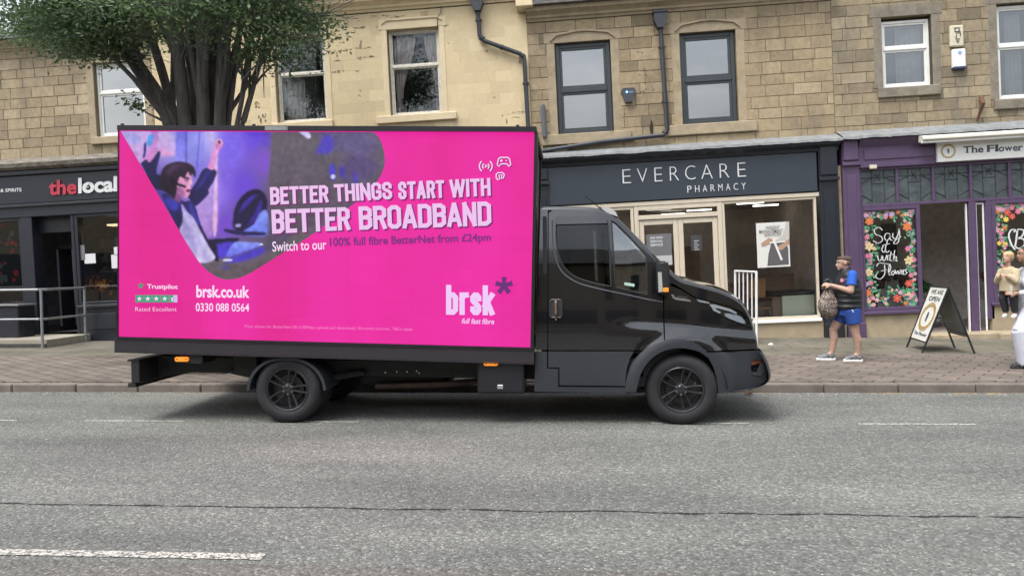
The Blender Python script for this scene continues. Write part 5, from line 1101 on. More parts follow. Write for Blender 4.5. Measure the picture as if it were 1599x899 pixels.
for far in (False, True):
    skin(body, reartop, far=far, th=.02); skin(body, wing, far=far, th=.02); skin(body, bonnet, far=far, th=.02)
    skin(body, P((1022, 396), (1028, 403), (1039, 414.5), (1046, 424), (1052, 441), (1049, 445), (1041, 439), (1038.5, 431), (1029, 411)), far=far, th=.01)
# the sweep over roof, bonnet and nose
def sweep(mb, i0, i1, k0=0, ncross=10, full=True, part='all'):
    K = 5; rows = []
    for i in range(i0, i1+1):
        s_ = Vector(Sd[i]); n_ = Vector(Si[i]); yb = YT+yin(*Si[i]); row = []
        r_ = RO*1.25
        for k_ in range(K+1):
            th = math.pi/2*k_/K; p = n_+(s_-n_)*math.sin(th); row.append((p.x, yb+r_*(1-math.cos(th)), p.y))
        ye = yb+r_; out_ = (s_-n_).normalized(); crown = .035 if s_.y > 1.9 else .05
        bulgeX = .10 if s_.x > tp(1150, 0)[0] else .05*sst(tp(1060, 0)[0], tp(1150, 0)[0], s_.x)+.04
        mid = []
        for j in range(1, ncross):
            t = j/ncross; q = 4*t*(1-t); mid.append((s_.x+out_.x*bulgeX*q, ye+(2*YC-2*ye)*t, s_.y+out_.y*crown*q))
        rows.append(row+mid+[(x, 2*YC-y, z) for x, y, z in row[::-1]])
    n = len(rows[0]); b0 = len(mb.v); mb.v += [p for r_ in rows for p in r_]
    for i in range(len(rows)-1):
        for j in range(n-1):
            g_ = K+1 <= j < n-K-2
            if part == 'glass' and not g_: continue
            if part == 'edge' and g_: continue
            mb.f.append((b0+i*n+j, b0+i*n+j+1, b0+(i+1)*n+j+1, b0+(i+1)*n+j)); mb.mi.append(0)
IW0, IW1 = 22, 44
sweep(body, 0, IW0); sweep(body, IW0, IW1, part='edge'); sweep(body, IW1, len(Sd)-1)
body.box(tp(838, 0)[0]-.0, tp(843, 0)[0], YT+.2, YF-.2, tp(0+840, 610)[1], tp(840, 330)[1])
body.build('cab_body', M_gloss, trk, smooth=True, angle=45)
ws = MB(); sweep(ws, IW0, IW1, part='glass'); ws.build('windscreen', G_ws, trk, smooth=True)
# dark backing just inside the panel gaps
for far in (False, True):
    bk = MB()
    skin(bk, P((838, 560), (856, 560), (1000, 560), (990, 575), (985, 600), (982, 612), (834, 610)), off=.02, far=far)
    skin(bk, P((850, 330), (858, 330), (858, 560), (850, 560)), off=.022, far=far); skin(bk, P((1033, 432), (1043, 436), (1043, 545), (1033, 545)), off=.022, far=far)
    skin(bk, P((850, 540), (1010, 540), (1010, 552), (850, 552)), off=.022, far=far); skin(bk, P((1095, 540), (1188, 540), (1190, 556), (1095, 556)), off=.03, far=far)
    skin(bk, P((1080, 462), (1120, 470), (1150, 479), (1172, 492), (1182, 515), (1165, 512), (1130, 498), (1105, 482)), off=.05, far=far)
    bk.build('inner_shell', M_seam, trk)
def both(name, m, fn, label=None, smooth=True, far=True):
    for f_ in ((False, True) if far else (False,)):
        mb = MB(); fn(mb, f_); o = mb.build(name, m, trk, smooth=smooth, angle=35, label=label); yield o
def mir(mb, far):
    if far: mb.v = [(x, 2*YC-y, z) for x, y, z in mb.v]; mb.f = [f[::-1] for f in mb.f]
    return mb
for far in (False, True):
    mb = MB(); skin(mb, door, [win1, win2], far=far, th=.025); d = mb.build('door', M_gloss, trk, smooth=True, angle=40)
    for nm_, w_, g_ in (('window_pane', win1, G_cab), ('quarter_pane', win2, G_q)):
        mb = MB(); skin(mb, w_, off=.012, far=far, step=.08); mb.build(nm_, g_, d, smooth=True)
    # rubber round the panes, and the slim moulding beneath them
    mb = MB()
    for w_ in (win1, win2):
        pts = [(x, YT+yin(x, z)+.008, z) for x, z in [tuple(p) for p in dense(w_, .05)]]; mb.tube(pts+[pts[0]], .011, 6, cap=False)
    mir(mb, far).build('window_seal', mat('rubber seal', (.006, .006, .007), .6), d)
    mb = MB(); pts = spline(P((862, 342), (863, 375), (867, 402), (875, 421), (887, 433), (905, 443), (930, 450), (957, 456), (990, 463), (1012, 468), (1036, 472)), 4); mb.tube([(p.x, YT+yin(p.x, p.y)-.001, p.y) for p in pts], .0085, 6); mir(mb, far).build('window_moulding', mat('satin grey moulding', (.10, .10, .115), .3, metal=.5), d)
    # visor strip over the window
    mb = MB(); skin(mb, P((867, 336), (948, 336), (950, 347), (868, 349)), off=-.012, far=far, th=.006); mb.build('wind_deflector', mat('smoked deflector', (.03, .03, .036), .15, coat=.5), d, smooth=True)
    # handle in its recess
    mb = MB(); hx0, hz0 = tp(859, 496); hx1, hz1 = tp(877, 468); yy = YT+yin(hx0, hz0); 
    fr_ = [(hx0+.015, hz0), (hx1-.015, hz0), (hx1, hz0+.015), (hx1, hz1-.015), (hx1-.015, hz1), (hx0+.015, hz1), (hx0, hz1-.015), (hx0, hz0+.015)]
    mb.tube([(p[0], yy-.003, p[1]) for p in fr_]+[(fr_[0][0], yy-.003, fr_[0][1])], .009, 6, cap=False); mb.prism(fr_, yy-.004, yy+.002); mir(mb, far)
    rec = mb.build('handle_recess', M_clad, d)
    mb = MB(); cx = (hx0+hx1)/2; mb.tube([(cx, yy-.004, hz0+.022), (cx, yy-.03, hz0+.04), (cx, yy-.03, hz1-.03), (cx, yy-.004, hz1-.015)], .014, 8); mb.lathe([(.001, -.012), (.011, -.012), (.012, 0)], (cx, yy, hz0-.018), 'y', 10); mir(mb, far).build('handle', mat('handle tinted by orange light', (.30, .18, .13), .25, metal=.6), d, smooth=True)  # orange light falling on the handle is put into its bronze colour
    mb = MB(); skin(mb, P((856, 549), (990.5, 549), (984, 560), (979, 575), (977, 590), (976.5, 603), (873.5, 602), (873.5, 574), (856, 574)), off=-.006, far=far, th=.02); mb.build('lower_cladding', M_clad, d, smooth=True)
    mb = MB(); skin(mb, P((836, 549), (854, 549), (854, 576), (871.5, 576), (871.5, 604.5), (977, 605.5), (981, 615), (834, 612)), off=-.004, far=far, th=.03); mb.build('sill_cladding', M_clad, trk, smooth=True)
    # wheel arch lip
    mb = MB(); outer = [tuple(p) for p in spline(P((976.5, 612), (977, 600), (981, 584), (988, 567), (1003, 549), (1025, 535), (1057, 528.5), (1087, 536), (1104, 549)), 4)]; inner = [tuple(p) for p in spline(P((1107, 560), (1092, 549), (1062, 543), (1035, 548), (1014, 562), (1001, 582), (996, 600), (993, 612)), 4)]
    skin(mb, outer+inner, off=-.020, far=far, th=.05, step=.03); mb.build('wheel_arch', M_clad, trk, smooth=True, angle=50)
    # side vent badge ahead of the door
    mb = MB(); skin(mb, P((1050, 460), (1054, 460), (1056, 464.5), (1079, 468.5), (1082.5, 472), (1058, 468.5), (1053, 466)), off=-.003, far=far, th=.004); mb.build('side_badge', mat('bright trim', (.65, .65, .65), .2, metal=.9), trk)
    mb = MB(); skin(mb, P((1059, 461.5), (1076, 464.5), (1076, 467), (1059, 464)), off=-.002, far=far, th=.003); mb.build('badge_plate', mat('dark badge', (.08, .08, .085), .3, metal=.6), trk)
    # headlight
    mb = MB(); skin(mb, lampoly, off=.035, far=far, step=.03, th=.01); hl_ = mb.build('headlight', mat('lamp housing', (.03, .03, .033), .4), trk, smooth=True)
    mb = MB(); skin(mb, P((1090, 467), (1112, 472.5), (1112, 475), (1096, 472.5)), off=.018, far=far, th=.006, tilt=.7); skin(mb, P((1113, 476), (1118, 475), (1126, 478), (1147, 484), (1158, 490), (1156, 492), (1143, 487), (1126, 482.5), (1121, 483), (1131, 488.5), (1129, 491), (1119, 486.5)), off=.020, far=far, th=.006, tilt=.28); mb.build('light_guide', mat('bright reflector', (.93, .95, .96), .35, spec=1, coat=1), hl_)
    mb = MB(); skin(mb, P((1137, 491), (1142, 488.5), (1153, 491.5), (1165, 496.5), (1171, 503), (1172, 508), (1163, 506), (1148, 500.5), (1139, 496)), off=.024, far=far, th=.006, tilt=.25); mb.build('projector_lamp', mat('pale lamp bowl', (.55, .58, .60), .15, metal=.3), hl_)
    mb = MB(); skin(mb, lampoly, off=.004, far=far, step=.04); mb.build('lens', glass('lamp lens', (.97, .98, .99), .03, .02), hl_, smooth=True)
    # front bumper side
    mb = MB(); bp = [tuple(p) for p in spline(P((1194, 551), (1199, 561), (1205, 575), (1207, 590), (1204, 601), (1186, 609)), 3)]
    skin(mb, P((1108, 560), (1104, 551), (1140, 551))+bp+P((1155, 612.5), (1124, 615.5), (1121, 592), (1116, 575)), off=-.010, far=far, th=.06, holes=[P((1180, 566), (1197, 565), (1200, 570), (1202, 585), (1196, 593), (1182, 590), (1179, 578))]); bu = mb.build('bumper_end', M_clad, trk, smooth=True, angle=50)
    mb = MB(); skin(mb, P((1178, 564), (1200, 563), (1204, 590), (1196, 596), (1178, 592)), off=.03, far=far, th=.01); mb.build('vent_recess', M_seam, bu)
    mb = MB(); skin(mb, P((1180.5, 566.5), (1196.5, 565.5), (1199, 570), (1181, 574)), off=.006, far=far, th=.01); mb.build('side_reflector', mat('copper reflector', (.28, .10, .06), .25, coat=.5), bu)
    mb = MB(); skin(mb, P((1196, 571), (1201, 571), (1202.5, 585), (1196, 592), (1182, 589), (1182, 585), (1191, 586)), off=-.006, far=far, th=.03); mb.build('bumper_scoop', mat('lighter grey plastic', (.055, .06, .07), .4), bu, smooth=True)
# nose across the truck: bumper bar, grille, plate
fx, fz = tp(1207, 590); nx = tp(1193, 549)[0]
mb = MB()
prof = [tuple(p) for p in spline(P((1193, 551), (1199, 561), (1205, 575), (1208, 590), (1204, 601), (1186, 609), (1150, 613)), 3)]
rows = []
for t in [i/14 for i in range(15)]:
    yb = .10+t*((YF-YT)-.20); q = 4*t*(1-t); rows.append([(p[0]-.02+.10*q**.5, YT+yb, p[1]) for p in prof])
n = len(prof); vs = [p for r_ in rows for p in r_]; mb.add(vs, [(i*n+j, i*n+j+1, (i+1)*n+j+1, (i+1)*n+j) for i in range(14) for j in range(n-1)]); mb.build('front_bumper', M_clad, trk, smooth=True)
mb = MB(); gx = tp(1187, 520)[0]-.06
for k_ in range(6): mb.box(gx+.04, gx+.09, YC-.55, YC+.55, .80+k_*.045, .815+k_*.045)
mb.box(gx+.03, gx+.06, YC-.58, YC+.58, .78, 1.06); mb.build('grille', M_clad, trk)
mb = MB(); mb.box(fx+.10, fx+.115, YC-.26, YC+.26, .48, .59, ch=.004); mb.build('plate_holder', M_white, trk)
# cab interior
mb = MB(); z_ = lambda py: tp(950, py)[1]
mb.box(tp(845, 0)[0], tp(1040, 0)[0], YT+.12, YF-.12, z_(606), z_(590)); mb.box(tp(843, 0)[0], tp(849, 0)[0], YT+.09, YF-.09, z_(600), z_(335)); mb.build('cab_floor', M_int, trk)
ds = MB(); ds.profx([(YT+.12, z_(590)), (YF-.12, z_(590)), (YF-.14, z_(462)), (YT+.14, z_(462))], tp(1002, 0)[0], tp(1062, 0)[0]); ds.box(tp(992, 0)[0], tp(1006, 0)[0], YT+.3, YC-.1, z_(500), z_(456), ch=.02); ds.build('dashboard', M_int, trk)
M_seat = mat('grey seat fabric', (.04, .04, .045), .9)
for yc_ in (YT+.45, YF-.45, YC+.1):
    mb = MB(); mb.box(tp(880, 0)[0], tp(955, 0)[0], yc_-.24, yc_+.24, z_(520), z_(492), ch=.04); a = tp(872, 500); b_ = tp(862, 392)
    mb.prism([a, (a[0]+.16, a[1]), (b_[0]+.17, b_[1]), (b_[0]+.04, b_[1])], yc_-.23, yc_+.23); mb.box(b_[0]+.04, b_[0]+.16, yc_-.13, yc_+.13, b_[1]+.02, b_[1]+.20, ch=.04); mb.build('seat', M_seat, trk)
mb = MB(); c = Vector((tp(985, 0)[0], YT+.45, z_(452))); ax = Vector((-.75, 0, .66)).normalized(); u_ = ax.cross(Vector((0, 1, 0))).normalized()
mb.tube([c+u_*(.21*math.cos(a*.3142))+Vector((0, 1, 0))*(.21*math.sin(a*.3142)) for a in range(21)], .014, 6, cap=False); mb.tube([c-u_*.2, c+u_*.2], .015, 6); mb.tube([c-Vector((0, .2, 0)), c+Vector((0, .2, 0))], .015, 6); mb.tube([c, c-ax*.3], .03, 8); mb.build('steering_wheel', M_int, trk, smooth=True)
mb = MB(); a = tp(980, 440); b_ = tp(993, 443); mb.prism([tp(975, 440.5, YT+.10), tp(990.5, 443, YT+.10), tp(990.5, 447.5, YT+.10), tp(975, 445, YT+.10)], YT+.09, YT+.095); mb.build('window_sticker', mat('pale green sticker', (.40, .58, .50), .5), trk)
# door mirrors
for far in (False, True):
    Ym = YT-.14; q = lambda px, py: tp(px, py, Ym)
    mb = MB(); pts = [q(1027, 408), q(1041, 407), q(1045, 412), q(1045, 455), q(1042, 459.5), q(1031, 459.5), q(1026.5, 455)]
    mb.prism(pts, Ym-.05, Ym+.16); bm = bmesh.new(); vv = [bm.verts.new(p) for p in mb.v]; [bm.faces.new([vv[i] for i in f]) for f in mb.f]; bmesh.ops.bevel(bm, geom=bm.edges[:], offset=.022, segments=3, affect='EDGES'); bm.verts.index_update()
    m2 = MB(); m2.add([v.co for v in bm.verts], [[v.index for v in f.verts] for f in bm.faces]); bm.free(); m2.tube([(q(1036, 450)[0], Ym+.12, q(0+1036, 452)[1]), (q(1036, 450)[0], YT+.12, q(1036, 455)[1])], .035, 8)
    mir(m2, far); mo = m2.build('mirror', mat('mirror housing', (.02, .02, .022), .4), trk, smooth=True, angle=60)
    mb = MB(); mb.prism([q(1026.2, 425), q(1032, 424.5), q(1034, 455), q(1027.5, 456)], Ym-.054, Ym-.048); mir(mb, far).build('mirror_glass', mat('pale mirror edge', (.45, .45, .42), .2, metal=.2), mo)
    mb = MB(); mb.box(q(1031.5, 0)[0], q(1040, 0)[0], Ym-.058, Ym-.046, q(1036, 455.5)[1], q(1036, 449)[1], ch=.004); mir(mb, far).build('indicator', M_orange, mo)
# roof lamp pod and aerial
mb = MB(); c = onY(953, 327, YC-.2); pr_ = [tp(940, 323), tp(947, 320.5), tp(955, 322), tp(963, 328), tp(967, 336), tp(950, 330)]
mb.prism(pr_, YC-.75, YC+.75); mb.build('roof_lamp_pod', mat('pale roof lens', (.45, .45, .46), .2, coat=.5), trk)
mb = MB(); a = onY(913, 305, YT+.5); b_ = onY(939, 324, YT+.5); mb.tube([(b_.x, b_.y, b_.z-.02), (a.x, a.y, a.z)], [.006, .003], 6); mb.tube([(b_.x, b_.y, b_.z-.04), (b_.x-.02, b_.y, b_.z)], .015, 8); mb.build('aerial', M_seam, trk)
# ---- wheels
def wheel(cx, cz, ycen, side, steer=0, name='wheel'):
    e = bpy.data.objects.new(name, None); C.objects.link(e); e.parent = trk; e.location = Vector((cx, ycen, cz))-Vector(ORI[trk.name]); e.rotation_euler = (0, 0, (0 if side < 0 else math.pi)+steer); ORI[e.name] = (0, 0, 0)
    h = .115; Rt = .362
    mb = MB(); prof = [(.222, -h+.02), (.235, -h+.003), (.262, -h-.006), (.30, -h-.005), (.325, -h+.006), (.345, -h+.022), (.356, -h+.045), (Rt, -h+.06), (Rt, -.035), (Rt-.006, -.033), (Rt-.006, -.027), (Rt, -.025), (Rt, .025), (Rt-.006, .027), (Rt-.006, .033), (Rt, .035), (Rt, h-.06), (.356, h-.045), (.335, h-.01), (.30, h), (.235, h), (.222, h-.02)]
    mb.lathe(prof, (0, 0, 0), 'y', 56); mb.f = [f[::-1] for f in mb.f]
    for k_ in range(56):
        a = 2*math.pi*k_/56; ca, sa = math.cos(a), math.sin(a)
        for y0_, y1_ in ((-h+.028, -h+.055),):
            r0, r1 = .349, Rt+.0015; da = .030
            q = [((r0)*math.cos(a-da), y0_, r0*math.sin(a-da)), (r0*math.cos(a+da), y0_, r0*math.sin(a+da)), (r1*math.cos(a+da), y1_, r1*math.sin(a+da)), (r1*math.cos(a-da), y1_, r1*math.sin(a-da))]
            mb.add([(x_, y_-.002, z_) for x_, y_, z_ in q]+[(x_*.985, y_+.01, z_*.985) for x_, y_, z_ in q], [(0, 1, 2, 3), (0, 4, 5, 1), (1, 5, 6, 2), (2, 6, 7, 3), (3, 7, 4, 0)])
    mb.build('tyre', M_tyre, e, smooth=True, angle=30)
    mb = MB(); mb.lathe([(.228, -h+.018), (.232, -h+.006), (.224, -h-.001), (.212, -h+.004), (.205, -h+.02), (.200, -h+.06), (.198, h-.03)], (0, 0, 0), 'y', 48); mb.f = [f[::-1] for f in mb.f]
    # five pairs of slim spokes
    for k_ in range(10):
        a = 2*math.pi*(k_+.5)/10; sp = (1 if k_ % 2 else -1)*.05
        def pt(r_, off, y_): return (r_*math.cos(a)-off*math.sin(a), y_, r_*math.sin(a)+off*math.cos(a))
        w0, w1 = .013, .012; tw = sp*.6
        sect = [(.045, w0*1.3, -h+.036, 0), (.10, w0, -h+.028, tw*.12), (.16, w1, -h+.018, tw*.5), (.208, w1*1.35, -h+.010, tw)]
        base = len(mb.v)
        for r_, w_, y_, off in sect: mb.v += [pt(r_, off-w_, y_+.008), pt(r_, off-w_*.35, y_-.003), pt(r_, off+w_*.35, y_-.003), pt(r_, off+w_, y_+.008), pt(r_, off, y_+.03)]
        for i in range(3):
            for j in range(5): mb.f.append((base+i*5+j, base+i*5+(j+1) % 5, base+(i+1)*5+(j+1) % 5, base+(i+1)*5+j)); mb.mi.append(0)
    mb.lathe([(.001, -h+.024), (.034, -h+.024), (.040, -h+.030), (.062, -h+.034), (.070, -h+.045), (.070, -h+.08)], (0, 0, 0), 'y', 32); mb.f[-5*32:] = [f[::-1] for f in mb.f[-5*32:]]
    rim = mb.build('rim', M_rim, e, smooth=True, angle=35)
    nb_ = MB()
    for k_ in range(6): a = 2*math.pi*k_/6+.5; nb_.lathe([(.001, -h+.012), (.007, -h+.012), (.010, -h+.018), (.010, -h+.04)], (.052*math.cos(a), 0, .052*math.sin(a)), 'y', 8)
    nb_.build('wheel_nuts', mat('steel nuts', (.30, .30, .31), .3, metal=.8), rim, smooth=True)
    db = MB(); db.lathe([(.07, -h+.085), (.150, -h+.085), (.150, -h+.11)], (0, 0, 0), 'y', 32); db.lathe([(.16, -.0), (.205, -.0)], (0, 0, 0), 'y', 32); db.build('brake_disc', mat('brake disc', (.05, .048, .046), .5, metal=.4), rim)
    for o in (e,): pass
    return e
yw = YT+.155
wheel(XW0, .358, yw+.005, -1); wheel(XW1, .358, yw+.0, -1, R(-4)); wheel(XW0, .358, YF-.2, 1); wheel(XW1, .358, YF-.16, 1, R(-4)); wheel(XW0, .358, yw+.26, -1, name='inner_wheel'); wheel(XW0, .358, YF-.45, 1, name='inner_wheel')
# rear mudguard, wheel wells
for far in (False, True):
    mb = MB(); rg = .425; n = 22; a0, a1 = R(8), R(172); yo, yi = YT+.02, YT+.50; vs = []
    for i in range(n+1):
        a = a0+(a1-a0)*i/n; sq = 1+.06*abs(math.sin(2*a))
        for r_, y_ in ((rg-.03, yo), (rg, yo), (rg, yi), (rg-.012, yi)): vs.append((XW0+r_*sq*math.cos(a), y_, .30+r_*.92*sq*math.sin(a)))
    mb.add(vs, [(4*i+j, 4*i+(j+1) % 4, 4*i+4+(j+1) % 4, 4*i+4+j) for i in range(n) for j in range(4)]); mir(mb, far).build('mudguard', M_clad, trk, smooth=True, angle=40)
    mb = MB(); vs = []
    for i in range(n+1): a = R(2)+R(176)*i/n; vs += [(XW1+.455*math.cos(a), YT+.055, .34+.455*math.sin(a)), (XW1+.455*math.cos(a), YT+.75, .34+.455*math.sin(a))]
    mb.add(vs, [(2*i, 2*i+1, 2*i+3, 2*i+2) for i in range(n)]); mir(mb, far).build('wheel_well', M_seam, trk)
# ---- chassis
def seg(px0, px1, py0, py1, Y): a = onY(px0, py1, Y); b_ = onY(px1, py0, Y); return a.x, b_.x, a.z, b_.z
for Yr_ in (YT+.42, YF-.42):
    mb = MB(); a, b_, c, d = seg(250, 1010, 560, 583, YT+.42); z0 = onY(300, 582, YT+.42).z; z1 = onY(300, 559, YT+.42).z
    mb.prism([(a, z0+.02), (a, z1+.02), (b_, z1-.09), (b_, z0-.09)], Yr_-.035, Yr_+.035)
    mb.build('chassis_rail', M_chas, trk)
mb = MB(); mb.box(XW0-.06, XW0+.06, YT+.3, YF-.3, .29, .43, ch=.03); mb.sphere((XW0, YC, .36), (.2, .18, .19)); mb.build('rear_axle', M_chas, trk, smooth=True, angle=40)
mb = MB(); mb.box(XW1-.05, XW1+.05, YT+.3, YF-.3, .26, .36, ch=.03); mb.build('front_axle', M_chas, trk)
mb = MB(); mb.box(XW1-.5, XW1+.5, YT+.7, YF-.7, .34, 1.0, ch=.05); mb.build('engine', M_chas, trk)
mb = MB(); mb.tube([(XW0+.2, YC, .36), (XW1-.5, YC, .42)], .04, 10); mb.build('prop_shaft', M_chas, trk)
for Ys_ in (YT+.34, YF-.34):
    mb = MB(); mb.tube([(XW0-.75, Ys_, .52), (XW0-.3, Ys_, .42), (XW0, Ys_, .40), (XW0+.3, Ys_, .42), (XW0+.75, Ys_, .50)], .035, 6); mb.build('leaf_spring', M_chas, trk, smooth=True)
mb = MB(); a, b_, c, d = seg(560, 700, 580, 606, YT+.6); mb.box(a, b_, YT+.6, YT+1.1, c, d, ch=.05); mb.build('fuel_tank', M_chas, trk)
mb = MB(); a, b_, c, d = seg(520, 745, 572, 600, YT+.62); mb.box(a, b_, YT+1.15, YF-.15, c, d+.06, ch=.04); mb.build('battery_box', M_chas, trk)
mb = MB(); p0 = onY(585, 604, YT+.5); p1 = onY(690, 600, YT+.5); mb.tube([(p0.x, YT+.55, p0.z), (p1.x, YT+.50, p1.z), (p1.x+.6, YT+.7, p1.z+.03)], .035, 8); mb.build('exhaust_pipe', mat('rusty exhaust', (.09, .06, .05), .6, metal=.5, var=.3), trk, smooth=True)
bl = MB(); rr = random.Random(6)
for (px, py) in ((602, 581), (620, 580), (636, 580), (651, 579), (655, 582), (557, 584), (513, 580)): p = onY(px, py, YT+.38); bl.lathe([(.001, -.02), (.009, -.02), (.009, 0)], (p.x, YT+.385, p.z), 'y', 6)
bl.build('bolt_heads', mat('bright bolt', (.5, .5, .5), .3, metal=.8), trk)
a, b_, c, d = seg(746, 818, 563, 614.5, YT+.02); mb = MB(); mb.box(a, b_, YT+.02, YT+.55, c, d+.03, ch=.008); lk = mb.build('side_locker', M_frameb, trk); mb = MB(); mb.box(a+.015, b_-.015, YT+.008, YT+.02, c+.02, d+.0, ch=.006); mb.build('locker_lid', M_frameb, lk)
lx, lz = tp(781, 604); mb = MB(); mb.box(lx-.03, lx+.03, YT-.002, YT+.008, lz-.022, lz+.022, ch=.004); mb.build('latch', mat('pale latch', (.42, .42, .43), .3, metal=.6), lk)
def marker(px, py):
    x_, z_ = tp(px, py, YT-.01); mb = MB(); mb.prism([(x_+.062*math.copysign(1, c_)*1-(0 if abs(c_) == 1 else 0)+(.012*(abs(c_)-1))*math.copysign(1, c_), z_+s_) for c_, s_ in ((1, -.024), (1.9, -.012), (1.9, .012), (1, .024), (-1, .024), (-1.9, .012), (-1.9, -.012), (-1, -.024))], YT-.02, YT+.005)
    o = mb.build('marker_lamp', M_orange, trk); mb = MB(); [mb.box(x_+s_*.05-.006, x_+s_*.05+.006, YT-.022, YT-.019, z_-.006, z_+.006) for s_ in (-1, 1)]; mb.build('lamp_screw', M_seam, o)
marker(766.5, 567); marker(284, 560.5)
x_, z_ = tp(284, 560); mb = MB(); mb.box(x_-.02, x_+.22, YT+.005, YT+.3, z_-.05, z_+.07); mb.build('lamp_bracket', M_chas, trk)
# rear under-run bar
p0 = onY(205, 600, YT+.02); p1 = onY(217, 564, YT+.02); mb = MB(); mb.box(p0.x, p1.x, YT+.02, YF-.02, p0.z+.015, p1.z, ch=.006); mb.box(p0.x-.035, p1.x+.0, YT+.015, YF-.015, p1.z+.001, p1.z+.018); mb.box(p0.x-.035, p0.x+.05, YT+.015, YF-.015, p0.z-.03, p0.z+.014)
mb.build('underrun_bar', M_chas, trk)
for Yr_ in (YT+.42, YF-.42):
    mb = MB(); mb.prism([(p1.x-.01, p0.z+.03), (p1.x-.01, p1.z), (p1.x+.45, onY(300, 566, YT+.42).z+.06), (p1.x+.72, onY(300, 566, YT+.42).z+.05), (p1.x+.72, onY(300, 575, YT+.42).z)], Yr_-.03, Yr_+.03); mb.build('bar_bracket', M_chas, trk)
mb = MB(); a = onY(365, 585, YT+.3); b_ = onY(388, 560, YT+.3); mb.box(a.x, b_.x+.1, YT+.3, YT+.5, a.z, b_.z+.05, ch=.01); mb.build('spring_hanger', M_chas, trk)
# ---- box body with its screen. corners in the truck's side plane
def lerp2(a, b_, t): return (a[0]+(b_[0]-a[0])*t, a[1]+(b_[1]-a[1])*t)
sTL, sTR, sBR, sBL = tp(187.5, 204, YT-.02), tp(832, 206.5, YT-.02), tp(828.3, 533, YT-.02), tp(185.5, 525.3, YT-.02)
ux = Vector((sTR[0]-sTL[0], sTR[1]-sTL[1])); ux = ux/ux.length; uz = Vector((-ux.y, ux.x)); o_ = Vector(sBL)
def bx(a, b_): p = o_+ux*a+uz*b_; return (p.x, p.y)
Wd = (Vector(sBR)-o_).dot(ux); Ht = (Vector(sTL)-o_).dot(uz)
def rect(a0, a1, b0, b1): return [bx(a0, b0), bx(a1, b0), bx(a1, b1), bx(a0, b1)]
mb = MB(); mb.prism(rect(.02, Wd-.03, .0, Ht+.03), YT+.12, YF-.12); mb.build('box_body', M_frameb, trk)
fr_ = MB(); fr_.prism(rect(-.01, Wd+.02, Ht+.001, Ht+.052), YT-.045, YF+.02); fr_.prism(rect(Wd+.001, Wd+.032, -.01, Ht), YT-.03, YT+.15); fr_.prism(rect(-.012, -.001, -.02, Ht), YT-.03, YT+.15); fr_.prism(rect(-.03, Wd+.03, -.022, -.002), YT-.035, YT+.15)
fr_.build('screen_frame', M_frameb, trk)
sk = MB(); sk.prism(rect(-.045, Wd+.04, -.158, -.038), YT-.025, YT+.05); sk.prism(rect(-.045, Wd+.04, -.036, -.024), YT-.03, YT+.02); sk.prism(rect(-.045, Wd+.04, -.170, -.160), YT-.03, YT+.03); sk.build('side_skirt', mat('satin skirt', (.028, .024, .030), .3, var=.1, coat=.2), trk)
sk = MB(); sk.prism(rect(-.045, Wd+.04, -.172, -.03), YF-.05, YF+.025); sk.prism(rect(-.04, Wd+.03, -.06, -.03), YT+.055, YF-.055); sk.build('deck', M_frameb, trk)
fs_ = MB(); fs_.prism(rect(.0, Wd, .0, Ht), YF-.115, YF-.0); fs_.build('far_side_screen', M_frameb, trk)
tb = MB(); tb.prism(rect(1.59, 1.83, Ht+.004, Ht+.045), YT-.050, YT-.046); tb.build('frame_plate', M_lead, trk)
tb = MB(); 
for a in (.02, 1.45, 4.2): p = bx(a, Ht+.055); tb.lathe([(.018, 0), (.018, .02), (.001, .02)], (p[0], YT+.0, p[1]), 'z', 10)
tb.build('lifting_eyes', M_iron, trk)
mb = MB(); mb.prism(rect(Wd-.029, Wd-.024, .02, Ht-.02), YT+.14, YF-.14); mb.build('front_bulkhead', mat('bulkhead grey', (.07, .065, .07), .5, var=.3), trk)
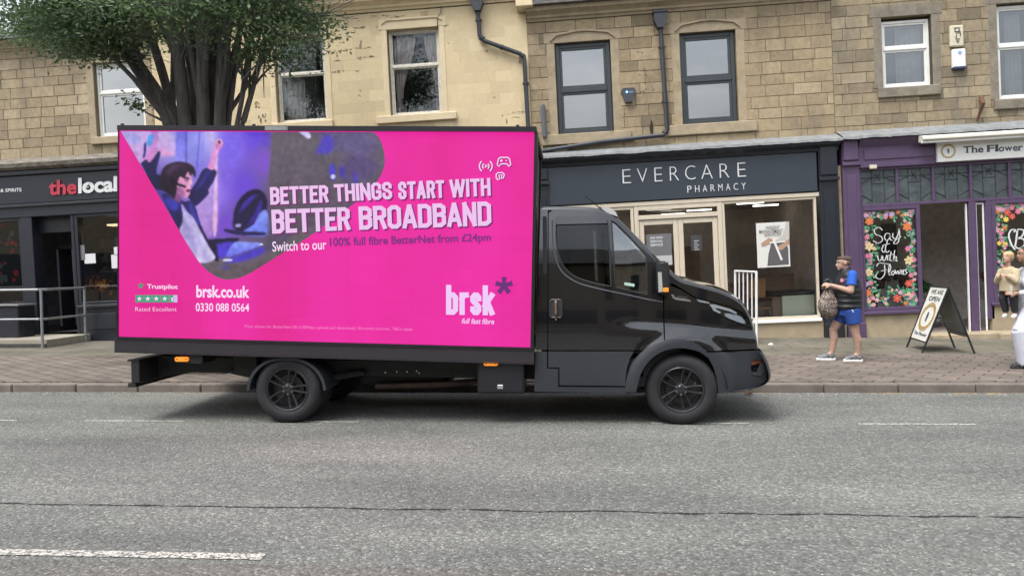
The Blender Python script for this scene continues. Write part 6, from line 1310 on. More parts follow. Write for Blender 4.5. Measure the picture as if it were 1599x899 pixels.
# screen: lit panel, and everything shown on it
YP = YT-.02
mb = MB(); NX, NZ = 48, 24; vs = []; cols = []
for j in range(NZ+1):
    for i in range(NX+1):
        p = bx(Wd*i/NX, Ht*j/NZ); vs.append((p[0], YP, p[1]))
mb.add(vs, [(j*(NX+1)+i, j*(NX+1)+i+1, (j+1)*(NX+1)+i+1, (j+1)*(NX+1)+i) for j in range(NZ) for i in range(NX)])
SE = .44
def lit(name, col): k_ = srgb(*col); return emis(name, k_, SE)
def pink_mat():
    m = emis('lit pink display', srgb(240, 46, 172), SE); n = m.node_tree; b = n.nodes['Principled BSDF']; l = n.links.new
    tcn = n.nodes.new('ShaderNodeTexCoord'); mpn = n.nodes.new('ShaderNodeMapping'); mpn.inputs['Rotation'].default_value = (0, R(-35), 0); mpn.inputs['Scale'].default_value = (.9, 1, .12); l(tcn.outputs['Object'], mpn.inputs[0])
    nn = n.nodes.new('ShaderNodeTexNoise'); nn.inputs['Scale'].default_value = 1.3; nn.inputs['Detail'].default_value = 2; l(mpn.outputs[0], nn.inputs['Vector'])
    rr_ = n.nodes.new('ShaderNodeValToRGB'); rr_.color_ramp.elements[0].position = .3; rr_.color_ramp.elements[0].color = srgb(230, 34, 146)+(1,); rr_.color_ramp.elements[1].position = .72; rr_.color_ramp.elements[1].color = srgb(244, 44, 172)+(1,)
    l(nn.outputs[0], rr_.inputs[0])
    mp3 = n.nodes.new('ShaderNodeMapping'); mp3.inputs['Rotation'].default_value = (R(90), 0, 0); l(tcn.outputs['Object'], mp3.inputs[0]); bt = n.nodes.new('ShaderNodeTexBrick'); bt.offset = 0; bt.inputs['Scale'].default_value = 1; bt.inputs['Brick Width'].default_value = .32; bt.inputs['Row Height'].default_value = .16; bt.inputs['Mortar Size'].default_value = .0022
    bt.inputs['Color1'].default_value = (1, 1, 1, 1); bt.inputs['Color2'].default_value = (.955, .94, .96, 1); bt.inputs['Mortar'].default_value = (.90, .85, .90, 1); l(mp3.outputs[0], bt.inputs['Vector'])
    mm_ = n.nodes.new('ShaderNodeMix'); mm_.data_type = 'RGBA'; mm_.blend_type = 'MULTIPLY'; mm_.inputs['Factor'].default_value = 1; l(rr_.outputs[0], mm_.inputs['A']); l(bt.outputs[0], mm_.inputs['B']); l(mm_.outputs['Result'], b.inputs['Emission Color']); return m
pnl = mb.build('screen_panel', pink_mat(), trk)
def sp(px, py): return tp(px, py, YP)
layer = [0]
def art(name, m, polys, parent=pnl, th=.0012, smooth_=False):
    layer[0] += 1; y = YP-.0014*layer[0]; mb = MB()
    for poly in polys:
        q = [sp(*p) for p in poly]; q = [tuple(p) for p in spline(q+[q[0]], 4)][:-1] if smooth_ else q
        V, F = cdt(q); mb.add([(p.x, y, p.y) for p in V], F)
    mb.f = [f if (Vector(mb.v[f[1]])-Vector(mb.v[f[0]])).cross(Vector(mb.v[f[2]])-Vector(mb.v[f[0]])).y < 0 else f[::-1] for f in mb.f]
    return mb.build(name, m, parent)
z6 = lambda pts: [(180+x_/3.747, 190+y_/3.747) for x_, y_ in pts]
z7 = lambda pts: [(400+x_/3.634, 190+y_/3.634) for x_, y_ in pts]
# the photograph shown on the screen: painted softly into a small colour field, carried as vertex colours
reg = [(188.6, 205)]+[(x_, 205.2+(x_-188)*.0035) for x_ in (250, 330, 410, 490, 583)]+[tuple(p) for p in spline([(583, 206), (592, 216), (598.5, 232), (601, 252), (598, 266), (591, 280), (575, 300), (554, 317), (530, 335), (507, 352), (480, 371), (445, 393), (414, 412), (392, 425.5), (371, 434.5), (350, 436), (333, 429), (316, 415), (300, 393.5)], 4)]
samples = [((195, 215), (172, 160, 215)), ((240, 220), (190, 160, 222)), ((285, 225), (150, 155, 222)), ((320, 215), (176, 172, 238)), ((360, 230), (135, 115, 215)), ((400, 215), (112, 88, 205)), ((418, 250), (130, 95, 190)), ((380, 290), (115, 88, 195)), ((330, 300), (165, 140, 222)), ((350, 350), (120, 90, 185)), ((310, 340), (170, 140, 215)), ((400, 330), (95, 70, 160)), ((215, 260), (120, 100, 180)), ((250, 300), (80, 70, 140)), ((425, 215), (108, 100, 112)), ((460, 240), (105, 100, 106)), ((520, 240), (106, 100, 108)), ((570, 230), (112, 102, 122)), ((580, 260), (104, 88, 128)), ((540, 290), (92, 80, 140)), ((500, 310), (100, 88, 112)), ((440, 300), (104, 92, 108)), ((440, 370), (100, 90, 98)), ((380, 410), (104, 92, 102)), ((350, 428), (100, 90, 96)), ((430, 330), (84, 72, 100)), ((418, 350), (88, 74, 104))]
import numpy as np
PX0, PY0, PWd, PHt = 184, 202, 424, 238
gy, gx_ = np.mgrid[0:PHt, 0:PWd].astype(float); gx_ += PX0; gy += PY0
num = np.zeros((PHt, PWd, 3)); den = np.zeros((PHt, PWd, 1))
for (sx_, sy_), c_ in samples:
    w_ = (1/(((gx_-sx_)**2+(gy-sy_)**2)**1.5+900.))[..., None]; num += w_*np.array(c_); den += w_
IMG = num/den
def blur(a_, s_):
    if s_ <= 0: return a_
    r_ = max(1, int(s_*2.5)); k_ = np.exp(-np.arange(-r_, r_+1)**2/(2*s_*s_)); k_ /= k_.sum()
    for ax_ in (0, 1):
        p_ = np.pad(a_, [(r_, r_) if i_ == ax_ else (0, 0) for i_ in range(2)], mode='edge'); o2 = np.zeros_like(a_)
        for i_, kk_ in enumerate(k_): o2 += kk_*(p_[i_:i_+a_.shape[0], :] if ax_ == 0 else p_[:, i_:i_+a_.shape[1]])
        a_ = o2
    return a_
_rs = np.random.RandomState(5); NZ1 = blur(_rs.randn(PHt, PWd), 9)*5; NZ2 = blur(_rs.randn(PHt, PWd), 2.2)*5
def paint(pts, col, soft=.8, col2=None, d=(0, 1), al=1.0, smooth_=True, nz=.06):
    """soft edged patch; col2 is reached along direction d (picture axes)"""
    if smooth_ and len(pts) > 3: pts = [tuple(p) for p in spline(list(pts)+[pts[0]], 4)][:-1]
    m_ = np.zeros((PHt, PWd), bool); n_ = len(pts)
    for i_ in range(n_):
        x1, y1 = pts[i_]; x2, y2 = pts[(i_+1) % n_]
        if y1 == y2: continue
        c_ = ((y1 > gy) != (y2 > gy)) & (gx_ < (x2-x1)*(gy-y1)/(y2-y1)+x1); m_ ^= c_
    m_ = blur(m_.astype(float), soft*.7)[..., None]*al; c_ = np.array(col, float)[None, None]*np.ones((PHt, PWd, 1))
    if col2 is not None:
        xs = [p[0] for p in pts]; ys = [p[1] for p in pts]; t_ = ((gx_-min(xs))/(max(xs)-min(xs)+1e-6)*d[0]+(gy-min(ys))/(max(ys)-min(ys)+1e-6)*d[1]); t_ = np.clip(t_ if d[0]+d[1] > 0 else 1+t_, 0, 1)[..., None]; c_ = c_*(1-t_)+np.array(col2, float)*t_
    c_ = c_*(1+nz*(NZ1+NZ2)[..., None])
    global IMG
    IMG = IMG*(1-m_)+c_*m_
IMG = IMG*(1+.03*NZ1[..., None])
paint(z6([(60, 60), (215, 55), (330, 60), (352, 190), (250, 205), (140, 245)]), (196, 176, 228), 3, (214, 170, 222), al=.8)
paint(z6([(50, 80), (120, 70), (150, 110), (110, 135)]), (150, 160, 220), 2, al=.6); paint(z6([(260, 150), (345, 190), (300, 200), (255, 180)]), (228, 160, 205), 2, al=.6)
paint(z6([(358, 50), (412, 50), (412, 240), (356, 240)]), (120, 118, 200), 1.2, (150, 148, 222))
for i_ in range(16): paint(z6([(414, 58+i_*15.5), (522, 60+i_*15.5), (520, 66+i_*15.5), (414, 64+i_*15.5)]), (112, 116, 196), .7, al=.55, smooth_=False)
paint(z6([(412, 50), (420, 50), (420, 240), (410, 240)]), (96, 90, 176), .8, al=.7); paint(z6([(490, 50), (498, 50), (480, 310), (470, 310)]), (104, 104, 196), .9, al=.7)
paint(z6([(528, 55), (580, 55), (600, 300), (590, 640), (470, 650), (470, 480), (560, 280)]), (200, 186, 238), 4, (176, 140, 208), al=.75)
paint(z6([(640, 60), (760, 60), (700, 300), (650, 500), (610, 500)]), (132, 112, 214), 10, al=.6); paint(z6([(740, 60), (915, 60), (900, 160), (830, 100)]), (100, 80, 186), 3, al=.7)
paint(z6([(586, 215), (598, 215), (595, 625), (572, 622)]), (226, 196, 240), 1.0, (240, 190, 228), al=.85)
paint(z6([(918, 50), (1100, 50), (1300, 60), (1500, 60), (1600, 200), (1500, 420), (1274, 560), (1000, 640), (905, 400), (908, 190)]), (104, 97, 108), 1.6, (88, 76, 92), al=.97)
paint(z7([(330, 50), (470, 50), (640, 60), (700, 160), (600, 190), (440, 160)]), (98, 86, 150), 6, al=.55); paint(z7([(470, 250), (560, 180), (690, 230), (640, 330), (500, 350)]), (84, 68, 132), 7, al=.6)
paint(z6([(1165, 190), (1225, 80), (1274, 100), (1274, 170), (1240, 190)]), (84, 74, 176), 3, al=.8)
paint(z7([(415, 260), (438, 235), (450, 320), (424, 330)]), (84, 76, 196), 2.5); paint(z7([(475, 258), (497, 256), (497, 312), (478, 312)]), (76, 66, 176), 2.5, al=.8); paint(z7([(555, 290), (568, 290), (570, 350), (558, 350)]), (84, 76, 196), 2.5, al=.8)
paint(z6([(1070, 58), (1128, 60), (1144, 92), (1122, 96)]), (206, 204, 250), .9); paint(z7([(426, 300), (446, 300), (446, 322), (426, 324)]), (214, 210, 250), .8)
# far arm, cuff, jacket, shirt, near arm
paint(z6([(210, 50), (256, 50), (246, 120), (240, 180), (205, 240), (176, 228), (195, 150)]), (176, 134, 204), 1.1, (208, 142, 196), d=(0, 1)); paint(z6([(198, 76), (226, 80), (216, 120), (196, 150), (186, 120)]), (96, 158, 214), 1.2); paint(z6([(170, 120), (182, 130), (178, 190), (164, 215)]), (44, 46, 110), 1.0)
paint(z6([(150, 245), (178, 222), (205, 238), (248, 178), (264, 188), (240, 300), (278, 318), (300, 400), (215, 380), (175, 290)]), (44, 38, 92), 1.0, (30, 26, 62))
paint(z6([(420, 430), (470, 360), (520, 275), (590, 288), (578, 345), (545, 400), (545, 425), (475, 492), (445, 470)]), (34, 30, 70), 1.0, (46, 40, 96), d=(1, 0)); paint(z6([(530, 292), (556, 288), (530, 340), (480, 405), (470, 395)]), (66, 60, 140), 1.6, al=.7)
paint(z6([(270, 420), (340, 430), (400, 466), (436, 462), (470, 500), (500, 600), (560, 720), (605, 790), (590, 815), (520, 720), (430, 540), (385, 480), (398, 560), (383, 650), (300, 500)]), (46, 40, 100), 1.0, (26, 22, 56))
paint(z6([(285, 450), (345, 450), (372, 490), (350, 520), (310, 500)]), (76, 74, 168), 3, al=.8); paint(z6([(432, 470), (455, 500), (492, 600), (474, 590), (440, 540)]), (84, 80, 170), 2, al=.7)
paint(z6([(388, 476), (410, 520), (455, 560), (505, 650), (548, 730), (588, 798), (500, 828), (460, 770), (378, 652), (396, 580)]), (176, 164, 216), 1.0, (214, 204, 240)); paint(z6([(400, 560), (430, 600), (470, 700), (480, 790), (440, 730), (392, 650)]), (150, 138, 198), 4, al=.7); paint(z6([(470, 640), (520, 740), (560, 800), (520, 812)]), (160, 150, 210), 3, al=.6)
paint(z6([(540, 274), (568, 195), (584, 155), (600, 165), (606, 160), (592, 220), (576, 282)]), (206, 140, 200), .9, (236, 172, 214), d=(1, 0)); paint(z6([(582, 118), (600, 102), (622, 106), (631, 130), (620, 156), (602, 166), (586, 154)]), (236, 176, 212), .9, (196, 128, 180)); paint(z6([(600, 114), (616, 112), (616, 128), (602, 130)]), (60, 34, 66), 1.0); paint(z6([(590, 128), (600, 132), (598, 150), (590, 146)]), (180, 108, 164), 1.0, al=.7)
# head
paint(z6([(330, 400), (385, 400), (384, 470), (350, 462), (322, 430)]), (150, 96, 150), 1.2, (110, 70, 120)); paint(z6([(350, 310), (430, 286), (444, 300), (446, 332), (453, 362), (441, 372), (439, 392), (433, 430), (408, 446), (380, 430), (352, 400)]), (196, 136, 178), .9, (232, 168, 204), d=(1, 0)); paint(z6([(360, 380), (400, 400), (402, 440), (378, 436), (356, 410)]), (140, 88, 140), 3, al=.8); paint(z6([(424, 338), (444, 340), (449, 362), (436, 368)]), (250, 196, 222), 1.4, al=.8)
paint(z6([(398, 320), (432, 328), (430, 338), (402, 334)]), (70, 40, 72), 1.1); paint(z6([(406, 340), (428, 344), (426, 350), (408, 348)]), (84, 50, 84), 1.1, al=.8); paint(z6([(414, 398), (438, 396), (436, 410), (420, 412)]), (96, 36, 70), 1.0)
paint(z6([(268, 300), (290, 262), (340, 238), (400, 236), (448, 255), (470, 290), (466, 330), (452, 302), (440, 320), (425, 292), (405, 330), (380, 322), (366, 356), (356, 420), (338, 436), (300, 415), (278, 400), (262, 345)]), (52, 34, 58), 1.0, (28, 18, 34)); paint(z6([(300, 280), (350, 250), (410, 250), (360, 270), (310, 320)]), (90, 64, 96), 3, al=.55); paint(z6([(320, 400), (345, 400), (350, 450), (330, 440)]), (36, 24, 44), 1.5)
paint(z6([(318, 326), (340, 322), (350, 350), (344, 372), (322, 366)]), (24, 20, 34), 1.0); paint(z6([(345, 352), (410, 374), (408, 386), (345, 366)]), (26, 20, 34), .8)
# racing wheel, seat, desk
rim_ = lambda a0, b0, k_: [(180+(790+a0*math.cos(a)-10*math.sin(a))/3.747, 190+(520+b0*math.sin(a)-30*math.cos(a)+k_)/3.747) for a in [i_*.3142 for i_ in range(20)]]
paint(rim_(100, 122, 0), (30, 22, 52), 1.3, (44, 34, 84), smooth_=False); paint(rim_(68, 86, 0), (86, 66, 176), 2, (60, 44, 120), smooth_=False); paint(z6([(690, 570), (780, 480), (830, 430), (862, 440), (800, 560), (740, 640), (690, 620)]), (36, 28, 66), 2); paint(z6([(705, 600), (735, 600), (730, 616), (705, 616)]), (190, 180, 240), 1.2)
paint(z6([(812, 600), (850, 530), (890, 528), (895, 662), (740, 658)]), (146, 160, 230), 1.2, (120, 128, 214)); paint(z6([(640, 626), (740, 640), (870, 648), (870, 664), (720, 662), (640, 642)]), (40, 32, 76), 1.2)
paint(z6([(545, 688), (700, 680), (724, 690), (700, 712), (640, 760), (600, 800), (560, 740)]), (34, 26, 58), 1.2); paint(z6([(595, 715), (690, 705), (650, 785), (605, 795)]), (88, 74, 178), 2); paint(z6([(700, 702), (865, 716), (700, 780), (652, 790), (668, 740)]), (150, 164, 236), 1.1, (112, 112, 206)); paint(z6([(660, 800), (865, 730), (872, 765), (760, 815), (640, 828)]), (84, 72, 174), 3); paint(z6([(630, 806), (680, 804), (682, 815), (634, 816)]), (232, 228, 252), .9); paint(z6([(845, 712), (864, 714), (862, 722), (846, 722)]), (236, 236, 252), .7)
paint(z6([(500, 830), (640, 832), (780, 832), (900, 780), (1000, 690), (1150, 620), (1100, 760), (850, 900), (760, 910), (640, 905), (560, 895), (520, 855)]), (104, 94, 100), 2, (94, 82, 90)); paint(z6([(620, 845), (660, 840), (665, 860), (630, 862)]), (84, 74, 176), 3, al=.8); paint(z6([(896, 662), (905, 528), (1000, 540), (1060, 600), (1000, 700), (880, 760)]), (84, 74, 100), 4, al=.9)
_g = IMG.mean(axis=2, keepdims=True); IMG = np.clip(_g+(IMG-_g)*(1+.32*np.clip((np.abs(IMG-_g).max(axis=2, keepdims=True)-22)/30, 0, 1)), 0, 255)
layer[0] += 1
q = [sp(*p) for p in reg]; V, F = cdt(dense(q, .013), (), .0135)
mbp = MB(); mbp.add([(p.x, YP-.0014, p.y) for p in V], F); mbp.f = [f if (Vector(mbp.v[f[1]])-Vector(mbp.v[f[0]])).cross(Vector(mbp.v[f[2]])-Vector(mbp.v[f[0]])).y < 0 else f[::-1] for f in mbp.f]
m = emis('lit photograph', (1, 1, 1), SE); nn_ = m.node_tree.nodes.new('ShaderNodeAttribute'); nn_.attribute_name = 'shown'; m.node_tree.links.new(nn_.outputs['Color'], m.node_tree.nodes['Principled BSDF'].inputs['Emission Color'])
pic = mbp.build('picture', m, pnl); ca = pic.data.color_attributes.new('shown', 'FLOAT_COLOR', 'POINT')
# back from the panel to picture pixels through the quad of the screen
c0 = [sp(PX0, PY0), sp(PX0+PWd, PY0), sp(PX0, PY0+PHt), sp(PX0+PWd, PY0+PHt)]
def unpx(x, z):
    px_, py_ = PX0+PWd/2, PY0+PHt/2
    for _ in range(4):
        a0 = sp(px_, py_); a1 = sp(px_+1, py_); a2 = sp(px_, py_+1); j = (a1[0]-a0[0], a2[0]-a0[0], a1[1]-a0[1], a2[1]-a0[1]); dt = j[0]*j[3]-j[1]*j[2]; ex_, ez_ = x-a0[0], z-a0[1]
        px_ += (ex_*j[3]-ez_*j[1])/dt; py_ += (ez_*j[0]-ex_*j[2])/dt
    return px_, py_
for i, p in enumerate(V):
    px_, py_ = unpx(p.x, p.y); u_ = min(PWd-2.001, max(0, px_-PX0)); v_ = min(PHt-2.001, max(0, py_-PY0)); iu, iv = int(u_), int(v_); fu, fv = u_-iu, v_-iv
    c_ = (IMG[iv, iu]*(1-fu)+IMG[iv, iu+1]*fu)*(1-fv)+(IMG[iv+1, iu]*(1-fu)+IMG[iv+1, iu+1]*fu)*fv
    ca.data[i].color = (*srgb(*c_), 1)
GL = dict(B=(1, [[(0, 0), (0, 1), (.66, 1), (1, .88), (1, .64), (.7, .53), (0, .53)], [(.7, .53), (1, .42), (1, .12), (.66, 0), (0, 0)]]), E=(.86, [[(1, 1), (0, 1), (0, 0), (1, 0)], [(0, .52), (.8, .52)]]), T=(1, [[(0, 1), (1, 1)], [(.5, 1), (.5, 0)]]),
 R=(1, [[(0, 0), (0, 1), (.66, 1), (1, .88), (1, .60), (.7, .49), (0, .49)], [(.62, .49), (1, 0)]]), H=(1, [[(0, 0), (0, 1)], [(1, 0), (1, 1)], [(0, .52), (1, .52)]]), I=(.02, [[(.5, 0), (.5, 1)]]), N=(1.05, [[(0, 0), (0, 1)], [(0, 1), (1, 0)], [(1, 0), (1, 1)]]),
 G=(1, [[(1, .74), (1, .88), (.72, 1), (.28, 1), (0, .88), (0, .12), (.28, 0), (.72, 0), (1, .12), (1, .46), (.66, .46)]]), S=(.95, [[(1, .76), (1, .88), (.72, 1), (.28, 1), (0, .88), (0, .68), (.22, .58), (.78, .44), (1, .33), (1, .12), (.72, 0), (.28, 0), (0, .12), (0, .25)]]),
 A=(1.15, [[(0, 0), (.46, 1)], [(1, 0), (.54, 1)], [(.16, .25), (.84, .25)]]), W=(1.9, [[(0, 1), (.24, 0)], [(.24, 0), (.5, 1)], [(.5, 1), (.76, 0)], [(.76, 0), (1, 1)]]), O=(1.05, [[(.5, 1), (.28, 1), (0, .88), (0, .12), (.28, 0), (.72, 0), (1, .12), (1, .88), (.72, 1), (.5, 1)]]),
 D=(1.05, [[(0, 0), (0, 1), (.66, 1), (1, .88), (1, .12), (.66, 0), (0, 0)]]), b=(1, [[(0, 0), (0, 1)], [(0, .70), (.66, .70), (1, .60), (1, .10), (.66, 0), (0, 0)]]), r=(.62, [[(0, 0), (0, .70)], [(0, .56), (.4, .68), (1, .70)]]), s=(.85, [[(1, .56), (1, .62), (.7, .70), (.3, .70), (0, .61), (0, .48), (.22, .41), (.78, .30), (1, .22), (1, .09), (.7, 0), (.3, 0), (0, .08), (0, .14)]]), k=(.95, [[(0, 0), (0, 1)], [(0, .30), (1, .70)], [(.34, .42), (1, 0)]]))
def stroke(mb, pts, w_, y, f):
    P_ = [Vector(p) for p in pts]; P_[0] = P_[0]+(P_[0]-P_[1]).normalized()*w_/2; P_[-1] = P_[-1]+(P_[-1]-P_[-2]).normalized()*w_/2; Lf, Rt_ = [], []
    for i, p in enumerate(P_):
        a = (p-P_[i-1]).normalized() if i else (P_[1]-p).normalized(); b_ = (P_[i+1]-p).normalized() if i < len(P_)-1 else a
        na, nb = Vector((-a.y, a.x)), Vector((-b_.y, b_.x)); m_ = (na+nb); m_ = m_.normalized() if m_.length > .1 else na; k_ = min(1.6, 1/max(.3, m_.dot(na))); Lf.append(p+m_*w_/2*k_); Rt_.append(p-m_*w_/2*k_)
    n = len(P_); q = [f(*p) for p in Lf+Rt_]; mb.add([(p[0], y, p[1]) for p in q], [(i, i+1, n+i+1, n+i) for i in range(n-1)])
def block(name, m, items, parent=pnl):
    # heavy condensed capitals drawn as strokes of even weight inside a quad TL TR BR BL (pixels of the flat screen)
    layer[0] += 1; y = YP-.0014*layer[0]; mb = MB(); kk = 0
    for txt, q, w_ in items:
        TL, TR, BR, BL = [Vector(p) for p in q]; Wp = ((TR-TL).length+(BR-BL).length)/2; Hp = (TL-BL).length; un = sum(GL[c][0] for c in txt); gap = w_*.26; n = len(txt)
        uw = (Wp-n*w_-(n-1)*gap)/un; x = 0
        for c in txt:
            cw = GL[c][0]*uw
            def f(a, b_): s_, t_ = a/Wp, b_/Hp; p = (BL*(1-s_)+BR*s_)*(1-t_)+(TL*(1-s_)+TR*s_)*t_; return sp(p.x, p.y)
            for st in GL[c][1]: kk += 1; stroke(mb, [(x+w_/2+p[0]*cw, w_/2+p[1]*(Hp-w_)) for p in st], w_, y-.00001*(kk % 40), f)
            x += cw+w_+gap
    return mb.build(name, m, parent)
def words(name, m, items, parent=pnl, th=0):
    layer[0] += 1; y = YP-.0014*layer[0]; mb = MB()
    for txt, q, kw in items: letter(mb, txt, [sp(*p) for p in q], y, **kw)
    return mb.build(name, m, parent)
def row7(txt, quad, bold=.045, **kw): return (txt, z7(quad), dict(bold=bold, **kw))
heads = [('BETTER', [(78, 372), (408, 360), (412, 458), (82, 472)]), ('THINGS', [(440, 356), (768, 342), (774, 440), (500, 452)]), ('START', [(806, 342), (1066, 332), (1070, 432), (808, 442)]), ('WITH', [(1096, 330), (1328, 320), (1332, 420), (1100, 432)]), ('BETTER', [(86, 500), (530, 484), (536, 614), (92, 636)]), ('BROADBAND', [(580, 482), (1332, 452), (1336, 590), (586, 614)])]
heads[1] = ('THINGS', [(440, 356), (768, 342), (774, 440), (446, 455)])
def condensed(items, dx=0, dy=0, bold=.05): return [row7(t_, [(x_+dx, y_+dy) for x_, y_ in q_], bold) for t_, q_ in items]
block('headline_shadow', lit('lit plum shadow', (120, 34, 110)), [(t_, z7([(x_+dd, y_+dd) for x_, y_ in q_]), w_) for dd in (4, 8) for (t_, q_), w_ in zip(heads, (5.2,)*4+(6.8,)*2)])
block('headline', lit('lit pale pink text', (238, 198, 240)), [(t_, z7(q_), w_) for (t_, q_), w_ in zip(heads, (5.0,)*4+(6.6,)*2)])
words('sub_line', lit('lit white text', (250, 222, 250)), [row7('Switch to our', [(92, 680), (398, 668), (400, 724), (94, 738)], .012)])
words('offer_line', lit('lit purple text', (128, 44, 128)), [row7('100% full fibre BetterNet from £24pm', [(418, 658), (1332, 632), (1334, 690), (420, 722)], .030)])
z8 = lambda pts: [(180+x_/4.703, 380+y_/4.703) for x_, y_ in pts]
z1 = lambda pts: [(500+x_/4.086, 400+y_/4.086) for x_, y_ in pts]
W_txt = MATS['lit white text']
words('web_address', W_txt, [('brsk.co.uk', z8([(598, 306), (988, 312), (988, 400), (598, 398)]), dict(bold=.03)), ('0330 088 0564', z8([(594, 436), (986, 440), (986, 500), (594, 498)]), dict(bold=.015))])
block('logo_lettering', lit('lit lilac logo', (240, 205, 250)), [('brsk', z1([(804, 182), (1112, 186), (1112, 376), (804, 372)]), 8.2)])
words('logo_strapline', MATS['lit lilac logo'], [('full fast fibre', z1([(908, 394), (1114, 398), (1110, 434), (902, 428)]), dict(bold=.02, shear=.012))])
cx_, cy_ = 1174, 188
star = []
for i_ in range(5):
    a = -math.pi/2+i_*2*math.pi/5; ca, sa = math.cos(a), math.sin(a); star.append(z1([(cx_+p_*ca-q_*sa, cy_+p_*sa+q_*ca) for p_, q_ in ((0, -13), (34, -14), (56, -17), (56, 17), (34, 14), (0, 13))]))
art('logo_star', lit('lit plum star', (106, 44, 118)), star[:1]); 
for s_ in star[1:]: art('logo_star_arm', MATS['lit plum star'], [s_])
def star5(cx, cy, r_): return [(cx+(r_ if k_ % 2 == 0 else r_*.42)*math.sin(k_*math.pi/5), cy-(r_ if k_ % 2 == 0 else r_*.42)*math.cos(k_*math.pi/5)) for k_ in range(10)]
art('rating_star', lit('lit green star', (46, 160, 118)), [z8(star5(195, 310, 27))])
words('rating_name', W_txt, [('Trustpilot', z8([(242, 298), (466, 302), (466, 344), (242, 342)]), dict(bold=.02)), ('Rated Excellent', z8([(156, 466), (458, 468), (458, 496), (156, 496)]), dict(bold=-.012))])
art('rating_tiles', lit('lit green tile', (54, 168, 128)), [z8([(158+i_*62, 378), (216+i_*62, 378), (216+i_*62, 432), (158+i_*62, 432)]) for i_ in range(5)])
art('half_tile', lit('lit lilac tile', (216, 186, 240)), [z8([(436, 378), (465, 378), (465, 432), (436, 432)])])
art('rating_marks', W_txt, [z8(star5(187+i_*62, 405, 20)) for i_ in range(4)]+[z8([(432, 388), (432, 422), (418, 424), (424, 406), (414, 400), (428, 398)])])
words('small_print', lit('lit pale small print', (250, 150, 215)), [('Price shown for BetterNet150 (150Mbps upload and download) 18-month contract. T&Cs apply.', [(384, 506.5), (646, 511), (646, 517), (384, 512.5)], dict(bold=-.01))])
# line icons
def icon(lines, w_=.013, name='icon', m=None, dx=0, dy=0):
    layer[0] += 1; y = YP-.0014*layer[0]; mb = MB()
    for ln in lines: ribbon(mb, [sp(400+(x_+dx)/3.634, 190+(y_+dy)/3.634) for x_, y_ in ln], w_, y, taper=False)
    return mb.build(name, m, pnl)
def arcpts(cx, cy, r_, a0, a1, n=10): return [(cx+r_*math.cos(R(a0+(a1-a0)*i_/n)), cy+r_*math.sin(R(a0+(a1-a0)*i_/n))) for i_ in range(n+1)]
ic = [arcpts(1305, 255, 18, -50, 50), arcpts(1305, 255, 36, -50, 50), arcpts(1305, 255, 18, 130, 230), arcpts(1305, 255, 36, 130, 230), [(1300, 248), (1312, 255), (1300, 262)],
      [(1386, 206), (1430, 206), (1440, 216), (1446, 248), (1436, 256), (1424, 242), (1392, 242), (1380, 256), (1370, 248), (1376, 216), (1386, 206)], [(1386, 224), (1400, 224)], [(1393, 217), (1393, 231)], [(1418, 224), (1424, 224)],
      [(1376, 334), (1364, 322), (1364, 300), (1376, 292), (1400, 292), (1410, 304), (1404, 322), (1394, 326), (1396, 304), (1380, 306), (1384, 330)]]
icon(ic, .012, 'icon_shadow', MATS['lit plum shadow'], 4, 4); icon(ic, .012, 'icon', W_txt)
# water drip plug and a leaf caught below the nose
p = onZ(1169, 616, .01); mb = MB(); mb.prism([(p.x-.05, .02), (p.x+.03, .015), (p.x+.06, .05), (p.x, .035)], p.y, p.y+.06); tag(mb.build('dead_leaf', mat('brown leaf', (.10, .06, .03), .8), None, origin=(p.x, p.y, .01)), 'curled brown dead leaf on the road below the truck nose', 'leaf')
# ============================================================ street tree
TX, TY = onZ(318, 576, .12).x, 10.9
tree = thing('street_tree', 'broad many stemmed street tree with dense green leaves behind the truck', 'tree', (TX, TY, .12))
M_bark = mat('grey brown bark', (.125, .115, .11), .9, var=.5, vscale=6, bump=1.0, bscale=26, stretch=(3, 3, .45), dirt=.6, dscale=3, dirtcol=(.04, .05, .03)); rr = random.Random(21)
tk = MB(); tips = []; limbs = []
tk.tube([(TX, TY, -.1), (TX, TY, .3), (TX+.02, TY, 1.0), (TX, TY, 1.9), (TX-.01, TY, 2.5)], [.36, .30, .27, .29, .34], 14)
tk.build('trunk', M_bark, tree, smooth=True)
mb = MB()
def limb(p, d, ln, r0, r1, depth, bend=.15, up=.06):
    pts = [p.copy()]; n = 6; q = p.copy(); dd = d.normalized()
    for i in range(n):
        dd = (dd+Vector((rr.gauss(0, bend), rr.gauss(0, bend), rr.gauss(0, bend*.6)+up))*.35).normalized(); q = q+dd*ln/n; pts.append(q.copy())
    rs = [r0+(r1-r0)*i/n for i in range(n+1)]; mb.tube(pts, rs, 9 if r0 > .05 else 5)
    if depth == 0: tips.append((pts[-1], dd)); tips.append((pts[3], dd)); return
    k = rr.choice((3, 4)) if depth > 1 else 4
    for j in range(k):
        i = rr.randint(3, n); a = rr.uniform(0, 6.28); side = Vector((math.cos(a), math.sin(a), rr.uniform(-.25, .45)))
        limb(pts[i], dd*.9+side*.85, ln*rr.uniform(.5, .72), rs[i]*.55, rs[i]*.22, depth-1, bend*1.3, up*.6)
def aim(px, py, Y): return onY(px, py, Y)
stems = [((262, 195), (212, 85), 10.4, .105), ((275, 195), (225, 20), 11.3, .12), ((290, 196), (268, -40), 10.6, .15), ((305, 196), (300, -60), 11.0, .14), ((318, 196), (318, -60), 10.7, .15), ((332, 196), (340, -60), 11.2, .15), ((343, 196), (362, -50), 10.8, .13), ((354, 196), (385, -10), 11.3, .09), ((370, 196), (392, 40), 10.6, .055), ((378, 196), (420, 30), 10.9, .05), ((300, 196), (250, -30), 11.8, .12), ((330, 196), (330, -60), 12.0, .13)]
